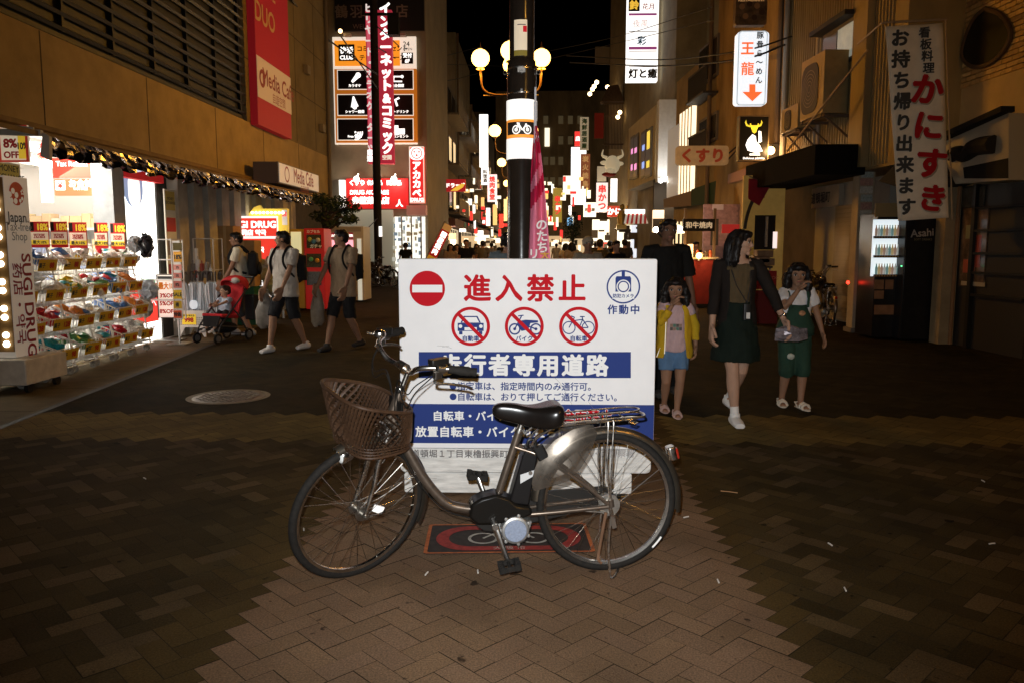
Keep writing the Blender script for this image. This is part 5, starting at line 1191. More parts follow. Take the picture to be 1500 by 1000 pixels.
tx(fK, tC, 'コミックコンセント', 561, 73, 8.4, blkp, bold=.03, z=.18, pitch=.92); tx(fK, tC, 'テレワークブース', 561, 86, 8.4, blkp, bold=.03, z=.18, pitch=.95)
panel(fK, *fK.uv(589, 79), *fK.uv(606, 95), .17, blkp, 'hours_plate', tC); tx(fK, tC, '受付', 597.5, 83, 6.5, wl, bold=.04, z=.18); tx(fK, tC, '6F', 597.5, 91, 7, wl, bold=.04, z=.18)
tx(fK, tC, '24', 596, 66, 9.5, blkp, bold=.01, z=.16); tx(fK, tC, 'OPEN', 598, 73.5, 5, blkp, z=.16)
for (y0, y1, lab, ic1) in ((104, 133, 'カラオケ', 0), (139.5, 171, 'シャワー設備', 1), (175, 207, 'Free Wi-Fi', 2)):
 for (x0, x1, cap) in ((495, 547, lab), (560, 607, ('完全個室', 'ソフトドリンク', '電源コンセント')[ic1])):
  panel(fK, *fK.uv(x0, y0), *fK.uv(x1, y1), .178, cream, 'plate_rim', tC); panel(fK, *fK.uv(x0 + 1.2, y0 + 1.2), *fK.uv(x1 - 1.2, y1 - 1.2), .186, blkp, 'plate', tC)
  tx(fK, tC, cap, (x0 + x1) / 2, y1 - 6, 4.6, wl, bold=.03, z=.19)
A_ = lambda x, y: fK.at(*fK.uv(x, y), .19)
mb = MB(); mb.tube([A_(517, 122), A_(525, 113)], [.05, .1], 8); mb.ball(A_(526, 112), .12, 10)
mb.tube([A_(519, 143), A_(521, 158)], [.03, .17], 8); mb.ball(A_(521, 158.5), .1, 8)
for r_q in (10, 7, 4): mb.torus(A_(522, 195), (0, 1, 0), r_q * fK.m, .028, 12, 6, PI * .22, PI * .78)
mb.ball(A_(522, 195), .045, 8); mb.tube([A_(578, 113), A_(578, 121), A_(590, 121)], .03, 6); mb.ball(A_(590, 114), .07, 8); mb.tube([A_(578, 114), A_(590, 114)], .03, 6)
mb.tube([A_(583, 157), A_(580, 148), A_(586, 145)], .05, 6); mb.box(A_(580, 192), (.28, .03, .4)); mb.box(A_(589, 194), (.3, .03, .25)); mb.build('icons', wl, tC)
for i, (px) in enumerate((509, 590)): mb = MB(); q = P(px, 52, YK - .6); mb.box(q, (.3, .3, .1)); tag(mb.build('flood_lamp', mat('lamp_grey', (.4, .38, .34), .5)), ('left', 'right')[i] + ' small flood lamp over the orange club sign', 'flood lamp')
q = P(498.5, 46, YK - 1); tag(MB().ball(q, .09, 10).build('lamp_bulb', glow('warm_bulb', (1, .6, .25), 8)), 'single round warm lamp at the upper left of the orange club sign', 'lamp')
t1, f = board('comic_cafe_sign', 'tall red sign with two columns of white katakana behind the wooden utility pole', 'sign', 535, 15, 577, 240, 34.5, mat('kata_red', (.42, .02, .035), .5, es=.38, ecol=(.8, .05, .09)), .3)
panel(f, *f.uv(536.5, 17), *f.uv(548, 238), .012, mat('kata_pink', (.55, .06, .1), .5, es=.55, ecol=(1, .16, .22)), 'pink_column', t1)
tx(f, t1, 'インターネット&コミック', 566, 116, 17.2, wl, bold=.06, vertical=True, pitch=1.02, z=.02); tx(f, t1, 'ビリヤード・カラオケ・ダーツ', 542.5, 116, 13, mat('kata_white', (.8, .7, .66), .5, es=.7, ecol=(1, .85, .8)), bold=.05, vertical=True, pitch=1.15, z=.02)
tx(f, t1, '自遊', 542, 228, 9, wl, bold=.05, vertical=True, pitch=1.0, z=.024); tx(f, t1, '空間', 567, 231, 7, cream, bold=.05, z=.024)
t1, f = board('drug_signboard', 'bright red pharmacy signboard with white lettering under the orange club sign', 'sign', 507, 262, 598, 306, 35.6, mat('akakabe_red', (.5, .015, .02), .5, es=.55, ecol=(.85, .03, .025)), .2)
tx(f, t1, 'くすり', 523, 268, 8, wl, bold=.06); tx(f, t1, '化粧品', 549, 268, 7.5, wl, bold=.05); tx(f, t1, '日用品', 577, 268, 7.5, wl, bold=.05)
tx(f, t1, 'DRUG AKAKABE', 541, 282, 8.3, wl, bold=.05, sx=.92); tx(f, t1, '赤壁薬品店', 543, 294, 11, wl, bold=.05, pitch=1.0); tx(f, t1, '人', 585, 298, 11, wl, bold=.05)
for i, px in enumerate((522, 577)):
 q = P(px, 263, 35.3); mb = MB(); mb.ball(q, .14, 10); mb.tube([q + V((0, .4, .25)), q], .03, 6); tag(mb.build('sign_lamp', glow('sign_lamp', (1, .9, .75), 7)), ('left', 'right')[i] + ' bright lamp arching over the red pharmacy signboard', 'sign lamp')
 lamp('sign_lamp_light', 'POINT', q + V((0, -.35, -.1)), 40, (1, .85, .65), .1)
MB().box((P(501, 285, 35.7).x, 35.8, P(501, 285, 35.7).z), (.25, .2, 1.25)).build('white_light', glow('white_lit', (1, .98, .93), 1.5), bk)
t1, f = board('pharmacy_sign', 'vertical red lit pharmacy sign with a round face emblem and white katakana', 'sign', 599, 215, 622, 298, 35.0, mat('akakabe_red2', (.5, .015, .02), .5, es=.8, ecol=(.9, .03, .025)), .3, frame=cream, fw=.04)
panel(f, *f.uv(599.6, 215.6), *f.uv(621.4, 235), .02, wl, 'emblem_field', t1, r=.25)
mb = MB(); mb.ring(f.at(*f.uv(610.5, 225), .045), f.ex, f.ey, .2, .24, 24); mb.ring(f.at(*f.uv(607, 223), .045), f.ex, f.ey, 0, .04, 10); mb.ring(f.at(*f.uv(614, 223), .045), f.ex, f.ey, 0, .04, 10); mb.ring(f.at(*f.uv(610.5, 228), .045), f.ex, f.ey, 0, .05, 10); mb.build('emblem', redsign, t1, smooth=False)
tx(f, t1, 'アカカベ', 610.5, 263, 13, wl, bold=.06, vertical=True, pitch=1.0, z=.02); tx(f, t1, 'DRUG', 611, 293, 7, wl, bold=.06, z=.02)
gf = thing('lit_pharmacy', 'white lit pharmacy shop front with goods shelves under the red signboard', 'shop', (P(560, 362, 35.4).x, 35.7, 0))
f = camf(560, 340, 35.7); panel(f, *f.uv(497, 308), *f.uv(578, 410), .1, mat('pharm_wall', (.6, .6, .52), .7, es=.10, ecol=(.8, .82, .65)), 'white_wall', gf); panel(f, *f.uv(578.5, 318), *f.uv(624, 405), .12, glow('pharm_glow', (.95, .95, .85), 1.05), 'lit_front', gf)
panel(f, *f.uv(598, 302), *f.uv(626, 316), .5, mat('pharm_awning', (.5, .2, .15), .6, es=.2, ecol=(.8, .35, .25)), 'awning', gf)
mb = MB(); r_ = random.Random(2)
for i in range(7):
 for j in range(8): mb.m = r_.randrange(3); a, b = f.uv(580 + i * 6 + r_.uniform(-2, 2), 323 + j * 9.5 + r_.uniform(-2, 2)); mb.box(f.at(a, b, .17), (r_.uniform(.05, .17), .1, r_.uniform(.08, .22)))
mb.build('shelf_goods', [mat('g1', (.5, .5, .45), es=.5, ecol=(.8, .8, .7)), mat('g2', (.3, .4, .5), es=.3, ecol=(.4, .55, .7)), mat('g3', (.35, .3, .2), es=.25, ecol=(.8, .6, .35))], gf)  # goods given emission in place of the shop's light on them
mb = MB()
for x in (590, 604, 618): a, b = f.uv(x, 360); mb.box(f.at(a, b, .2), (.06, .06, 2.6))
mb.build('door_posts', mat('post_white', (.6, .58, .54)), gf)
q = P(553, 362, 33.5); t = thing('wooden_pole', 'dark utility pole with wires standing before the orange club sign', 'pole', (q.x, 33.5, 0))
MB().lathe([(.17, 0), (.17, 3), (.15, 14), (0, 14)], (q.x + .03, 33.5, 0), 16).build('post', mat('pole_dark', (.03, .022, .018), .7, noise=.3), t)
MB().box((q.x + .82, 33.6, 10.4), (.45, .4, .75)).build('cable_box', mat('pole_box', (.02, .02, .02), .6), t); MB().box((q.x + .3, 33.5, 10.85), (1.5, .1, .1)).build('cross_arm', mat('pole_box', (.02, .02, .02), .6), t)
f = camf(556, 340, 33.28); panel(f, *f.uv(555, 332), *f.uv(560, 347), .02, wl, 'notice_plate', t)
# ------------------------------------------------------------------ the street beyond, left row
def facade(name, label, side, k, x0, Ya, Yb, z1, m, depth=7, z0=0):
 """building along the street: front plane X = x0 + k*Y between Ya and Yb"""
 s = -1 if side == 'L' else 1
 fp = [(x0 + k * Ya, Ya), (x0 + k * Yb, Yb), (x0 + k * Yb + s * depth, Yb), (x0 + k * Ya + s * depth, Ya)]
 t = thing(name, label, 'building', (x0 + k * (Ya + Yb) / 2 + s * depth / 2, (Ya + Yb) / 2, 0))
 mb = MB(); mb.prism([(x, y, z0) for x, y in fp], (0, 0, z1 - z0)); mb.build('wall', m, t)
 Y = (Ya + Yb) / 2; ex = V((k, 1, 0)) if side == 'L' else V((-k, -1, 0))
 return t, Frame((x0 + k * Y, Y, 0), ex)
def windows(t, f, us, vs, w_, h_, pane, sill=True):
 for u in us:
  for v in vs:
   fo = panel(f, u - w_ / 2, v - h_ / 2, u + w_ / 2, v + h_ / 2, .05, mat('window_frame', (.1, .085, .07), .5), 'window', t)
   panel(f, u - w_ / 2 + .06, v - h_ / 2 + .06, u + w_ / 2 - .06, v + h_ / 2 - .06, .008, rnd.choice(pane) if isinstance(pane, list) else pane, 'pane', fo, z=.05)
   if sill: panel(f, u - w_ / 2 - .05, v - h_ / 2 - .09, u + w_ / 2 + .05, v - h_ / 2 - .004, .12, mat('sill_grey', (.25, .22, .18), .8), 'sill', fo)
dglass = mat('dark_glass', (.015, .015, .015), .08, coat=.3); wglass = glow('warm_window', (1, .7, .35), .9)
tan = mat('tan_render', (.28, .2, .09), .85, noise=.3, nscale=1.4, bump=.2); tan2 = mat('tan_dark', (.16, .115, .055), .85, noise=.3, nscale=1.2); gry = mat('grey_render', (.2, .165, .10), .85, noise=.3, nscale=1.3)
dk = mat('dark_render', (.06, .05, .04), .85, noise=.3, nscale=1.2)
Lb = [(45.5, 54, 13.5, tan2, 'dark tan building with small lit windows behind the red pharmacy sign'), (54.3, 66, 15.5, gry, 'grey building with a ladder of balconies on the left of the street'), (66.3, 82, 13, tan2, 'brown building far down the left side of the street'), (82.3, 108, 15, dk, 'dark building at the far left end of the street')]
for Ya, Yb, h, m, lab in Lb:
 t, f = facade('street_building', lab, 'L', 0, -5.1, Ya, Yb, h, m); L = Yb - Ya
 windows(t, f, [-L / 2 + 1.6 + i * 2.6 for i in range(int((L - 2) / 2.6) + 1)], [4.6, 7.4, 10.2], 1.5, 1.5, [dglass, dglass, dglass, wglass])
 mb = MB()
 for v in (3.4, 6.2, 9.0): mb.box(f.at(0, v, .45), (.9, L * .8, .12)); mb.box(f.at(0, v + .5, .88), (.04, L * .8, .8))
 mb.build('balconies', mat('balcony_grey', (.18, .15, .11), .8, noise=.3), t)
 panel(f, -L / 2 + .2, .1, L / 2 - .2, 2.6, .03, glow('shop_glow_a', (1, .78, .5), 1.0), 'lit_shop_front', t)
 mb = MB()
 for i in range(int(L / 1.3)): mb.box(f.at(-L / 2 + .6 + i * 1.3, 1.3, .06), (.1, .12, 2.5))
 mb.build('shop_posts', dk, t)
 panel(f, -L / 2 + .2, 2.65, L / 2 - .2, 3.1, .7, mat('shop_awning_dark', (.08, .03, .025), .7), 'awning', t)
 MB().tube([f.at(-L / 2 + .3, 0, .1), f.at(-L / 2 + .3, h, .1)], .07, 8).build('drain_pipe', mat('pipe_brown', (.12, .08, .05), .6), t)
t = thing('end_tower', 'dark tall building closing the far end of the street', 'building', (P(800, 362, 130).x, 133, 0))
MB().box((P(835, 362, 130).x, 134, 13), (24, 8, 26)).build('wall', mat('tower_dark', (.16, .12, .07), .85, noise=.6, nscale=.35, stretch=(1, 1, .3)), t)
f = camf(830, 250, 129.9)
for px in (796, 806, 818, 832, 846):
 for py in (170, 200, 230, 260):
  if rnd.random() < .6: panel(f, *f.uv(px, py), *f.uv(px + 7, py + 12), .05, mat('far_window_dim', (.1, .08, .05), .4, es=.05, ecol=(.8, .6, .3)), 'window', t)
panel(f, *f.uv(798, 188), *f.uv(805, 215), .1, glow('lit_far_window', (1, .9, .65), 1.3), 'lit_window', t)
lamp('added_glow_light', 'POINT', P(800, 335, 112), 2600, (1, .7, .4), 1)  # lamp without a fitting, added to brighten the end tower
amb = glow('amber_lit', (1, .6, .2), 1.1); pinkl = glow('pink_lit', (1, .75, .75), 1.2); redl = glow('red_far', (.9, .05, .04), 1.0); warml = glow('warm_lit', (1, .88, .65), 1.5)
brs = mat('brown_sign', (.3, .1, .05), .6, es=.2, ecol=(.6, .2, .08)); ylw = glow('yellow_far', (.9, .55, .06), .8)
def stripe(label, x0, y0, x1, y1, Y, m, txt=None, tm=None, size=6, vert=True, d=.2, pitch=1.0):
 t, f = board('street_sign', label, 'sign', x0, y0, x1, y1, Y, m, d)
 if txt: tx(f, t, txt, (x0 + x1) / 2, (y0 + y1) / 2, size, tm or ink, bold=.05, vertical=vert, z=.01, pitch=pitch)
 return t, f
stripe('dark vertical sign with white characters behind the pharmacy sign', 629.5, 196, 634, 262, 40, mat('dark_sign', (.03, .02, .02), .5), '薬局化粧品', wl, 5.2, pitch=2.2)
stripe('narrow red vertical sign beside the dark one, left of the street', 635, 190, 640, 262, 40.3, mat('sign_red_dull', (.35, .02, .02), .5, es=.25, ecol=(.7, .03, .03)), 'ココカラ', wl, 4.5, pitch=2)
stripe('yellow cap sign above the narrow red vertical sign', 636, 178, 641, 189, 40.4, ylw)
t1, f = stripe('red drugstore sign with white katakana and a yellow swoosh projecting over the street', 637, 263, 682, 281, 44, mat('sundrug_red', (.45, .012, .02), .5, es=.33, ecol=(.75, .03, .035)), 'ンハドラッグ', wl, 7.0, False)
mb = MB(); mb.poly([f.at(*f.uv(x, y), .012) for x, y in ((660, 280), (668, 274), (676, 269.5), (681, 270), (678, 275), (670, 280))]); mb.build('swoosh', ylw, t1, smooth=False)
stripe('tall plain white lit sign, highest on the left of the street', 702, 168, 715, 245, 58, wl, d=.3)
stripe('white lit sign with ragged characters below the tall plain white one', 705, 246, 716, 271, 59, wl, '料理酒', mat('ink2', (.2, .15, .1)), 6)
stripe('pinkish white lit sign with red characters left of the globe lamps', 714, 256, 728, 296, 64, pinkl, '焼肉食堂', redl, 8.5)
stripe('small white lit vertical sign low among the left shop lights', 712, 305, 718, 331, 66, wl); stripe('red glowing vertical sign over the left shops', 669, 290, 675, 320, 60, redl); stripe('pale red sign board low on the left row', 661, 290, 669, 313, 58, mat('red_dull2', (.4, .05, .03), .5, es=.4, ecol=(.9, .15, .1)))
stripe('amber glowing sign left of the banded pole', 722, 300, 728, 330, 74, amb); stripe('small red sign far left of the banded pole', 731, 314, 737, 334, 80, redl); stripe('yellowish lit sign low beside the banded pole', 738, 292, 743, 324, 82, glow('amber_soft', (1, .75, .35), 1.1))
stripe('dull green road sign over the far crowd', 664, 327, 682, 333, 52, mat('road_green', (.02, .12, .06), .5, es=.15, ecol=(.05, .4, .2)), d=.08)
stripe('white glowing shop board above the crowd on the left', 648, 330, 662, 348, 50, warml, d=.3); stripe('warm glowing shop board behind the crowd left of the pole', 690, 333, 700, 352, 70, warml); stripe('round-cornered white lamp box in the far crowd', 700, 338, 708, 351, 63, wl)
stripe('tall white lit sign with rows of names on the right of the street', 837, 216, 858, 300, 62, wl, d=.3); stripe('red and white sign on top of the tall white one', 842, 193, 851, 214, 62, redl, '店', wl, 7)
stripe('white vertical sign with dark and green characters right of the tall lit one', 850, 172, 862, 220, 56, mat('sign_pale_dim', (.55, .5, .4), .5, es=.18, ecol=(.9, .75, .5)), '海鮮居酒屋', mat('sign_greenink', (.05, .12, .05)), 7.5, pitch=1.15)
stripe('brown-orange vertical sign with characters below the pale one', 851, 226, 864, 277, 56.5, brs, '炭火焼鳥', mat('amber_ink', (.6, .35, .12), .6, es=.3, ecol=(.9, .5, .2)), 9, pitch=1.3)
stripe('small white lit sign left of the tall lit sign', 825, 258, 837, 285, 70, warml); stripe('yellow and red vertical menu sign near the end of the street', 810, 276, 823, 326, 75, mat('menu_yellow', (.5, .35, .05), .5, es=.3, ecol=(.9, .6, .1)), '串カツ', redl, 9)
stripe('small warm sign right of the flag', 797, 282, 802, 292, 90, amb); stripe('warm lit board low right of the flag', 803, 318, 815, 330, 92, warml); stripe('blue glowing screen in front of the dark tree', 831, 319, 839, 331, 60, glow('blue_far', (.25, .6, 1), 1.2))
stripe('white lit shop board beyond the dark tree', 855, 297, 873, 318, 50, warml, '居酒屋', mat('ink2', (.2, .15, .1)), 5, False); stripe('red and white lit vertical sign below the horned head', 874, 268, 890, 311, 46, glow('redwhite', (.95, .8, .75), 1.0), '串かつ', redl, 12)
stripe('bright white door panel right of the red and white sign', 895, 262, 904, 296, 44, wl)
def at_sign(px, py, Y, s, m, name, label, cat): tag(MB().ball(P(px, py, Y), s, 10).build(name, m), label, cat)
for i, (px, py) in enumerate(((864, 138), (868, 131), (870.5, 127), (874, 121), (890, 128))):
 at_sign(px, py, 50, .13, glow('string_bulb', (1, .7, .35), 8), 'festoon_bulb', 'warm round bulb of the short light string high over the street', 'bulb'); bpy.context.scene.collection.objects[-1]['group'] = 'bulbs of the high light string'
KR = -.05; XR = 6.25
def RY(px): return XR / ((px - 780) / FPX - KR)
t, f = facade('street_building', 'dark building with a wooden balcony right of the tall lit sign', 'R', KR, XR + 1.3, RY(914), RY(860), 17, tan2)
Yq = 47.0; fb = camf(890, 170, Yq)
mb = MB()
for i in range(12): a, b = fb.uv(887 + i * 2.2, 185); mb.box(fb.at(a, b, .02), (.04, .06, 2.6))
for py in (152, 170, 212): a, b = fb.uv(899, py); mb.box(fb.at(a, b, 0), (1.2, .12, .08))
a, b = fb.uv(898, 135); mb.prism([fb.at(*fb.uv(880, 150), .2), fb.at(*fb.uv(914, 150), .2), fb.at(*fb.uv(905, 125), .2), fb.at(*fb.uv(890, 128), .2)], fb.n * -1)
mb.build('wooden_balcony', mat('wood_dark', (.06, .035, .018), .7, noise=.4), t)
stripe('dark red cloth banner hanging on the wooden balcony', 871, 166, 884, 203, 46.6, mat('cloth_red', (.3, .03, .02), .8), d=.05)
stripe('pale blank sign panel high on the wooden balcony building', 872, 69, 893, 94, 47, mat('panel_dull', (.2, .16, .1), .6), d=.1)
stripe('pale sign board under the horned head', 875, 244, 888, 266, 47, mat('sign_pale_dim', (.55, .5, .4)), d=.1)
for (px, py) in ((908, 165), (905, 172)): at_sign(px, py, 46.5, .12, glow('string_bulb', (1, .7, .35), 8), 'balcony_lamp', 'warm lamp under the eave of the wooden balcony', 'lamp'); bpy.context.scene.collection.objects[-1]['group'] = 'lamps of the wooden balcony'
hd = P(897, 243, 44); t = thing('cow_head_ornament', 'large white horned cow head ornament over a restaurant on the right', 'ornament', hd - V((0, 0, .8)))
hm = mat('ornament_white', (.75, .68, .5), .5, es=.25, ecol=(1, .85, .55))
mb = MB(); mb.ball(hd + V((0, 0, .05)), (.42, .35, .5), 14); mb.ball(hd + V((-.12, -.2, -.35)), (.28, .3, .22), 12); mb.ball(hd + V((.4, 0, .1)), (.22, .08, .12), 8); mb.ball(hd + V((-.45, 0, .15)), (.22, .08, .12), 8); mb.build('head', hm, t)
for s in (-1, 1): MB().tube(bez([hd + V((s * .3, 0, .4)), hd + V((s * .55, 0, .55)), hd + V((s * .5, 0, .85))], 4), [.1 - .01 * i for i in range(9)], 8).build('horn', hm, t)
MB().ball(hd + V((-.2, -.3, -.5)), (.4, .2, .13), 10).build('muzzle_cloth', mat('cloth_red', (.3, .03, .02)), t)
q = P(839, 330, 58); t = thing('street_shrub_tree', 'round dark street tree among the right shop lights', 'tree', (q.x, 58, 0))
MB().tube([(q.x, 58, 0), (q.x, 58, 2.6)], .09, 8).build('trunk', mat('bark_dark', (.05, .035, .025)), t)
mb = MB(); r_ = random.Random(8); leaves(mb, (q.x, 58, 2.9), (.75, .7, 1.15), 900, .09, r_); mb.build('crown', [leafm, leafm2], t, smooth=False, recalc=False)
t1, f1 = stripe('striped red and white awning over a lit stall on the right', 916, 307, 953, 313, 36, wl, d=.2)
mb = MB(); mb2 = MB(); n = 12
for i in range(n):
 x0, x1 = 914 + (953 - 914) * i / n, 914 + (953 - 914) * (i + 1) / n
 a, b = P(x0 + 4 * (1 - i / n), 309, 36.4), P(x1 + 4 * (1 - (i + 1) / n), 309, 36.4); c, d = P(x1, 328, 35.2), P(x0, 328, 35.2)
 (mb if i % 2 else mb2).prism([a, b, c, d], (0, .02, .03))
for m_, mm in ((mb, mat('stripe_red', (.6, .02, .02), .7, es=.1, ecol=(.9, .05, .04))), (mb2, mat('stripe_white', (.8, .78, .72), .7, es=.25, ecol=(1, .9, .75)))): m_.build('awning_cloth', mm, t1)
for (x0, y0, x1, y1, Y, m, lab) in ((868, 322, 900, 372, 52, warml, 'warm lit open shop front behind the far crowd'), (905, 330, 925, 378, 43, warml, 'bright lit stall counter behind the man with the light'), (925, 330, 952, 378, 38, glow('stall_white', (.85, .9, 1), .9), 'cool lit stall under the striped awning'), (957, 308, 985, 380, 29.8, glow('amber_shop', (1, .78, .5), 1.1), 'bright amber shop front under the pale lit wall, beside the tall man'), (875, 355, 889, 378, 49, redl, 'red lit menu board behind the far crowd')):
 t1, f = board('lit_shop', lab, 'shop front', x0, y0, x1, y1, Y, m, .2)
 mb = MB(); r_ = random.Random(x0)
 for i in range(9):
  a, b = f.uv(x0 + r_.random() * (x1 - x0), y0 + r_.random() * (y1 - y0)); mb.box(f.at(a, b, .12 + i * .01), (.12 + .5 * r_.random(), .1, .08 + .5 * r_.random()))
 mb.build('goods', mat('goods_dark', (.12, .09, .06), .6), t1)
stripe('red lit eave sign with white characters below the white door panel', 890, 302, 911, 318, 45, mat('eave_red', (.4, .03, .02), .5, es=.5, ecol=(.95, .1, .04)), 'かに', wl, 11, False)
q = P(910, 330, 42); t = thing('gold_statue', 'small gold figure statue standing above the stalls', 'statue', q)
gd = mat('gold_paint', (.45, .3, .08), .35, .6)
mb = MB(); mb.tube([q, q + V((0, 0, .45)), q + V((.03, 0, .75))], [.2, .22, .13], 10); mb.ball(q + V((.03, 0, .92)), (.14, .14, .17), 10); mb.tube([q + V((.1, 0, .65)), q + V((.3, 0, .8)), q + V((.3, 0, 1.0))], .06, 6); mb.box(q - V((0, 0, .1)), (.5, .4, .22)); mb.build('figure', gd, t)
YB = RY(960); t, f = facade('bay_building', 'pale grey building with a bay of stained glass windows on the right', 'R', KR, XR + .55, YB, RY(914), 11.5, gry)
bx0, bx1 = P(919, 300, 37.2), P(958, 300, 31)
zt, zb = 6.8, 4.05
bayw = mat('bay_cream', (.4, .33, .2), .7, noise=.15, nscale=2)
mb = MB(); mb.prism([(bx1.x, 31, zb), (bx1.x, 31, zt), (bx1.x + .9, 31, zt + .0), (bx1.x + .9, 31, zb)], (bx0.x - bx1.x, 6.2, 0)); mb.build('bay', bayw, t)
fb = Frame((bx1.x, 31, 0), V((bx0.x - bx1.x, 6.2, 0)) * -1)
sg = [glow('stain_pink', (1, .35, .75), .9), glow('stain_blue', (.3, .45, 1), .9), glow('stain_yellow', (1, .75, .1), .8), mat('stain_dark', (.08, .05, .05), .3)]
for (xa, xb, tops) in ((925, 929.5, 202), (929.8, 935.5, 200), (941, 947, 195), (947.4, 955, 192)):
 a = fb.uv(xa, tops); b = fb.uv(xb, 262 - (xb - 925) * .12)
 wf = panel(fb, a[0], a[1], b[0], b[1], .05, mat('window_frame', (.1, .085, .07)), 'window', t)
 H = b[1] - a[1]
 for k_, (f0, f1, mi) in enumerate(((.06, .3, 3), (.3, .42, 0 if xa < 940 else 1), (.42, .66, 3), (.66, .8, 0 if xa < 940 else 1 if xa < 947 else 2), (.8, .95, 3))):
  if xa > 947 and f0 < .4: mi = 2
  panel(fb, a[0] + (b[0] - a[0]) * (.1 if mi == 3 else .3), a[1] + H * f0, a[0] + (b[0] - a[0]) * (.9 if mi == 3 else .75), a[1] + H * f1, .01, sg[mi], 'pane', wf, z=.05)
sp = MB().box((bx1.x + .49, 30.75, 5.4), (.9, .5, 3.0)); sp.build('lit_side', mat('side_pale', (.6, .62, .64), .7, noise=.12), t); MB().box((bx1.x + .6, 31.2, 2.0), (1.2, .3, 4.0)).build('lower_wall', dk, t)
for i, (px, py) in enumerate(((968, 265), (979, 262))):
 q = P(px, py, 29.9); tag(MB().ball(q, .09, 10).tube([q, q + V((0, .5, .1))], .02, 6).build('wall_spotlight', glow('spot_glass', (1, .97, .9), 9)), ('left', 'right')[i] + ' small spotlight lighting the pale side of the bay window building', 'spotlight')
lamp('wall_spot_light', 'POINT', P(972, 266, 29.3), 110, (1, .93, .82), .1)
t1, f = board('stacked_name_sign', 'tall white lit sign stacked with bar names high over the street', 'sign', 920, -30, 963, 119, 33, glow('name_white', (1, .98, .95), 1.4), .4)
for y0, y1 in ((20, 23), (69, 73)): panel(f, *f.uv(921, y0), *f.uv(962, y1), .01, glow('name_purple', (.35, .08, .25), .6), 'purple_rule', t1)
for y in (46, 75, 98): panel(f, *f.uv(921, y), *f.uv(962, y + .8), .012, mat('ink2', (.2, .15, .1)), 'rule', t1)
panel(f, *f.uv(921, -10), *f.uv(937, 17), .012, blkp, 'black_field', t1); tx(f, t1, '鈴', 929, 8, 13, ylw, bold=.05, z=.02); tx(f, t1, '花月', 950, 10, 9, mat('name_red', (.5, .1, .08)), bold=.02, z=.012)
tx(f, t1, '灯と癒', 941.5, 108, 13.5, ink, bold=.05, z=.014); tx(f, t1, '彩', 940, 60, 13, mat('name_blue', (.05, .25, .5)), bold=.03, z=.014); tx(f, t1, '夜風', 938, 35, 11, mat('name_rose', (.7, .4, .4)), z=.014)
t, f = facade('upper_block', 'tall pale concrete block rising behind the stacked name sign', 'R', KR, XR + 1.6, RY(1035), RY(962), 19, mat('pale_block', (.22, .2, .13), .85, noise=.25, nscale=.8), z0=7.2)
fA = camf(985, 60, RY(1010));
windows(t, f, [0, 2.4], [9.5, 12.5], 1.1, 2.2, dglass)
t, f = facade('lit_window_building', 'building with a tall bright cream window behind the oblong pharmacy sign', 'R', KR, XR, RY(1040), RY(983.5), 7.0, tan)
fL2 = f; a = f.uv(998, 168); b = f.uv(1017, 290); panel(f, a[0], a[1], b[0], b[1], .05, glow('cream_window', (1, .82, .55), 1.5), 'lit_window', t)
mb = MB()
for i in range(1, 5): u = a[0] + (b[0] - a[0]) * i / 5; mb.box(f.at(u, (a[1] + b[1]) / 2, .06), (.03, .05, abs(a[1] - b[1])))
mb.build('mullions', mat('mull', (.3, .22, .12), .6), t)
a = f.uv(982, 192); b = f.uv(996, 290); panel(f, a[0], a[1], b[0], b[1], .08, mat('white_tile', (.55, .56, .55), .6, es=.12, ecol=(.9, .9, .85)), 'white_panel', t)
t, f = facade('plaster_building', 'old tan plaster building with dark balcony windows left of the ramen sign', 'R', KR, XR - .02, RY(1136), RY(1040.5), 9.6, mat('old_plaster', (.28, .18, .075), .9, noise=.45, nscale=1.6, bump=.4, bscale=20, stretch=(1, 1, .35)))
fP = f
for (xa, ya, xb, yb) in ((1027, 75, 1053, 110), (1027, 178, 1052, 205)):
 a, b = f.uv(xa, ya), f.uv(xb, yb); u0, u1 = min(a[0], b[0]), max(a[0], b[0]); v0, v1 = min(a[1], b[1]), max(a[1], b[1])
 wf = panel(f, u0, v0, u1, v1, .06, mat('window_frame', (.1, .085, .07)), 'window', t); panel(f, u0 + .08, v0 + .08, (u0 + u1) / 2 - .03, v1 - .08, .01, dglass, 'pane', wf, z=.06); panel(f, (u0 + u1) / 2 + .03, v0 + .08, u1 - .08, v1 - .08, .01, dglass, 'pane', wf, z=.06)
 mb = MB(); n = 16
 for i in range(n + 1): mb.box(f.at(u0 + (u1 - u0) * i / n, v0 - .1, .35), (.03, .03, .75))
 mb.bar(f.at(u0, v0 + .28, .35), f.at(u1, v0 + .28, .35), .05, .05); mb.bar(f.at(u0, v0 - .45, .2), f.at(u1, v0 - .45, .2), .45, .06)
 mb.build('balcony_rail', mat('rail_dark', (.03, .025, .02), .6), t)
panel(f, -3.5, 9.3, 3.4, 9.75, .3, mat('eave_brown', (.12, .08, .05), .7), 'eave', t)
for u in (-2.9, 2.6): MB().tube([f.at(u, 0, .12), f.at(u, 9.3, .12)], .06, 8).build('drain_pipe', mat('pipe_brown', (.12, .08, .05)), t)
t1, f = board('pharmacy_oblong_sign', 'dull oblong sign with red hiragana projecting from the plaster building', 'sign', 991, 214, 1067, 242, 20.5, mat('kusuri_plate', (.40, .30, .17), .55, noise=.25, nscale=6, es=.05, ecol=(.8, .5, .25)), .16, r=.08)
tx(f, t1, 'くすり', 1029, 228, 21, mat('kusuri_red', (.35, .06, .03), .6), bold=.05, pitch=1.08)
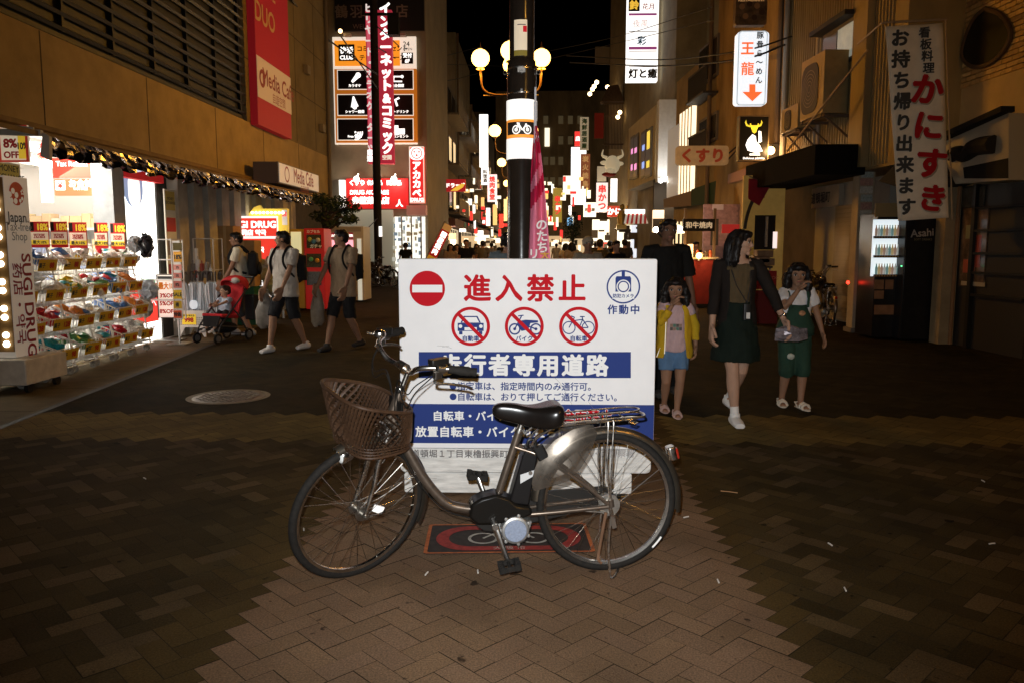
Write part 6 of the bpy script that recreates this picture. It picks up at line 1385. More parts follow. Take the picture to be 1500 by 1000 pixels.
MB().bar(f.at(*f.uv(1067, 226), -.1), f.at(*f.uv(1092, 205), -.1), .04, .04).bar(f.at(*f.uv(1062, 240), -.1), f.at(*f.uv(1084, 216), -.1), .03, .03).build('bracket', mat('rail_dark', (.03, .025, .02)), t1)
t1, f = board('ramen_sign', 'white lit rounded ramen sign with orange brush characters and a down arrow', 'sign', 1080, 47, 1123, 154, 17.2, glow('ramen_white', (.82, .88, .95), 1.0), .2, r=.07)
rr_ring(f, *[abs(a) for a in (f.uv(1123, 0)[0] - f.uv(1080, 0)[0], f.uv(0, 154)[1] - f.uv(0, 47)[1])], .07, abs(f.uv(1121.5, 0)[0] - f.uv(1081.5, 0)[0]), abs(f.uv(0, 152.5)[1] - f.uv(0, 48.5)[1]), .06, .004, mat('ramen_rim', (.4, .45, .48), .5, es=.5, ecol=(.6, .7, .75)), 'rim', t1)
ro = glow('ramen_orange', (.9, .16, .04), .9)
tx(f, t1, '王', 1095, 71, 19, ro, bold=.035); tx(f, t1, '龍', 1095, 101, 19, ro, bold=.02); tx(f, t1, '豚骨らーめん'.replace('ー', '〜'), 1112.5, 85, 10, ink, bold=.03, vertical=True, pitch=1.22)
flatpoly(f, [f.uv(*p) for p in ((1097.5, 124), (1106.5, 124), (1106.5, 135), (1117, 135), (1102, 149), (1087, 135), (1097.5, 135))], .005, ro, 'arrow', t1)
t1, f = board('dark_picture_sign', 'dark unlit restaurant picture sign above the ramen sign', 'sign', 1079, -30, 1123, 37, 17.2, mat('picture_sign', (.12, .08, .05), .5, noise=.8, nscale=5), .2, r=.05)
tx(f, t1, 'RESTAURANT', 1101, 0, 6, mat('amber_ink', (.6, .35, .12)), bold=.03)
for i, (px, py) in enumerate(((1087, 10), (1098, 6), (1109, 9), (1116, 18), (1092, 24), (1105, 26))): MB().ring(f.at(*f.uv(px, py), .004), f.ex, f.ey, 0, .06, 14).build('picture_dish', mat('dish_%d' % (i % 2), ((.25, .15, .08), (.05, .03, .02))[i % 2]), t1, smooth=False)
t1, f = board('yakiniku_sign', 'black lit sign with a yellow horned head over white brush shapes below the ramen sign', 'sign', 1083, 170, 1125, 236, 17.2, mat('yaki_black', (.02, .018, .014), .4), .2, frame=mat('yaki_rim', (.25, .18, .1), .5), fw=.02)
yk = glow('yaki_yellow', (.95, .75, .05), .9); q = lambda x, y: f.uv(x, y)
mb = MB(); Z = lambda pts: mb.poly([f.at(*f.uv(x, y), .006) for x, y in pts])
Z([(1098, 182), (1101, 190), (1109, 190), (1112, 182), (1110, 181), (1109, 187), (1101, 187), (1100, 181)]); Z([(1093, 176), (1091, 180), (1093, 185), (1099, 187), (1099, 184.5), (1095, 183), (1093.5, 180)]); Z([(1115, 176), (1117, 180), (1115, 185), (1110, 187), (1110, 184.5), (1113, 183), (1114.8, 180)]); Z([(1099.5, 184), (1110, 184), (1108, 194), (1105, 196), (1102, 194)])
mb.build('horned_head', yk, t1, smooth=False)
mb = MB(); Z([(1102, 197), (1107, 200), (1108, 208), (1113, 213), (1117, 222), (1108, 225), (1095, 221), (1092, 213), (1095, 205)]); Z([(1111, 192), (1115, 193), (1116, 208), (1111, 210)])
mb.build('white_shape', wl, t1, smooth=False)
tx(f, t1, 'Delicious yakiniku', 1104, 232, 4.2, wl, bold=.02); panel(f, *f.uv(1098, 225.5), *f.uv(1113, 228), .008, wl, 'rule', t1)
tag(MB().ball(P(1129, 221, 17.4), .09, 12).build('wall_lamp', glow('warm_bulb', (1, .6, .25), 8)), 'warm round wall lamp right of the horned head sign', 'lamp'); lamp('wall_lamp_light', 'POINT', P(1129, 221, 17.1), 25, (1, .6, .25), .08)
MB().box(P(1128, 230, 17.6), (.3, .25, .5)).build('lamp_bracket', mat('rail_dark', (.03, .025, .02)), fP and t)
def awn(label, pts_front, Y0, Y1, hgt, m, out=1.0):
 pass
t = thing('brown_awning', 'brown corrugated awning edge under the horned head sign', 'awning', P(1110, 262, 17.3))
a0, a1 = P(1066, 256, 21.5), P(1152, 226, 15.6); b0, b1 = P(1066, 270, 21.5), P(1152, 244, 15.6)
MB().prism([a0, a1, b1, b0], V((1.6, .1, .12))).build('board', mat('awning_rose', (.30, .15, .11), .7, noise=.2, nscale=20, stretch=(8, 8, .3)), t)
t = thing('green_awning', 'dark green and brown shop awning under the oblong pharmacy sign', 'awning', P(1020, 290, 24))
a0, a1 = P(972, 292, 29), P(1012, 280, 24.5); c0, c1 = P(972, 305, 29), P(1012, 302, 24.5); MB().prism([a0, a1, c1, c0], V((1.3, .1, .3))).build('brown_end', mat('awning_brown2', (.17, .11, .07), .75), t)
a0, a1 = P(1012.5, 278, 24.3), P(1075, 256, 21.6); c0, c1 = P(1012.5, 302, 24.3), P(1075, 296, 21.6); MB().prism([a0, a1, c1, c0], V((1.3, .1, .3))).build('green_part', mat('awning_green', (.02, .045, .025), .7), t)
f = camf(1110, 320, 17.0); t = thing('arcade_entrance', 'yellow-lit arcade entrance with a dark arch and glass door, left of the black column', 'shop front', (f.o.x, 17.0, 0))
panel(f, *f.uv(1088, 258), *f.uv(1142, 440), .1, mat('arcade_yellow', (.45, .29, .08), .7, noise=.25, nscale=3, es=.07, ecol=(1, .58, .14)), 'yellow_wall', t)  # faint emission in the wall colour replaces light falling on it
mb = MB(); cc = f.uv(1146, 345)
for i in range(10):
 a0 = PI * .55 + i * .13; a1_ = a0 + .14; r0, r1 = .80, .86; mb.prism([f.at(cc[0] + math.cos(a) * r * 1.0, cc[1] + math.sin(a) * r * 1.5, .12) for a, r in ((a0, r0), (a1_, r0), (a1_, r1), (a0, r1))], f.n * .04)
mb.build('arch', dk, t); panel(f, *f.uv(1104, 316), *f.uv(1132, 366), .12, mat('door_black', (.015, .012, .01), .3), 'door', t); panel(f, *f.uv(1119, 318), *f.uv(1121, 362), .15, steel, 'door_rail', t)
panel(f, *f.uv(1130, 340), *f.uv(1135, 364), .14, glow('pale_pink', (1, .8, .75), 1.0), 'lit_panel', t)
t1, f = board('red_pennant', 'dark red pennant flag hanging in the yellow-lit arcade entrance', 'flag', 1097, 262, 1120, 290, 16.6, mat('pennant_red', (.25, .012, .02), .8), .02)
flatpoly(f, [f.uv(*p) for p in ((1098, 262), (1127, 275), (1112, 302), (1096, 292))], .01, mat('pennant_red', (.25, .012, .02)), 'cloth', t1); MB().tube([f.at(*f.uv(1096, 258), 0), f.at(*f.uv(1130, 272), 0)], .012, 6).build('pole', steel, t1)
brick_m = mat('mauve_brick', (.25, .16, .17), .8, noise=.3, nscale=8)
f = camf(1055, 330, 20.5); t = thing('mauve_brick_shop', 'mauve brick shop front behind the food stall', 'shop front', (f.o.x, 20.5, 0))
panel(f, *f.uv(1030, 300), *f.uv(1080, 420), .1, brick_m, 'brick_wall', t); mb = MB()
for j in range(16):
 for i in range(9): a, b = f.uv(1032 + i * 5.3 + (j % 2) * 2.6, 302 + j * 3.8); mb.box(f.at(a, b, .105), (.098, .02, .068))
mb.build('bricks', mat('mauve_brick2', (.33, .2, .22), .8, noise=.3, nscale=12), t); panel(f, *f.uv(1040, 321), *f.uv(1050, 360), .12, dk, 'window', t); panel(f, *f.uv(1042, 300), *f.uv(1058, 308), .13, mat('mauve_notice', (.5, .42, .5), .6), 'notice', t)
t1, f = board('grill_sign', 'black stall sign with white brush characters over the food stall', 'sign', 1001, 321, 1047, 339, 19.0, mat('grill_black', (.015, .013, .011), .6), .08)
tx(f, t1, '和牛焼肉', 1024, 330, 9.5, mat('grill_white', (.6, .5, .35), .6, es=.3, ecol=(1, .8, .5)), bold=.04, pitch=1.05)
YS2 = 19.5; f = camf(1020, 400, YS2); st_ = thing('food_stall', 'food stall with a dark red counter, posts and glowing lamps behind the woman', 'stall', (f.o.x, YS2 + .4, 0))
a, b = f.uv(975, 380), f.uv(1050, 445); panel(f, a[0], a[1], b[0], .1 - f.o.z, .8, mat('counter_red', (.16, .015, .012), .6, noise=.3), 'counter', st_, z=-.8)
mb = MB()
for px in (1003, 1046): u = f.uv(px, 380)[0]; mb.box(f.at(u, .9 - f.o.z + .3, -.05), (.06, .06, 2.4))
mb.build('posts', mat('stall_post', (.12, .08, .05), .6), st_)
panel(f, a[0], a[1], b[0], a[1] + .05, .9, mat('counter_top', (.4, .33, .24), .35, noise=.4, nscale=14), 'counter_top', st_, z=-.85)
t1, f1 = board('menu_card', 'glowing cream menu card standing on the food stall counter', 'menu', 1008, 358, 1015, 377, 19.6, glow('menu_cream', (1, .72, .4), 1.0), .03)
for i, (px, py) in enumerate(((983, 380), (1024, 375))):
 q = P(px, py, 19.35); t1 = thing('stall_lamp', ('left', 'right')[i] + ' glowing amber bulb on the food stall counter', 'lamp', q - V((0, 0, .1))); MB().ball(q, .075, 12).build('bulb', glow('amber_bulb', (1, .55, .15), 12), t1); MB().cyl(q - V((0, 0, .12)), q - V((0, 0, .06)), .03, 10).build('socket', steel, t1)
 lamp('stall_lamp_light', 'POINT', q + V((0, -.15, .05)), 22, (1, .6, .25), .07)
for i in range(9):
 px = 990 + i * 6.3; q = P(px, 378, 19.7); mb = MB(); h = rnd.uniform(.1, .22)
 mb.lathe([(.05, 0), (.06, h * .6), (.03, h), (0, h)], q - V((0, 0, .02)), 10); kc = i % 3
 tag(mb.build('stall_jar', mat('jar_%d' % kc, ((.5, .4, .3), (.1, .07, .05), (.4, .1, .05))[kc], .3)), ('pale', 'dark', 'red')[kc] + ' jar on the food stall counter', 'jar', ('pale', 'dark', 'red') [kc] + ' jars on the stall counter')
tag(MB().ball(P(961, 337, 20), .07, 12).build('bare_bulb', glow('bare_bulb', (1, .93, .8), 40)), 'glaring white bare bulb just left of the head of the tall man in black', 'bulb')
lamp('bare_bulb_light', 'POINT', P(961, 339, 19.8), 30, (1, .9, .75), .07)
t1, f1 = board('stall_window', 'amber lit back window of the food stall', 'window', 985, 325, 1002, 372, 24, glow('stall_amber', (1, .75, .42), 1.2), .05);
mb = MB()
for i in range(3): mb.box(f1.at(f1.uv(988 + i * 6, 350)[0], 0, .03), (.05, .04, .95))
mb.build('bars', dk, t1)
tag(MB().lathe([(.17, 0), (.13, .14), (.03, .2), (0, .2)], P(993, 342, 19.6), 16).build('hood_lamp', glow('hood_lamp', (1, .8, .5), 4)), 'bright hooded lamp over the left end of the food stall', 'lamp')
lamp('added_glow_light', 'POINT', P(975, 340, 33), 260, (1, .8, .5), .4); lamp('added_glow_light', 'POINT', P(885, 345, 46), 400, (1, .85, .6), .4); lamp('added_glow_light', 'POINT', P(655, 340, 46), 330, (1, .85, .65), .4)  # added lamps without fittings, standing in for the shop fronts' glow
t1, f1 = board('sale_board', 'dark red stall board with faint letters standing right of the woman', 'sign', 1107, 397, 1137, 424, 15.5, mat('cham_red', (.25, .012, .012), .6), .03); tx(f1, t1, 'BAM CHOC', 1123, 407, 6.5, mat('cham_ink', (.4, .12, .08)), bold=.02)
f1o = f1; MB().box((f1.o.x, 15.55, f1.at(*f1.uv(0, 424)).z / 2), (.5, .05, f1.at(*f1.uv(0, 424)).z)).build('stand', mat('cham_stand', (.12, .01, .01), .6), t1)
t1, f1 = board('red_card', 'small bright red card sign tilted above the woman’s head', 'sign', 1058, 329, 1083, 342, 18.0, mat('red_card', (.4, .02, .015), .6, es=.25, ecol=(.8, .05, .04)), .04); MB().cyl(f1.at(.0, -.2, -.05), (f1.o.x, 18.05, .0), .015, 6).build('stand', steel, t1)
for i, (px, py) in enumerate(((1118, 372), (1120, 384), (1113, 380))):
 q = P(px, py, 16.3); tag(MB().box(q, (.32, .3, .14)).build('stacked_tray', mat('tray_brown', (.2, .13, .08), .7, noise=.3), bevel=.01), ('upper', 'lower', 'middle')[i] + ' brown tray on the pile in front of the arcade door', 'tray')
t1, f1 = board('tray_table', 'low dark table carrying the brown trays before the arcade', 'table', 1100, 390, 1132, 393, 16.3, mat('table_dark', (.06, .04, .03), .6), .5)
for px in (1102, 1130): MB().cyl(f1.at(f1.uv(px, 391)[0], 0, -.1), V((f1.at(f1.uv(px, 391)[0], 0).x, 16.4, 0)), .02, 6).build('leg', steel, t1)
# ------------------------------------------------------------------ right, near: metal-clad building with awning, shutter, machines
def RP(px, py): return PX(px, py, XR, KR)
FR = Frame((XR + KR * 15, 15, 0), (-KR, -1, 0))
Y0, Y1 = RY(1302), RY(1152.5)
sid = mat('metal_siding', (.3, .215, .095), .55, noise=.22, nscale=3, stretch=(1, 1, .3))
t, f = facade('clad_building', 'building clad in ribbed metal with two air conditioners above a black awning', 'R', KR, XR, Y0, Y1, 10, sid, z0=2.75)
f = FR; mb = MB(); u = f.uv(1152.5, 200)[0]; u1 = f.uv(1302, 200)[0]
while u < u1: mb.box(f.at(u, 6.4, .012), (.03, .045, 7.2), az=0); u += .11
mb.build('ribs', sid, t)
P2 = lambda px, py: f.uv(px, py)
a, b = P2(1264, 0), P2(1275, 190); panel(f, a[0], 2.8, b[0], 10, .14, sid, 'corner_strip', t)
a = P2(1210, 90); b = P2(1261, 24); zl, zh = P2(1236, 84)[1] - .15, P2(1236, 38)[1]
wf = panel(f, a[0], zl, b[0], zh, .08, mat('window_frame', (.1, .085, .07)), 'window', t)
um = (a[0] + b[0]) / 2; panel(f, a[0] + .08, zl + .06, um - .02, zh - .08, .02, mat('pane_dim', (.12, .1, .07), .2), 'pane', wf, z=.08); panel(f, um + .02, zl + .06, b[0] - .06, zh - .08, .02, mat('pane_lit', (.35, .36, .3), .3, es=.22, ecol=(.75, .75, .6), noise=.5, nscale=3), 'pane', wf, z=.08)
panel(f, a[0] - .1, zh, b[0] + .05, zh + .08, .3, mat('rail_dark', (.03, .025, .02)), 'hood', wf)
mb = MB()
for px in (1202, 1207): uu = P2(px, 100)[0]; mb.tube([f.at(uu, 3.4, .07), f.at(uu, 5.6 - (px - 1202) * .05, .07)], .03, 8)
mb.tube([f.at(P2(1161, 0)[0], 2.8, .1), f.at(P2(1161, 0)[0], 10, .1)], .05, 8); mb.build('pipes', mat('pipe_pale', (.4, .36, .3), .5), t)
def aircon(label, px0, px1, py0, py1, dp):
 a, b = P2(px0, py0), P2(px1, py1); u0, u1 = a[0], b[0]; v1 = P2((px0 + px1) / 2, py0)[1]; v0 = P2((px0 + px1) / 2, py1)[1]
 c = f.at((u0 + u1) / 2, v0, dp / 2 + .1); t = thing('air_conditioner', label, 'air conditioner', c)
 panel(f, u0, v0, u1, v1, dp, mat('ac_cream', (.34, .24, .10), .55, noise=.15), 'casing', t, z=.1, bevel=.012)
 uc = u0 + (u1 - u0) * .42; vc = (v0 + v1) / 2 - .02; R_ = min((u1 - u0) * .36, (v1 - v0) * .36)
 panel(f, uc - R_, vc - R_ * 1.15, uc + R_, vc + R_ * 1.15, .012, mat('ac_grille', (.05, .035, .02), .6), 'grille', t, z=.1 + dp, r=R_ * .6)
 mb = MB()
 for k in range(1, 6): mb.ring(f.at(uc, vc, .118 + dp), f.ex, f.ey, R_ * k / 6, R_ * k / 6 + .012, 28)
 mb.build('fan_guard', mat('ac_wire', (.2, .15, .09), .5), t)
 mb = MB()
 for uu in (u0 + .1, u1 - .1): mb.bar(f.at(uu, v0 - .03, 0), f.at(uu, v0 - .03, dp + .1), .04, .05); mb.bar(f.at(uu, v0 - .4, 0), f.at(uu, v0 - .05, dp), .03, .03)
 mb.bar(f.at(u0, v0 - .03, dp + .05), f.at(u1, v0 - .03, dp + .05), .05, .04); mb.build('bracket', mat('bracket_rust', (.12, .08, .05), .7), t)
aircon('large air conditioner on brackets under the half-lit window', 1216, 1248, 84, 172, .42)
aircon('smaller air conditioner low on the metal-clad wall above the black awning', 1178, 1202, 157, 192, .35)
t = thing('black_awning', 'black box awning over the shutters of the metal-clad building', 'awning', RP(1212, 220))
a, b = RP(1153, 215), RP(1270, 215)
mb = MB(); mb.prism([V((a.x - .85, a.y, 2.68)), V((b.x - .85, b.y, 2.68)), V((b.x - .01, b.y, 2.68)), V((a.x - .01, a.y, 2.68))], (0, 0, .5)); mb.build('box', mat('awning_black', (.006, .005, .005), .9, spec=.05), t)
ca, cb_ = P(1153, 222, 15.2), P(1271, 73, 13.0); tag(MB().tube([ca, cb_], .018, 8).build('stay_rod', mat('rod_tan', (.35, .25, .15), .5)), 'slanting stay rod running across the air conditioners down to the black awning', 'rod')
t = thing('shuttered_shop', 'recessed shop front with a pale wall, rolled shutter and wall signs under the black awning', 'shop front', (6.4, 15.5, 0))
X2 = XR + .75; fS = Frame((X2 + KR * 15, 15, 0), (-KR, -1, 0)); us = fS.uv
mb = MB(); ua, ub = us(1150, 350)[0], us(1300, 350)[0]; panel(fS, ua, 0, ub, 2.75, .2, mat('pale_wall', (.36, .33, .27), .8, noise=.12, nscale=3), 'pale_wall', t, z=-.2)
ua, ub = us(1224, 350)[0], us(1256, 350)[0]; vt = us(1240, 302)[1]
sh_ = panel(fS, ua, .02, ub, vt, .03, mat('shutter_tan', (.26, .2, .12), .5, .3), 'shutter', t); mb = MB()
v = .06
while v < vt: mb.box(fS.at((ua + ub) / 2, v, .035), (.04, ub - ua - .02, .055)); v += .085
mb.build('slats', mat('shutter_tan', (.26, .2, .12)), sh_)
panel(fS, us(1197, 0)[0], us(1220, 303)[1], us(1250, 0)[0], us(1220, 273)[1], .1, mat('wall_sign_cream', (.36, .3, .22), .6), 'wall_sign', t); tx_ = text('道頓堀町', ink, .24, fS, (us(1197, 0)[0] + us(1250, 0)[0]) / 2, us(1222, 288)[1], .105, bold=.03, parent=t, pitch=1.05)
panel(fS, us(1215, 0)[0], us(1230, 266)[1], us(1250, 0)[0], us(1230, 244)[1], .1, mat('wall_sign_red', (.24, .035, .03), .6), 'wall_sign', t); panel(fS, us(1217, 0)[0], us(1230, 262)[1], us(1248, 0)[0], us(1230, 250)[1], .106, mat('wall_sign_cream', (.36, .3, .22)), 'sign_field', t); text('TOILETS', mat('sign_redink', (.35, .04, .03)), .16, fS, (us(1217, 0)[0] + us(1248, 0)[0]) / 2, us(1230, 256)[1], .11, parent=t, bold=.02)
text('TOTO\nLOTO', ink, .17, fS, us(1203, 0)[0], us(1203, 255)[1], .006, parent=t, bold=.02, dy=.2)
panel(fS, us(1175, 0)[0], us(1184, 295)[1], us(1192, 0)[0], us(1184, 243)[1], .16, mat('speaker_black', (.015, .013, .012), .6), 'wall_box', t); MB().ring(fS.at((us(1175, 0)[0] + us(1192, 0)[0]) / 2, us(1184, 276)[1], .163), fS.ex, fS.ey, 0, .06, 18).build('box_dial', mat('dial', (.12, .1, .08), .4), t, smooth=False)
a = G(1148, 458); t = thing('black_column', 'square black column at the left end of the shutter front', 'column', (a.x + .1, a.y + .2, 0)); MB().box((a.x + .1, a.y + .2, 1.5), (.42, .42, 3.0)).build('shaft', mat('column_black', (.012, .011, .01), .6), t, bevel=.01)
t2 = MB().box((a.x + .43, a.y + .1, 1.4), (.2, .3, 2.8)).build('side_post', mat('post_tan', (.26, .2, .13), .8, noise=.2), t)
a = G(1259, 487); t = thing('notice_pillar', 'pale square pillar with notices pasted near its top, beside the drinks machine', 'pillar', (a.x, a.y + .13, 0))
MB().box((a.x, a.y + .14, 1.45), (.27, .27, 2.9)).build('shaft', mat('pillar_tan', (.36, .29, .19), .8, noise=.2, nscale=4, bump=.2), t, bevel=.008); MB().box((a.x, a.y + .13, .04), (.34, .34, .08)).build('foot', mat('foot_grey', (.15, .12, .09), .9), t)
f1 = Frame((a.x, a.y + .003, 0), (1, 0, 0)); r_ = random.Random(12)
for i in range(7): z = 1.98 + i * .135; panel(f1, -.1 + r_.uniform(-.02, .02), z, .1, z + .12, .004, mat('sticker_%d' % (i % 3), ((.5, .46, .38), (.4, .22, .17), (.36, .4, .36))[i % 3], .5, noise=.4, nscale=30), 'notice', t)
def drinks(label, px0, px1, pyt, base_y, lit, name):
 a = G(px0, base_y); b = P(px1, base_y, a.y); zt = P(px0, pyt, a.y).z; W = b.x - a.x
 t = thing('vending_machine', label, 'vending machine', ((a.x + b.x) / 2, a.y + .35, 0)); MB().box(((a.x + b.x) / 2, a.y + .36, zt / 2 + .015), (W, .7, zt - .03)).build('cabinet', mat('vend_black', (.012, .011, .011), .3, noise=.3), t, bevel=.015)
 f = Frame(((a.x + b.x) / 2, a.y, 0), (1, 0, 0)); f.m = a.y / FPX; return t, f
t, f = drinks('black drinks vending machine with a lit window of bottles beside the notice pillar', 1277, 1317, 312, 497, True, 'a')
a, b = f.uv(1279, 322), f.uv(1316, 405); wn = panel(f, a[0], a[1], b[0], b[1], .006, glow('vend_white', (.85, .95, 1), .8), 'lit_window', t)
for i, y in enumerate((347, 375, 403)):
 u0, u1 = f.uv(1279, y)[0], f.uv(1316, y)[0]; v = f.uv(1279, y)[1]
 sh_ = panel(f, u0, v - .03, u1, v + .01, .06, mat('vend_shelf', (.06, .035, .03), .5), 'shelf', t)
 mb = MB()
 for k in range(9):
  u = u0 + .03 + (u1 - u0 - .06) * k / 8; mb.box(f.at(u, v - .01, .064), (.022, .008, .02))
 mb.build('buttons', mat('vend_button', (.5, .3, .1), .4), sh_)
 for k in range(9):
  u = u0 + .03 + (u1 - u0 - .06) * k / 8; mb = MB(); h = .17
  mb.lathe([(.02, 0), (.021, h * .6), (.009, h * .85), (.009, h), (0, h)], f.at(u, v + .012, .035), 8); q = (i * 9 + k) % 4
  mb.build('bottle', mat('bott_%d' % q, ((.35, .2, .12), (.5, .5, .45), (.12, .25, .2), (.5, .35, .1))[q], .3, es=.25, ecol=((.6, .4, .3), (.7, .75, .7), (.3, .5, .5), (.8, .6, .3))[q]), t)
for (x0, y0, x1, y1) in ((1281, 410, 1294, 424), (1297, 410, 1308, 424), (1281, 426, 1294, 438), (1281, 447, 1309, 461)): panel(f, *f.uv(x0, y0), *f.uv(x1, y1), .006, mat('vend_label', (.24, .12, .06), .6, noise=.3), 'label', t)
panel(f, *f.uv(1313, 437), *f.uv(1320, 451), .006, mat('vend_slot', (.4, .36, .25), .5), 'slot', t)
panel(f, *f.uv(1282, 298), *f.uv(1316, 318), .02, mat('vend_top', (.28, .2, .09), .6), 'top_sign', t)
t, f = drinks('tall black unlit drinks machine with a silver brand name beside the lit one', 1318, 1371, 318, 500, False, 'b')
tx(f, t, 'Asahi', 1351, 341, 15, mat('asahi_silver', (.5, .45, .4), .35, .5), bold=.02, z=.004, rot=.08); tx(f, t, 'SOFT DRINKS', 1352, 351, 4.2, mat('asahi_gold', (.25, .2, .12)), z=.004)
tag(MB().ball(f.at(*f.uv(1320, 390), .012), .012, 8).build('indicator_light', glow('green_led', (.1, 1, .3), 3)), 'tiny green indicator light between the two drinks machines', 'light')
# ------------------------------------------------------------------ right, nearest: crab restaurant
XC = 7.1; fC = Frame((XC + KR * 11, 11, 0), (-KR, -1, 0)); uc = fC.uv
t = thing('restaurant_building', 'restaurant with tan brick upper wall, oval window and dark entrance at the right edge', 'building', (XC + 3, 11, 0))
ya, yb = 8.5, 12.75
fp = [(XC + KR * ya, ya), (XC + KR * yb, yb), (XC + KR * yb + 6, yb), (XC + KR * ya + 6, ya)]
zs = uc(1440, 120)[1]
bw = mat('stucco_tan', (.6, .43, .19), .88, noise=.15, nscale=2, bump=.35, bscale=70)
MB().prism([(x, y, 0) for x, y in fp], (0, 0, zs)).build('stucco_wall', bw, t)
MB().prism([(x + .02, y, zs) for x, y in fp], (0, 0, 9 - zs)).build('upper_wall', mat('brick_joint', (.1, .075, .05), .9), t)
u0, u1 = uc(1288, 0)[0], uc(1540, 0)[0]; mb = MB(); v = zs; j = 0; r_ = random.Random(6)
while v < 6.4:
 u = u0 + (j % 2) * .12
 while u < u1:
  mb.m = r_.choice((0, 0, 1)); mb.box(fC.at(u + .11, v + .035, -.008), (.045, .222, .06), az=math.atan2(-KR, 1) * -1 * -1 if False else -math.atan(-KR) * -1); u += .236
 v += .073; j += 1
mb.build('bricks', [mat('tan_brick', (.65, .42, .15), .75, noise=.25, nscale=12), mat('tan_brick2', (.5, .31, .11), .75, noise=.25, nscale=12)], t, recalc=False)
pts = [(1447, 13), (1470, 22), (1484, 45), (1480, 66), (1462, 88), (1441, 98), (1424, 96), (1414, 82), (1418, 58), (1430, 30)]
q3 = bez([(*uc(*p), 0) for p in pts] + [(*uc(*pts[0]), 0)], 4)[:-1]; cu = sum((V(p) for p in q3), V()) / len(q3)
ow = MB().prism([fC.at(p.x, p.y, .02) for p in q3], fC.n * .03).build('oval_window', mat('oval_glass', (.012, .011, .01), .25), t)
mb = MB(); mb.tube([fC.at(p.x, p.y, .04) for p in q3], .035, 8, closed=True); mb.build('oval_rim', mat('rim_brown', (.1, .06, .03), .7), ow)
def cpanel(x0, y0, x1, y1, d, m, name, z=0, **k):
 xm, ym_ = (x0 + x1) / 2, (y0 + y1) / 2; return panel(fC, uc(x0, ym_)[0], uc(xm, y0)[1], uc(x1, ym_)[0], uc(xm, y1)[1], d, m, name, t, z=z, **k)
panel(fC, uc(1405, 0)[0], 0, uc(1540, 0)[0], uc(1460, 268)[1], .03, mat('entrance_dark', (.03, .025, .02), .5), 'entrance', t)
for y in (300, 335, 370, 400, 435): panel(fC, uc(1458, 0)[0], uc(1480, y + 4)[1], uc(1540, 0)[0], uc(1480, y)[1], .06, mat('bar_black', (.01, .009, .008), .5), 'door_bar', t, z=.03)
panel(fC, uc(1454, 0)[0], 0, uc(1459, 0)[0], uc(1456, 268)[1], .07, mat('bar_black', (.01, .009, .008)), 'door_post', t, z=.03)
MB().box((G(1388, 504).x, G(1388, 504).y + .14, 1.5), (.3, .28, 3.0)).build('entrance_pillar', mat('pillar_tan2', (.30, .225, .13), .8, noise=.25, nscale=3), t)
MB().tube([(G(1388, 504).x + .02, G(1388, 504).y - .02, 0), (G(1388, 504).x + .02, G(1388, 504).y - .02, 3)], .03, 8).build('drain_pipe', mat('pipe_rust', (.24, .12, .05), .6), t)
pp = cpanel(1412, 305, 1449, 420, .02, mat('poster_dark', (.16, .10, .06), .25, noise=.7, nscale=5, coat=.4), 'poster', z=.03)
for (x0, y0, x1, y1, c) in ((1416, 380, 1424, 400, (.35, .08, .04)), (1424, 360, 1434, 398, (.4, .12, .06)), (1434, 345, 1442, 392, (.3, .06, .04)), (1413, 413, 1448, 419, (.35, .3, .22)), (1420, 330, 1430, 350, (.2, .2, .1))): cpanel(x0, y0, x1, y1, .004, mat('poster_c%d' % x0, c, .3, coat=.3), 'poster_picture', z=.051)
cpanel(1414, 275, 1446, 303, .02, mat('poster_top', (.08, .07, .05), .4, noise=.6, nscale=6), 'top_picture', z=.03)
t1 = thing('entrance_canopy', 'dark pointed canopy over the restaurant entrance pillar', 'canopy', fC.at(uc(1410, 250)[0], uc(1410, 262)[1], .5))
q = lambda x, y, z: fC.at(*uc(x, y), z); MB().prism([q(1368, 266, .9), q(1405, 234, .9), q(1440, 240, .9), q(1452, 262, .9), q(1408, 276, .9)], fC.n * -.88).build('cover', mat('canopy_black', (.015, .013, .012), .8), t1)
t1 = thing('gable_sign', 'white gable-shaped sign board under a dark sloping roof edge at the right edge', 'sign board', fC.at(uc(1470, 250)[0], uc(1470, 270)[1], .5));
MB().prism([q(1424, 214, .55), q(1540, 166, .55), q(1540, 264, .55), q(1456, 270, .55)], fC.n * -.5).build('board', mat('gable_white', (.42, .37, .28), .6), t1)
MB().bar(q(1418, 212, .6), q(1545, 160, .6), .18, .07).build('roof_edge', mat('canopy_black', (.015, .013, .012)), t1)
MB().tube(bez([q(1450, 232, .58), q(1462, 224, .58), q(1475, 228, .58), q(1492, 216, .58), q(1520, 212, .58)], 4), [.05, .09, .1, .1, .09, .1, .11, .1, .09, .1, .11, .12, .12, .12, .12, .12, .12][:17], 8).build('relief', mat('relief_dark', (.02, .016, .012), .7), t1); flatpoly(fC, [uc(*p) for p in ((1468, 246), (1540, 232), (1540, 262), (1470, 262))], .553, mat('canopy_black', (.015, .013, .012)), 'plate', t1)
Yb = 11.6; fB = Frame(P(1345, 180, Yb), V((1, -.12, 0))); a = fB.uv; cor = [(1297, 39), (1381, 34), (1391, 319), (1317, 324)]
t1 = thing('cloth_banner', 'white hanging cloth banner with black and red brush lettering at the right', 'banner', P(1352, 320, Yb)); mb = MB(); nx, ny = 10, 30; vs = []
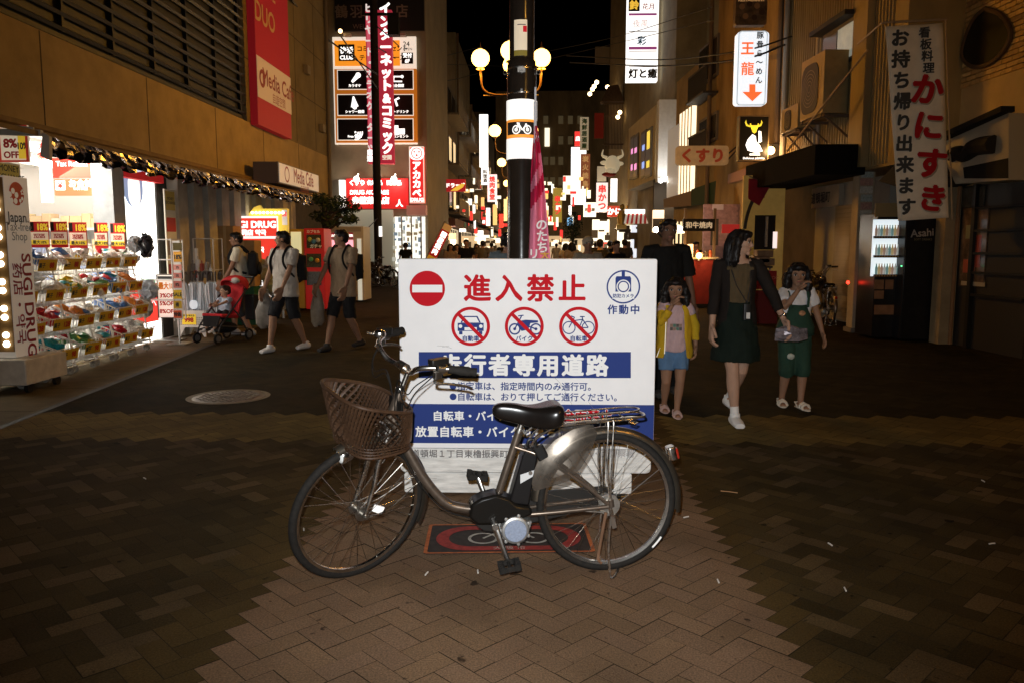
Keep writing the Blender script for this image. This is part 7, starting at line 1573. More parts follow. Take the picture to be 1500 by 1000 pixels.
for j in range(ny + 1):
 for i in range(nx + 1):
  s, r = i / nx, j / ny; top = V((*a(*cor[0]), 0)) * (1 - s) + V((*a(*cor[1]), 0)) * s; bot = V((*a(*cor[3]), 0)) * (1 - s) + V((*a(*cor[2]), 0)) * s
  p = top * (1 - r) + bot * r; vs.append(fB.at(p.x, p.y, -.02 + .012 * math.sin(s * 7 + r * 5) + .01 * math.sin(r * 11)))
mb.add(vs, [(j * (nx + 1) + i, j * (nx + 1) + i + 1, (j + 1) * (nx + 1) + i + 1, (j + 1) * (nx + 1) + i) for j in range(ny) for i in range(nx)])
cl = mb.build('cloth', mat('banner_cloth', (.82, .72, .58), .85, noise=.12, nscale=5), t1, recalc=False); sm = cl.modifiers.new('s', 'SOLIDIFY'); sm.thickness = .004; sm.offset = -1
mb = MB(); mb.tube([fB.at(*a(1293, 33), -.02), fB.at(*a(1388, 28), -.02)], .018, 8); mb.tube([fB.at(*a(1386, 29), -.02), fB.at(*a(1396, 322), -.02)], .012, 8); mb.tube([fB.at(*a(1293, 33), -.02), fB.at(*a(1293, 33), -.02) + V((.3, 1.6, .1))], .014, 8); mb.build('rods', mat('rod_tan', (.35, .25, .15)), t1)
mpx = Yb / FPX
for i, ch in enumerate('お持ち帰り出来ます'):
 f_ = i / 8; text(ch, ink, (24.5 + .5 * math.sin(i)) * mpx, fB, *a(1318 + 10 * f_, 56 + f_ * 247), .012, bold=.045, parent=t1)
for i, ch in enumerate('看板料理'): text(ch, ink, 15.5 * mpx, fB, *a(1354 + i * 2, 48 + i * 17.3), .012, bold=.035, parent=t1)
gr2 = mat('kana_grey', (.35, .28, .2), .85); kr = mat('kana_red', (.42, .008, .012), .8)
for i, (ch, px, py, s_) in enumerate((('か', 1358, 131, 44), ('に', 1360, 184, 42), ('す', 1363, 239, 44), ('き', 1366, 290, 40))):
 text(ch, gr2, s_ * mpx, fB, *a(px + 1.6, py + 2), .011, bold=.05, parent=t1, rot=-.1); text(ch, kr, s_ * mpx, fB, *a(px, py), .0135, bold=.045, parent=t1, rot=-.1)
def cable(pts, r=.02):
 o = MB().tube(bez(pts, 8), r, 5).build('overhead_cable', mat('cable_black', (.008, .007, .006), .6)); tag(o, 'thin black overhead cable strung across the street high above the people', 'cable', 'overhead cables across the street')
cable([P(830, 82, 34), P(960, 88, 26), P(1080, 76, 18), P(1160, 54, 16.6)], .018); cable([P(835, 92, 34), P(960, 97, 26), P(1080, 88, 18), P(1150, 66, 16.8)], .022)
cable([P(790, 78, 40), P(900, 55, 30), P(1045, 10, 20)], .012); cable([P(790, 90, 40), P(920, 60, 30), P(1045, 30, 20)], .012)
cable([P(427, 0, 20), P(470, 50, 26), P(553, 110, 33.4)], .03); cable([P(497, 50, 24.2), P(525, 90, 29), P(553, 130, 33.4)], .025); cable([P(553, 40, 33.3), P(620, 85, 40), P(700, 70, 60)], .025); cable([P(553, 70, 33.3), P(640, 118, 44), P(700, 108, 60)], .025); cable([P(553, 320, 33.3), P(530, 345, 30), P(525, 362, 28.5)], .02)
cable([P(625, 95, 37), P(665, 95, 50), P(750, 98, 70)], .02); cable([P(624, 150, 37), P(660, 170, 50), P(700, 178, 60)], .02)
r_ = random.Random(21)
far = [('warm', warml), ('red', redl), ('amber', amb), ('white', wl)]
for i in range(84):
 s = r_.choice((-1, -1, 1, 1, 1)); Y = r_.uniform(46, 96); nm, m_ = far[r_.choice((0, 0, 1, 1, 2, 3))]
 px = 780 + (-(4.7 * FPX / Y) + r_.uniform(-2, 16) if s < 0 else (6.0 / Y - .045) * FPX - r_.uniform(0, 14));
 if s < 0 and 742 < px < 790: px = r_.uniform(690, 738)
 py = r_.uniform(262, 352); w_ = r_.uniform(1.8, 5.5); h_ = r_.uniform(4, 15) if r_.random() < .6 else r_.uniform(2.5, 5); w_ = w_ if h_ > 5 else w_ * 2
 f = camf(px, py, Y); o = MB().prism([f.at(x * w_ * f.m, y * h_ * f.m, 0) for x, y in ((-.5, -.5), (.5, -.5), (.5, .5), (-.5, .5))], f.n * -.15).build('far_sign', m_)
 tag(o, 'tiny ' + nm + ' lit shop sign among the crowded lights far down the street', 'sign', 'tiny ' + nm + ' lit signs far down the street')
for (x0, y0, x1, y1, Y, lab) in ((636, 342, 668, 380, 47, 'glowing shop front behind the long-haired woman in the crowd'), (676, 346, 706, 380, 57, 'glowing shop front behind the black-shirted man in the crowd'), (704, 350, 742, 380, 72, 'glowing shop front behind the far crowd beside the pole'), (790, 346, 824, 380, 80, 'glowing shop front far behind the flag'), (824, 350, 862, 380, 62, 'glowing shop front below the dark street tree')):
 t1, f = board('lit_shop', lab, 'shop front', x0, y0, x1, y1, Y, mat('deep_glow', (.3, .2, .1), .6, es=.55, ecol=(1, .72, .4)), .3)
 mb = MB()
 for i in range(10): mb.m = r_.randrange(2); a, b = f.uv(x0 + r_.random() * (x1 - x0), y0 + 2 + r_.random() * 14); mb.box(f.at(a, b, .1 + .01 * i), (r_.uniform(.15, .6), .1, r_.uniform(.1, .45)))
 mb.build('goods', [warml, mat('goods_dark', (.12, .09, .06), .6)], t1)
MB_ = None
# ------------------------------------------------------------------ people: one remeshed body each, clothes and hair as children
def ik(a, b, l1, l2, hint):
 a, b = V(a), V(b); d = b - a; L = d.length
 if L > (l1 + l2) * .999: b = a + d * ((l1 + l2) * .999 / L); d = b - a; L = d.length
 x = (l1 * l1 - l2 * l2 + L * L) / (2 * L); h = math.sqrt(max(0, l1 * l1 - x * x)); n = d / L
 p = V(hint) - n * n.dot(V(hint))
 if p.length < 1e-4: p = n.orthogonal()
 return a + n * x + p.normalized() * h, b
def skin_mat(n, c): return mat('skin_' + n, c, .6, noise=.1, nscale=12)
SK = {'a': skin_mat('a', (.36, .2, .13)), 'b': skin_mat('b', (.28, .15, .09)), 'c': skin_mat('c', (.42, .25, .17))}
hairm = mat('hair_black', (.012, .009, .008), .45, noise=.4, nscale=60, stretch=(1, 1, .1)); hairg = mat('hair_grey', (.3, .28, .25), .6)
hairb = mat('hair_brown', (.05, .028, .018), .45, noise=.5, nscale=60, stretch=(1, 1, .1))
def cloth(n, c, **k): return mat('cloth_' + n, c, .85, noise=.2, nscale=16, bump=1, bscale=11, stretch=(1, 1, .4), **k)
def remesh(o, vox, it=2, f=.5):
 m = o.modifiers.new('r', 'REMESH'); m.mode = 'VOXEL'; m.voxel_size = vox; m.use_smooth_shade = True
 if it: s = o.modifiers.new('s', 'SMOOTH'); s.factor = f; s.iterations = it
 return o
FOLD = bpy.data.textures.new('folds', 'CLOUDS'); FOLD.noise_scale = .11; FOLD.noise_depth = 2
CURL = bpy.data.textures.new('curls', 'CLOUDS'); CURL.noise_scale = .035
def ruffle(o, k, tex=None):
 m = o.modifiers.new('d', 'DISPLACE'); m.texture = tex or FOLD; m.strength = k; m.mid_level = .5; return o
def person(label, loc, yaw, H, hs=.13, hip=.52, aL=(.06, 0, .035), aR=(-.06, 0, .035), hL=(.17, -.02, .47), hR=(-.17, -.02, .47), eL=(.4, 1, -.2), eR=(-.4, 1, -.2), kL=(.05, -1, 0), kR=(-.05, -1, 0),
           turn=0, nod=0, lean=0, skin='a', hair='short', hcol=None, top=('t', (.5, .5, .5), .5, .5), low=('shorts', (.02, .02, .02), .27), shoes=(.7, .7, .7), vox=.008, curlL=.7, curlR=.7, wide=1.0, group=None, hp=(0, 0), face=True, fyL=0, fyR=0, sandal=False, cardigan=None, extra=None, simple=False):
 t = thing('person', label, 'person', loc, yaw, group); lb = dict(local=True); sk = SK[skin]
 S = lambda p: V(p) * H
 cz = 1 - hs; sz = cz - .045 if hs < .15 else cz - .05
 sw = (.108 if hs < .15 else .10) * wide
 LL = (hip - .04) / 2 * 1.015; UA, FA = (.165, .14) if hs < .15 else (.15, .13)
 P0 = S((hp[0], hp[1], hip)); tu = V((0, -math.sin(lean), math.cos(lean)))
 def TP(x, y, z):        # torso point: z as a standing height
  d = z - hip; return P0 + V((x, y, 0)) * H + tu * d * H
 hipL, hipR = P0 + S((.052 * wide, 0, -.015)), P0 + S((-.052 * wide, 0, -.015))
 kneeL, ankL = ik(hipL, S(aL), LL * H, LL * H, kL); kneeR, ankR = ik(hipR, S(aR), LL * H, LL * H, kR)
 shL, shR = TP(sw, .005, sz), TP(-sw, .005, sz)
 elL, wrL = ik(shL, S(hL), UA * H, FA * H, eL); elR, wrR = ik(shR, S(hR), UA * H, FA * H, eR)
 nb = TP(0, .008, cz - .02); R = Matrix.Rotation(turn, 3, 'Z') @ Matrix.Rotation(nod, 3, 'X')
 hd0 = TP(0, -.004, cz); hc = hd0 + R @ S((0, -.008, hs * .5)); h = hs * H
 HP = lambda x, y, z: hc + R @ V((x * h, y * h, z * h))
 rings = [(hip - .055, .06, .055), (hip - .02, .088, .062), (hip + .03, .088, .063), (hip + .09, .076, .054), (hip + .15, .082, .057), (sz - .06, .094, .062), (sz - .015, .098, .052), (sz + .02, .07, .042), (cz - .01, .034, .034)]
 k = len(rings)
 def torso(mb, g, z0, z1, ma=0, mb_=0, n=16, flare=0):
  rr = [(z, a * wide, b) for z, a, b in rings if z0 - 1e-6 <= z <= z1 + 1e-6]
  def rad(z):
   for (za, a, b), (zb, c, d) in zip(rings, rings[1:]):
    if za <= z <= zb: f = (z - za) / (zb - za); return a * wide * (1 - f) + c * wide * f, b * (1 - f) + d * f
   return rings[0][1] * wide, rings[0][2]
  zs_ = [z0] + [z for z, _, _ in rr if z0 + .01 < z < z1 - .01] + [z1]
  vs = []
  for z in zs_:
   a, b = rad(z); q_ = z < sz - .06; a = max(a, ma * wide) if q_ else a; b = max(b, mb_) if q_ else b; fl = flare * max(0, (hip + .12 - z)) ; a += g + fl; b += g + fl
   for i in range(n):
    an = 2 * PI * i / n; vs.append(TP(math.cos(an) * a, math.sin(an) * b + .004, z))
  m = len(zs_); mb.add(vs, [(i * n + j, i * n + (j + 1) % n, (i + 1) * n + (j + 1) % n, (i + 1) * n + j) for i in range(m - 1) for j in range(n)] + [tuple(range(n))[::-1], tuple(range((m - 1) * n, m * n))])
 mb = MB(); torso(mb, 0, hip - .055, cz - .01)
 mb.tube([nb - tu * .03 * H, hd0 + R @ S((0, -.004, .03 if not simple else .02))], [.036 * H, .032 * H], 12)
 for (s_, e_, w_) in ((shL, elL, wrL), (shR, elR, wrR)):
  mb.tube([TP((s_ - P0).dot(V((1, 0, 0))) / H * .55, .005, sz - .005), s_, (s_ + e_) / 2, e_, e_ * .7 + w_ * .3, w_], [.034 * H, .032 * H, .027 * H, .0225 * H, .0225 * H, .0155 * H], 10)
  mb.ball(s_, .033 * H, 10)
 for (a_, b_, c_) in ((hipL, kneeL, ankL), (hipR, kneeR, ankR)):
  mb.tube([a_ + V((0, 0, .02 * H)), a_ * .5 + b_ * .5, b_, b_ * .72 + c_ * .28 + V((0, .006 * H, 0)), c_ * .8 + b_ * .2, c_ - V((0, 0, .012 * H))], [.055 * H, .046 * H, .033 * H, .034 * H, .0215 * H, .021 * H], 12)
 def foot(c, fy, g=0, up=0):
  d = Matrix.Rotation(fy, 3, 'Z'); c = V((c.x, c.y, max(.038 * H, c.z)))
  q = lambda y, z: c + d @ S((0, y, z))
  return [q(.032, -.018), q(.0, -.014), q(-.05, -.02), q(-.095, -.027)], [((.02) * H + g, .019 * H + g), (.024 * H + g, .022 * H + g), (.026 * H + g, .016 * H + g), (.02 * H + g, .010 * H + g)]
 for c, fy in ((ankL, fyL), (ankR, fyR)): p_, r_ = foot(c, fy); mb.tube(p_, r_, 10)
 mb.ball(HP(0, .06, .08), (.37 * h, .44 * h, .42 * h), 18, R); mb.ball(HP(0, -.10, -.20), (.26 * h, .27 * h, .29 * h), 16, R); mb.ball(HP(0, -.16, -.02), (.30 * h, .25 * h, .3 * h), 14, R)
 if face:
  mb.tube([HP(0, -.385, .04), HP(0, -.44, -.06), HP(0, -.485, -.125)], [.035 * h, .05 * h, .062 * h], 8); mb.ball(HP(0, -.41, -.135), (.085 * h, .05 * h, .04 * h), 8, R)
  mb.ball(HP(0, -.355, -.27), (.11 * h, .05 * h, .045 * h), 8, R); mb.ball(HP(0, -.325, -.42), (.1 * h, .07 * h, .07 * h), 8, R)
  for s in (-1, 1): mb.ball(HP(s * .38, .03, -.03), (.035 * h, .075 * h, .115 * h), 8, R)
 if not simple:
  hl = .055 * H if hs < .15 else .05 * H
  for w_, e_, sgn, curl in ((wrL, elL, 1, curlL), (wrR, elR, -1, curlR)):
   d = (w_ - e_).normalized(); inn = V((-sgn, 0, 0)); inn = inn - d * inn.dot(d)
   if inn.length < .2: inn = V((0, 1, 0)) - d * d.y
   inn.normalize(); sd = d.cross(inn)         # palm faces the body; sd across the knuckles
   if sd.y > 0: sd = -sd                       # thumb side to the front
   c = w_ + d * hl * .85; Rm_ = Matrix((sd, inn, d)).transposed()
   mb.ball(c, (hl * .55, hl * .24, hl * .9), 10, Rm_); mb.tube([w_ - d * .01 * H, c], [.0155 * H, .016 * H], 8)
   for i, ln in enumerate((.86, 1.0, .92, .72)):
    b0 = w_ + d * hl * 1.5 + sd * hl * (.42 - .28 * i); fr_ = hl * .155; p = b0; dd = d.copy(); pts = [b0 - d * hl * .4, b0]
    for kx in range(3):
     ca, sa = math.cos(curl * (.5 + .25 * kx)), math.sin(curl * (.5 + .25 * kx)); dd = (dd * ca + inn * sa).normalized(); p = p + dd * hl * ln * (.5, .36, .28)[kx]; pts.append(p)
    mb.tube(pts, [fr_ * 1.1, fr_ * 1.1, fr_ * 1.02, fr_ * .95, fr_ * .8], 8)
   tb = w_ + d * hl * .35 + sd * hl * .42; mb.tube([tb - sd * hl * .2, tb + sd * hl * .28 + d * hl * .3, tb + sd * hl * .38 + d * hl * .75 + inn * hl * .2, tb + sd * hl * .3 + d * hl * 1.1 + inn * hl * .35], [hl * .2, hl * .19, hl * .165, hl * .13], 8)
 body = remesh(mb.build('body', sk, t, **lb), vox, 2, .4)
 if face and not simple:
  for s in (-1, 1):
   e = MB(); e.ball(HP(s * .165, -.365, .03), (.075 * h, .03 * h, .034 * h), 10, R); eo = e.build('eye', mat('eye_white', (.5, .47, .44), .3), t, **lb)
   MB().ball(HP(s * .165, -.388, .028), (.036 * h, .016 * h, .036 * h), 10, R).build('iris', mat('iris_dark', (.01, .008, .007), .2), eo, **lb)
   MB().tube([HP(s * .09, -.405, .105), HP(s * .17, -.405, .125), HP(s * .25, -.36, .105)], [.012 * h, .018 * h, .009 * h], 6).build('eyebrow', hairm, t, **lb)
   MB().tube([HP(s * .09, -.392, .05), HP(s * .165, -.402, .072), HP(s * .245, -.36, .045)], .011 * h, 6).build('eyelash', hairm, t, **lb)
  MB().tube([HP(-.1, -.375, -.27), HP(-.04, -.402, -.258), HP(0, -.404, -.266), HP(.04, -.402, -.258), HP(.1, -.375, -.27)], [.01 * h, .024 * h, .022 * h, .024 * h, .01 * h], 6).build('lips', mat('lips', (.28, .09, .08), .45), t, **lb)
 hm_ = hcol or hairm; mb = MB()
 mb.ball(HP(0, .10, .12), (.405 * h, .45 * h, .42 * h), 18, R)
 if hair == 'short':
  mb.ball(HP(0, -.14, .34), (.33 * h, .26 * h, .17 * h), 12, R); mb.ball(HP(0, .26, -.08), (.35 * h, .24 * h, .28 * h), 12, R)
  for s in (-1, 1): mb.ball(HP(s * .32, .05, .12), (.09 * h, .22 * h, .2 * h), 8, R); mb.ball(HP(s * .16, -.2, .36), (.2 * h, .2 * h, .13 * h), 8, R)
 if hair in ('bob', 'long'):
  ext = -.95 if hair == 'bob' else -1.35
  mb.ball(HP(0, -.2, .33), (.32 * h, .22 * h, .17 * h), 12, R)
  for s in (-1, 1):
   mb.tube([HP(s * .25, -.1, .38), HP(s * .4, -.06, .1), HP(s * .46, .0, -.3), HP(s * .47, .02, ext * .75), HP(s * .4, .06, ext)], [.14 * h, .14 * h, .17 * h, .18 * h, .06 * h], 10)
   mb.tube([HP(s * .3, .15, .2), HP(s * .38, .2, -.3), HP(s * .36, .24, ext * .8), HP(s * .28, .25, ext)], [.2 * h, .2 * h, .2 * h, .08 * h], 10)
  mb.tube([HP(0, .3, .2), HP(0, .34, -.3), HP(0, .32, ext * .85), HP(0, .3, ext)], [.3 * h, .3 * h, .27 * h, .1 * h], 12)
 if hair in ('bob', 'long') and not simple:
  r_ = random.Random(int(H * 100)); sm = MB()
  for i in range(220):
   a = r_.uniform(.12 * PI, 1.88 * PI) - PI / 2; rr = r_.uniform(.42, .5); e_ = ext + r_.uniform(-.12, .18); c_, s_ = math.cos(a), math.sin(a); sp = 1.0 + r_.uniform(0, .24)
   if s_ < -.45: continue
   wv = r_.uniform(-.09, .09)
   sm.tube(bez([HP(c_ * .2, s_ * .2 + .08, .52), HP(c_ * .42, s_ * .45 + .1, .25), HP(c_ * rr * sp + wv, s_ * .46 * sp + .1, -.2), HP(c_ * rr * sp - wv, s_ * .44 * sp + .1, (e_ - .2) / 2 - .1), HP(c_ * rr * .93 * sp + wv, s_ * .4 * sp + .1, e_)], 3), [.018 * h] * 10 + [.012 * h, .007 * h, .003 * h], 4)
  sm.build('hair_strands', hm_, t, **lb)
 if hair != 'bald': ruffle(remesh(mb.build('hair', hm_, t, **lb), max(vox, .007), 2), .022, CURL)
 if hair == 'cap':
  c_ = MB(); c_.ball(HP(0, .06, .16), (.42 * h, .48 * h, .40 * h), 16, R); c_.ball(HP(0, -.42, .18), (.3 * h, .24 * h, .04 * h), 12, R); c_.build('cap', cloth('cap', (.42, .36, .28)), t, **lb)
 if hair == 'helmet':
  c_ = MB(); c_.ball(HP(0, .04, .1), (.5 * h, .56 * h, .52 * h), 16, R); c_.build('helmet', mat('helmet_black', (.015, .015, .015), .2), t, **lb)
 kind, colr, slv, hemz = top; tm = colr if not isinstance(colr, tuple) else cloth('top_%g_%g_%g' % colr, colr)
 mb = MB(); g = .011 if kind == 't' else .006
 torso(mb, g, hemz, sz + (.022 if kind == 't' else .0), *((.1, .07) if kind == 't' else (0, 0)), flare=.06 if kind == 't' else 0)
 if slv > 0:
  for (s_, e_, w_) in ((shL, elL, wrL), (shR, elR, wrR)):
   pts = [TP((s_ - P0).x / H * .55, .005, sz - .005), s_]; rs = [.046 * H, .044 * H]
   f = min(1, slv); pts += [s_ * (1 - f * .5) + e_ * f * .5, s_ * (1 - f) + e_ * f]; rs += [.043 * H, .043 * H]
   if slv > 1: q = slv - 1; pts += [e_ * (1 - q) + w_ * q]; rs[-1] = .038 * H; rs += [.03 * H]
   mb.tube(pts, rs, 12)
 else:
  for s in (-1, 1): mb.tube([TP(s * .055, -.045, sz - .03), TP(s * .062, .0, sz + .028), TP(s * .055, .045, sz - .03)], .013 * H, 8)
 tp = ruffle(remesh(mb.build('shirt' if slv > 0 else 'tank_top', tm, t, **lb), max(vox, .008), 3), .03)
 kind, colr, lhem = low; lm = colr if not isinstance(colr, tuple) else cloth('low_%g_%g_%g' % colr, colr)
 mb = MB()
 if kind == 'skirt':
  n = 28; vs = []; zs_ = [(hip + .10, .090, .066), (hip + .04, .100, .078), (hip - .05, .118, .098), ((hip + lhem) / 2 - .02, .132, .112), (lhem, .142, .118)]
  for j, (z, a, b) in enumerate(zs_):
   for i in range(n): an = 2 * PI * i / n; w_ = 1 + (.02 * math.sin(an * 9) * j / 4); vs.append(P0 + S((math.cos(an) * a * w_ * wide, math.sin(an) * b * w_, z - hip)))
  m = len(zs_); mb.add(vs, [(i * n + j, i * n + (j + 1) % n, (i + 1) * n + (j + 1) % n, (i + 1) * n + j) for i in range(m - 1) for j in range(n)] + [tuple(range(n)), tuple(range((m - 1) * n, m * n))])
  ruffle(remesh(mb.build('skirt', lm, t, **lb), max(vox, .009), 1), .028)
 else:
  torso(mb, .009, hip - .055, hip + (.17 if kind == 'wide' else .08))
  for (a_, b_, c_) in ((hipL, kneeL, ankL), (hipR, kneeR, ankR)):
   tot = (hip - .015 - lhem) / max(.05, (hip - .055)) * 2 * LL          # length of leg covered
   f = min(1, tot / LL); pts = [a_ + V((0, 0, .03 * H)), a_ * (1 - f * .5) + b_ * f * .5, a_ * (1 - f) + b_ * f]; rs = [.055 * H, .056 * H, .053 * H]
   if tot > LL: q = min(.97, (tot - LL) / LL); pts += [b_ * (1 - q) + c_ * q]; rs[-1] = .047 * H; rs += [.042 * H]
   if kind == 'wide': rs = [r * 1.16 for r in rs]
   mb.tube(pts, rs, 14)
  ruffle(remesh(mb.build('shorts' if lhem > .15 else 'trousers', lm, t, **lb), max(vox, .009), 2), .026)
 for c, fy, nm in ((ankL, fyL, 'shoe'), (ankR, fyR, 'shoe')):
  sm_ = mat('shoe_%g_%g_%g' % shoes, shoes, .6, noise=.1)
  mb = MB(); p_, r_ = foot(c, fy, .006 * H)
  if sandal:
   d = Matrix.Rotation(fy, 3, 'Z'); cc = V((c.x, c.y, max(.038 * H, c.z)))
   mb.tube([cc + d @ S((0, .05, -.032)), cc + d @ S((0, 0, -.033)), cc + d @ S((0, -.08, -.033)), cc + d @ S((0, -.122, -.033))], [(.024 * H, .007 * H), (.028 * H, .008 * H), (.032 * H, .008 * H), (.018 * H, .006 * H)], 12)
   for y in (-.075, -.04): mb.tube([cc + d @ S((-.031, y, -.03)), cc + d @ S((-.02, y, -.004)), cc + d @ S((0, y, .003 + (.006 if y > -.05 else 0))), cc + d @ S((.02, y, -.004)), cc + d @ S((.031, y, -.03))], .011 * H, 6)
   mb.tube([cc + d @ S((-.026, .0, -.02)), cc + d @ S((-.024, .035, .0)), cc + d @ S((.024, .035, .0)), cc + d @ S((.026, .0, -.02))], .008 * H, 6); nm = 'sandal'
  else:
   p_[0] = p_[0] + V((0, 0, .004 * H)); mb.tube([p_[0] + V((0, .012 * H, 0))] + p_, [(r_[0][0] * .6, r_[0][1] * .8)] + r_, 12); mb.tube([c, c + V((0, 0, .025 * H))], [.028 * H, .027 * H], 10)
  so_ = remesh(mb.build(nm, sm_, t, **lb), max(.006, vox * .8), 1)
 t_pts = dict(wrL=wrL, wrR=wrR, elL=elL, elR=elR, shL=shL, shR=shR, TP=TP, H=H, HP=HP, R=R, ankL=ankL, ankR=ankR, hipL=hipL, hipR=hipR, kneeL=kneeL, kneeR=kneeR, P0=P0, sz=sz, cz=cz, hip=hip, sw=sw)
 if cardigan:          # open-fronted jacket: back and sides with a gap at the front, plus sleeves
  cm, slv, hemc, gap = cardigan; mb = MB(); n = 22; zs_ = [hemc, hemc + .06, hip + .06, hip + .13, sz - .07, sz - .015, sz + .02]; vs = []
  for j, z in enumerate(zs_):
   rr = [(zz, a, b) for zz, a, b in rings]; a = b = .09
   for (za, a0, b0), (zb, a1, b1) in zip(rr, rr[1:]):
    if za <= z <= zb: f = (z - za) / (zb - za); a, b = a0 * (1 - f) + a1 * f, b0 * (1 - f) + b1 * f
   gg = gap * (1 - .25 * j / 6)
   for i in range(n):
    an = -PI / 2 + gg + (2 * PI - 2 * gg) * i / (n - 1); wv = .009 + .016 * max(0, 1 - j / 3) + .003 * math.sin(i * 2.1)
    vs.append(TP(math.cos(an) * ((max(a, .104) if top[0] == 't' and j < 5 else a) * wide + wv + .004 + (.008 if top[0] == 't' else 0)), math.sin(an) * ((max(b, .078) if top[0] == 't' and j < 5 else b) + wv + (.006 if top[0] == 't' else 0)) + .004, z))
  m = len(zs_); mb.add(vs, [(i * n + j, i * n + j + 1, (i + 1) * n + j + 1, (i + 1) * n + j) for i in range(m - 1) for j in range(n - 1)])
  co = mb.build('jacket', cm, t, recalc=False, **lb); sd_ = co.modifiers.new('s', 'SOLIDIFY'); sd_.thickness = .007 * H; sd_.offset = 0; ss = co.modifiers.new('u', 'SUBSURF'); ss.levels = 1; ss.render_levels = 2; ruffle(co, .028)
  for (s_, e_, w_) in ((shL, elL, wrL), (shR, elR, wrR)):
   mb = MB(); f = min(1, slv); pts = [TP((s_ - P0).x / H * .6, .005, sz), s_ + V((0, 0, .004)), s_ * .5 + e_ * .5, s_ * (1 - f) + e_ * f]; rs = [.036 * H, .038 * H, .034 * H, .031 * H]
   if slv > 1: q = slv - 1; pts += [e_ * (1 - q / 2) + w_ * q / 2, e_ * (1 - q) + w_ * q]; rs += [.03 * H, .027 * H]
   mb.tube(pts, rs, 14); ruffle(remesh(mb.build('sleeve', cm, t, **lb), .009, 2), .026)
 return t, t_pts
def TW(t, p): return root_mat(t) @ V(p)
lb = dict(local=True)
# ---- the woman with two girls
wl_ = G(1074, 616)
wm_, wp = person('woman in a dark cardigan, olive tank top and dark green skirt walking with two girls', wl_, 0, 1.62, hip=.53, aR=(-.015, -.09, .035), aL=(.015, .17, .085), hR=(-.135, -.02, .468), hL=(.225, -.08, .535), eR=(-.5, .8, 0), eL=(.45, 1, 0), turn=.95, nod=.05, skin='c', hair='bob',
 top=('tank', (.085, .058, .028), 0, .60), low=('skirt', (.005, .011, .007), .325), shoes=(.72, .7, .68), vox=.0065, wide=.9, curlL=1.1, curlR=.9, fyR=.05, fyL=.1, cardigan=(cloth('cardigan', (.013, .009, .007)), 1.72, .50, .72))
H = 1.62; mb = MB()
for s in (-1, 1): mb.tube([wp['TP'](s * .05, .03, .845), wp['TP'](s * .052, -.035, .82), wp['TP'](s * .035 + .008, -.082, .72), wp['TP'](.028, -.088, .63)], .005, 6)
mb.build('lanyard', mat('lanyard_dark', (.02, .018, .018), .5), wm_, **lb)
c = wp['TP'](.028, -.098, .585); o = thing('phone_pouch', 'black phone pouch hanging on the lanyard of the woman', 'phone pouch', TW(wm_, c))
MB().rbox(TW(wm_, c), (.07, .02, .13), .012, Matrix.Rotation(PI / 2, 3, 'X') @ Matrix.Identity(3) if False else None).build('pouch', blk, o, bevel=.006); MB().box(TW(wm_, c) + V((.005, -.012, -.03)), (.03, .004, .05)).build('phone_edge', mat('phone_white', (.6, .58, .55), .3), o)
mb = MB(); d = (wp['wrL'] - wp['elL']).normalized(); mb.torus(wp['wrL'] - d * .015, d, .0255, .007, 18, 6); mb.ball(wp['wrL'] - d * .015 + V((.012, -.022, .01)), (.017, .01, .017), 8); mb.build('wrist_watch', chrome, wm_, **lb)
for s in (-1, 1):
 a = wp['ankR'] if s < 0 else wp['ankL']; k_ = wp['kneeR'] if s < 0 else wp['kneeL']; d = (k_ - a).normalized()
 MB().tube([a, a + d * .09, a + d * .105], [.037, .037, .036], 12).build('sock', mat('sock_white', (.7, .68, .66), .8), wm_, **lb)
q = TW(wm_, wp['wrL']) + V((.05, -.05, -.14)); t = thing('snack_bag', 'shiny plastic snack bag held in the hand of the woman', 'bag', q - V((0, 0, .06)))
mb = MB(); r_ = random.Random(3); n = 10
mb.tube([q + V((-.12, 0, .0)), q + V((-.06, 0, .0)), q + V((0, 0, .015)), q + V((.07, 0, .0)), q + V((.14, 0, .012))], [(.004, .05), (.035, .065), (.045, .075), (.035, .06), (.003, .045)], 14); mb.v = [v + V([r_.uniform(-.006, .006) for _ in range(3)]) for v in mb.v]
mb.build('wrapper', mat('foil_bag', (.3, .26, .28), .22, .5, noise=.7, nscale=18, coat=.4), t, smooth=False)
# ---- girl in yellow
g1 = G(985, 606)
y_, yp = person('small girl in a yellow jacket, pink shirt and blue shorts, one hand at her mouth', g1, -.05, 1.21, hs=.165, hip=.475, aR=(-.055, .07, .05), aL=(.02, -.07, .035), hR=(-.04, -.115, .80), hL=(.15, -.03, .52), eR=(-.6, .1, -1), eL=(.8, .3, -.3), turn=-.12, nod=.08, skin='b', hair='long',
 top=('t', cloth('pink', (.52, .36, .37)), .4, .47), low=('wide', cloth('denim_blue', (.10, .19, .33)), .335), shoes=(.45, .3, .26), vox=.0055, wide=.95, curlR=1.3, curlL=1.0, sandal=True, cardigan=(cloth('yellow', (.55, .34, .015)), 1.75, .42, .62))
fr_ = Frame(TW(y_, yp['TP'](0, -.082, .655)), V((math.cos(-.05), math.sin(-.05), 0)))
for i in range(4):
 for j in range(2): panel(fr_, -.05 + i * .026, -.035 + j * .03, -.026 + i * .026, -.007 + j * .03, .002, mat('print_%d' % ((i + j) % 3), ((.12, .1, .09), (.3, .2, .15), (.1, .2, .15))[(i + j) % 3], .8), 'shirt_print', y_, z=-.006)
mb = MB(); a, b = yp['shR'], yp['elR'];
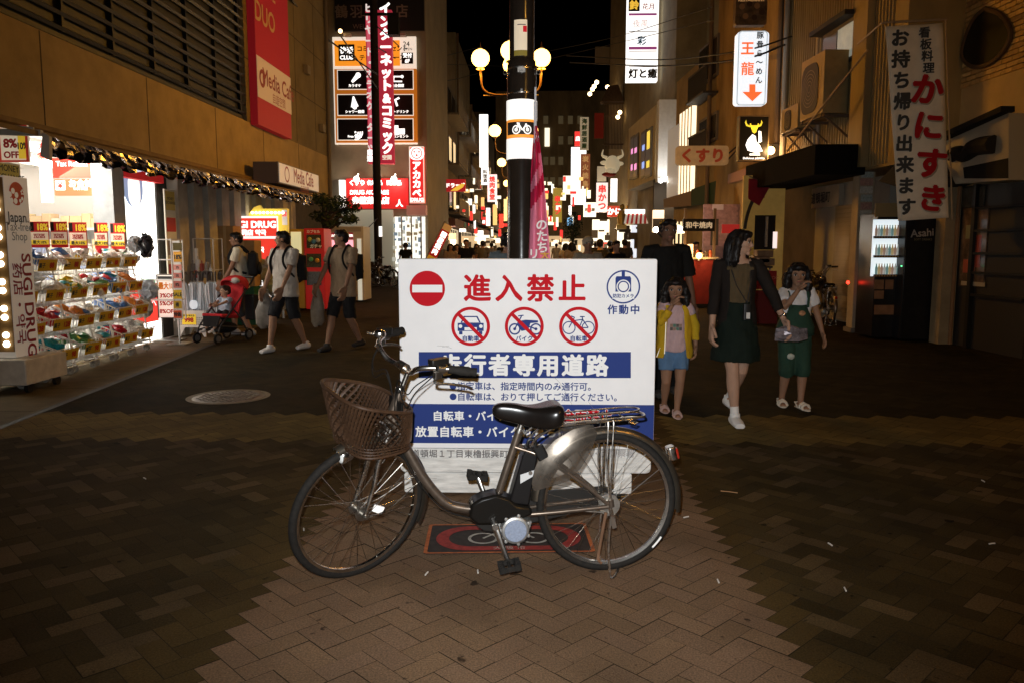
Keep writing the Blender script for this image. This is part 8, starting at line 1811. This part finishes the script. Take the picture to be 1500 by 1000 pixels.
mb.tube([yp['TP'](-.072, -.083, .72), yp['TP'](-.074, -.088, .60), yp['TP'](-.078, -.09, .46)], .004, 6); mb.tube([yp['TP'](-.105, -.055, .50), yp['TP'](-.128, -.04, .43)], .005, 6); mb.build('piping', mat('reflective_piping', (.9, .85, .7), .4, es=.3, ecol=(1, .95, .8)), y_, **lb)  # slight emission on the piping imitates flash coming back
# ---- girl in green overalls
g2 = G(1160, 593)
v_, vp = person('girl in dark green knee-length overalls and a white T-shirt, hand at her mouth', g2, -.05, 1.33, hs=.155, hip=.485, aR=(-.075, .0, .04), aL=(.03, -.10, .035), hR=(-.03, -.12, .81), hL=(.215, .0, .44), eR=(-.6, .0, -1), eL=(.6, .6, -.2), turn=-.1, nod=.1, skin='b', hair='long',
 top=('t', cloth('white', (.62, .6, .6)), .62, .6), low=('wide', cloth('green_denim', (.02, .05, .032)), .22), shoes=(.6, .52, .42), vox=.006, wide=.95, curlR=1.3, curlL=.5, sandal=True, fyL=.2, fyR=-.1)
mb = MB(); n = 18; vs = []; zs_ = (.5, .56, .64, .715)
for z in zs_:
 for i in range(n): an = -PI + PI * i / (n - 1); w_ = (.122 - .05 * max(0, (z - .62) / .1) if z > .62 else .122); vs.append(vp['TP'](math.cos(an) * w_ * (1 if z < .62 else .8), math.sin(an) * (.096 if z > .6 else .102) + .004, z))
mb.add(vs, [(i * n + j, i * n + j + 1, (i + 1) * n + j + 1, (i + 1) * n + j) for i in range(3) for j in range(n - 1)]); bb_ = mb.build('bib', cloth('green_denim', (.02, .05, .032)), v_, recalc=False, **lb); sd_ = bb_.modifiers.new('s', 'SOLIDIFY'); sd_.thickness = .012; sd_.offset = 1
mb = MB()
for s in (-1, 1): mb.tube([vp['TP'](s * .055, -.092, .70), vp['TP'](s * .062, -.08, .76), vp['TP'](s * .066, -.02, .822), vp['TP'](s * .06, .06, .76), vp['TP'](s * .04, .082, .62)], [(.012, .005)] * 5, 6)
mb.build('straps', cloth('green_denim', (.02, .05, .032)), bb_, **lb)
MB().ball(vp['TP'](.015, -.105, .66), (.03, .008, .026), 10).build('badge', mat('badge_brown', (.4, .2, .1), .7, noise=.6, nscale=40), bb_, **lb)
MB().ball(vp['P0'] + V((-.07, -.155, -.16)), (.035, .008, .03), 10).build('patch', mat('patch_pale', (.4, .42, .36), .8, noise=.5, nscale=40), v_, **lb)
# ---- two young men with backpacks, walking
def backpack(t, p, label, c=(.012, .012, .013), size=1.0, group=None):
 bc = TW(t, p['TP'](0, .135, p['sz'] - .13)); yaw = t.rotation_euler.z; b = thing('backpack', label, 'backpack', bc - V((0, 0, .22)), 0)
 Rz = Matrix.Rotation(yaw, 3, 'Z'); mb = MB(); mb.ball(bc, (.15 * size, .10 * size, .23 * size), 16, Rz); mb.box(bc, (.26 * size, .15 * size, .36 * size), Rz); bo = mb.build('sack', cloth('pack_%g' % c[0], c), b); remesh(bo, .02, 3)
 mb = MB(); mb.ball(bc + Rz @ V((0, .09, -.07)), (.11, .05, .11), 12, Rz); mb.build('pocket', cloth('pack_%g' % c[0], c), b)
 for s in (-1, 1):
  pts = [TW(t, p['TP'](s * .06, .09, p['sz'] - .02)), TW(t, p['TP'](s * .068, .0, p['sz'] + .048)), TW(t, p['TP'](s * .07, -.072, p['sz'] - .03)), TW(t, p['TP'](s * .085, -.075, p['sz'] - .11)), TW(t, p['TP'](s * .115, -.01, p['sz'] - .19)), TW(t, p['TP'](s * .08, .08, p['sz'] - .22))]
  MB().tube(bez(pts, 5), [(.008, .022)] * 26, 8).build('strap', cloth('pack_%g' % c[0], c), b)
 return b
mA = G(421, 514)
a_, ap_ = person('man in a pale grey T-shirt and black shorts walking with a bulging white bag', mA, -.55, 1.70, aR=(-.055, -.135, .04), aL=(.05, .16, .05), hR=(-.17, -.10, .47), hL=(.09, -.13, .50), turn=-.75, skin='b', hair='short', top=('t', cloth('pale_grey', (.38, .34, .3)), .68, .46), low=('shorts', (.012, .012, .014), .285), shoes=(.62, .6, .58), vox=.009, wide=1.08, fyR=0)
backpack(a_, ap_, 'dark backpack worn by the man in the pale grey T-shirt')
def shopbag(t, hand, label, c, sz=(.15, .11, .24), alpha=1):
 h_ = TW(t, hand); b = thing('shopping_bag', label, 'bag', h_ - V((0, 0, .55))); mb = MB(); r_ = random.Random(7); cc = h_ - V((0, 0, .33))
 mb.tube([cc - V((0, 0, sz[2])), cc - V((0, 0, sz[2] * .8)), cc, cc + V((0, 0, sz[2] * .6)), cc + V((0, 0, sz[2] * .95))], [(sz[0] * .6, sz[1] * .6), (sz[0], sz[1]), (sz[0] * 1.05, sz[1]), (sz[0] * .6, sz[1] * .5), (sz[0] * .2, sz[1] * .2)], 16)
 mb.v = [v + V([r_.uniform(-.012, .012) for _ in range(3)]) for v in mb.v]; mb.build('sack', mat('bag_' + label[:8], c, .45, noise=.3, nscale=12, alpha=alpha), b)
 for s in (-1, 1): MB().tube([cc + V((s * .03, 0, sz[2] * .9)), h_ + V((s * .012, 0, -.09))], .008, 6).build('handle', mat('bag_' + label[:8], c), b)
shopbag(a_, ap_['wrR'], 'bulging white shopping bag carried low by the man in the pale grey T-shirt', (.16, .14, .12), (.13, .10, .25))
mBl = G(505, 512)
b_, bp_ = person('man in a tan T-shirt and black shorts, right of the man with the white bag', mBl, -.5, 1.72, aR=(-.06, -.15, .04), aL=(.05, .15, .06), hR=(-.14, -.15, .55), hL=(.11, -.11, .49), eR=(-.6, 1, -.6), turn=-.7, skin='b', hair='short', top=('t', cloth('tan', (.27, .19, .12)), .68, .45), low=('shorts', (.013, .012, .013), .28), shoes=(.03, .028, .028), vox=.009, wide=1.06)
backpack(b_, bp_, 'dark backpack worn by the man in the tan T-shirt')
shopbag(b_, bp_['wrR'] + V((0, -.03, .0)), 'long thin plastic bag hanging from the hand of the man in the tan T-shirt', (.2, .16, .12), (.09, .08, .28))
# ---- father and the stroller
fA_ = P(352, 440, 13.3)
d_, dp_ = person('man in a cream T-shirt pushing the red stroller, wearing a black backpack', (fA_.x, 13.3, 0), -1.35, 1.72, aR=(-.05, -.06, .035), aL=(.05, .1, .04), hR=(-.13, -.12, .55), hL=(.14, -.12, .55), eR=(-.3, 1, -.3), eL=(.3, 1, -.3), turn=.15, nod=.1, skin='b', hair='short', top=('t', cloth('cream', (.6, .55, .42)), .66, .46), low=('shorts', (.02, .02, .022), .2), shoes=(.3, .3, .3), vox=.010, wide=1.05)
backpack(d_, dp_, 'black backpack on the back of the man pushing the stroller')
sl = G(329, 500)
ys = -.38
t = thing('stroller', 'red and black stroller with a toddler in it by the drugstore', 'stroller', sl, ys)
redc = cloth('stroller_red', (.45, .02, .025)); bkc = cloth('stroller_black', (.012, .012, .012)); fm = mat('stroller_frame', (.05, .05, .05), .35, .5)
for (x, y, r) in ((-.21, -.36, .085), (.21, -.36, .085), (-.23, .3, .095), (.23, .3, .095)):
 mb = MB(); mb.torus((x, y, r), (1, 0, 0), r - .018, .018, 22, 8); w_ = mb.build('wheel', rubber, t, **lb); MB().cyl((x - .018, y, r), (x + .018, y, r), r * .55, 14).build('hub', mat('hub_grey', (.12, .12, .12), .4), w_, **lb)
mb = MB()
for s in (-1, 1):
 mb.tube(bez([(s * .21, -.36, .1), (s * .21, -.30, .26), (s * .22, -.05, .5), (s * .23, .32, .85), (s * .23, .46, 1.0)], 5), .013, 8); mb.tube([(s * .23, .3, .1), (s * .225, .1, .4), (s * .22, -.02, .52)], .012, 8); mb.tube([(s * .21, -.3, .28), (s * .23, .28, .2)], .009, 8)
mb.tube([(-.23, .46, 1.0), (.23, .46, 1.0)], .016, 10); mb.tube([(-.23, .3, .11), (.23, .3, .11)], .009, 8); mb.build('frame', fm, t, **lb)
mb = MB(); mb.prism([(-.2, -.25, .40), (.2, -.25, .40), (.2, .12, .36), (-.2, .12, .36)], (0, 0, .06)); mb.prism([(-.2, .08, .40), (.2, .08, .40), (.2, .27, .92), (-.2, .27, .92)], (0, .04, 0)); mb.build('seat', redc, t, bevel=.015, **lb); MB().prism([(-.17, -.26, .42), (.17, -.26, .42), (.14, -.30, .26), (-.14, -.30, .26)], (0, .02, 0)).prism([(-.19, -.33, .2), (.19, -.33, .2), (.19, -.22, .22), (-.19, -.22, .22)], (0, 0, .02)).build('footrest', bkc, t, **lb)
mb = MB(); mb.ball((0, .0, .22), (.18, .24, .09), 14); mb.build('under_basket', bkc, t, **lb)
mb = MB(); vs = []; n, m = 14, 10
for j in range(m + 1):
 an = .9 + 1.1 * j / m
 for i in range(n + 1):
  b_2 = PI * i / n; ry = .33; vs.append((math.cos(b_2) * .235, .27 - math.sin(b_2) * math.cos(an) * ry * .95 + .02, .72 + math.sin(an) * .30 * (.35 + .65 * math.sin(b_2)) ))
mb.add(vs, [(j * (n + 1) + i, j * (n + 1) + i + 1, (j + 1) * (n + 1) + i + 1, (j + 1) * (n + 1) + i) for j in range(m) for i in range(n)])
ho = mb.build('hood', redc, t, recalc=False, **lb); sd_ = ho.modifiers.new('s', 'SOLIDIFY'); sd_.thickness = .012
MB().ball((.12, .16, .95), (.08, .06, .05), 12).build('hood_window', mat('hood_grey', (.4, .38, .36), .6), ho, **lb)
MB().rbox((.2, .42, .52), (.2, .13, .4), .03).build('side_bag', bkc, t, bevel=.02, **lb)
tt = TW(t, (0, -.02, 0));
k_, kp = person('toddler in a pale blue T-shirt and dark shorts sitting in the red stroller', tt, ys, .88, hs=.20, hip=.545, hp=(0, .06), aR=(-.09, -.36, .235), aL=(.10, -.37, .23), hR=(-.06, -.22, .66), hL=(.08, -.22, .66), kR=(0, -.6, 1), kL=(0, -.6, 1), turn=-.35, lean=-.15, skin='c', hair='short', hcol=hairb, top=('t', cloth('pale_blue', (.42, .5, .6)), .6, .55), low=('shorts', (.018, .018, .02), .3), shoes=(.7, .68, .66), vox=.007, wide=1.1)
# ---- people behind the board
def walker(label, px, Y, H, yaw, top, low, hair='short', skin='a', low_kind='shorts', hem=.03, turn=0, vox=.012, hcol=None, ph=.1, hs=.13, slv=.6, arms=None):
 q = P(px, 362, Y); ar = arms or {}
 return person(label, (q.x, Y, 0), yaw, H, hs=hs, aR=(-.055, -ph, .04), aL=(.055, ph, .05), turn=turn, skin=skin, hair=hair, hcol=hcol, wide=.93, top=('t', top, slv, .46), low=(low_kind, low, hem), shoes=(.05, .045, .04), vox=vox, simple=vox > .011, group=None, **ar)
K = (.006, .0055, .005); SK['d'] = skin_mat('d', (.15, .075, .045))
lightman, lp_ = walker('tall man in black standing behind the girl in yellow', 977, 8.0, 1.75, .15, K, K, skin='d', slv=.9, vox=.009, ph=.02)
walker('man with dark hair and a blue-grey T-shirt close behind the banded pole', 744, 9.5, 1.66, PI - .2, (.16, .2, .22), K, ph=.04)
walker('older person in a pale cap and light shirt behind the right half of the board', 861, 12.0, 1.63, .1, (.32, .27, .2), (.05, .04, .03), hair='cap', hcol=hairg, skin='b', ph=.05, vox=.011)
walker('person in black with dark hair just right of the person in the pale cap', 902, 15.5, 1.60, .3, K, K, ph=.05)
walker('person in dark clothes behind the person in the pale cap, left side', 879, 19, 1.66, PI, (.02, .02, .02), K)
walker('small dark-haired person in the far crowd right of the flag', 838, 24, 1.62, PI, (.25, .2, .15), K, low_kind='shorts', hair='bob')
walker('woman in a pale dress in the far crowd right of the flag', 829, 27, 1.6, PI + .2, (.5, .42, .32), (.5, .42, .32), low_kind='skirt', hem=.22, hair='bob')
walker('dark figure at the lit stalls beside the person in black', 893, 27, 1.68, PI - .3, K, K)
walker('dark figure walking away before the striped awning', 915, 24, 1.7, PI, (.03, .025, .02), K)
walker('man in a black shirt in the crowd left of the pole', 683, 24, 1.7, .1, K, K)
walker('woman with long hair and a tan top in the crowd left of the pole', 660, 25.5, 1.58, .2, (.3, .22, .16), (.3, .24, .2), hair='bob')
walker('woman beside the long-haired one, half hidden behind her', 669, 27.5, 1.58, .1, (.25, .17, .12), K, hair='bob')
walker('man in grey in the crowd between the black-shirted man and the pole', 707, 29, 1.7, PI, (.12, .1, .08), K)
walker('person in a pale grey shirt far down the street left of the pole', 720, 34, 1.66, PI + .1, (.3, .26, .22), K)
walker('person in brown near the man in grey, left of the pole', 698, 32, 1.6, .2, (.12, .07, .04), K, hair='bob')
walker('dark figure far down the street close to the pole', 735, 40, 1.7, PI, K, K)
walker('person far down the street beneath the red drugstore sign', 646, 33, 1.6, .4, (.2, .17, .14), K)
walker('dark figure far right in front of the warm open shop front', 872, 38, 1.68, PI, K, K)
walker('figure in white far down the street right of the flag', 815, 42, 1.66, PI, (.4, .36, .3), K)
walker('stall keeper in black with dark hair behind the food stall counter', 1019, 22.3, 1.62, .3, K, K)
wq = P(594, 362, 30); walker('rider with a dark helmet and black coat standing by the lit pharmacy', 594, 30, 1.62, .2, K, K, hair='helmet')
t = thing('leaning_flag', 'red and white banner flag leaning over the street left of the crowd', 'flag', P(632, 380, 20)); f = camf(645, 352, 20)
th_ = math.radians(-28); c0 = V((f.uv(645, 354)[0], f.uv(645, 354)[1], 0)); ex_ = V((math.cos(th_), math.sin(th_), 0)); ey_ = V((-math.sin(th_), math.cos(th_), 0)); fl = Frame(f.at(c0.x, c0.y), f.ex * ex_.x + f.ey * ex_.y, f.ex * ey_.x + f.ey * ey_.y)
panel(fl, -.11, -.42, .11, .30, .012, mat('lean_red', (.42, .02, .02), .8, es=.08, ecol=(.8, .05, .05)), 'cloth', t); panel(fl, -.11, .302, .11, .46, .012, mat('lean_white', (.6, .5, .4), .8), 'top_field', t); panel(fl, -.11, -.56, .11, -.422, .012, mat('lean_yellow', (.6, .36, .03), .8, es=.1, ecol=(.9, .6, .05)), 'foot_field', t)
text('国産焼肉', wl, .15, fl, 0, -.05, .016, bold=.05, vertical=True, pitch=1.05, parent=t); MB().tube([fl.at(-.13, -1.5, 0), fl.at(-.13, .5, 0)], .012, 6).build('pole', steel, t)
# ---- parked bicycles
bk0 = [o for o in C.objects if o.name == 'bicycle'][0]
def parked(px, Y, yaw, label, group=None):
 q = P(px, 362, Y); b = dup(bk0, (q.x, Y, 0), yaw, label)
 if group: b['group'] = group
 return b
parked(557, 30.5, 2.6, 'dark city bicycle parked at the foot of the wooden utility pole'); parked(575, 29.5, 2.4, 'dark city bicycle parked between the utility pole and the rider'); parked(566, 32.5, 2.9, 'dark city bicycle parked farthest back by the white pharmacy wall')
pb = parked(1222, 15.2, PI / 2 - .12, 'dark bicycle parked in front of the shutter with a red tail light')
q = P(1242, 414, 13.75); tag(MB().ball(q, .028, 12).build('tail_light', glow('tail_red', (1, .02, .01), 9)), 'glowing red bicycle light beside the pillar with notices', 'light')
lamp('tail_light_glow', 'POINT', q + V((0, -.05, 0)), .25, (1, .05, .02), .03)
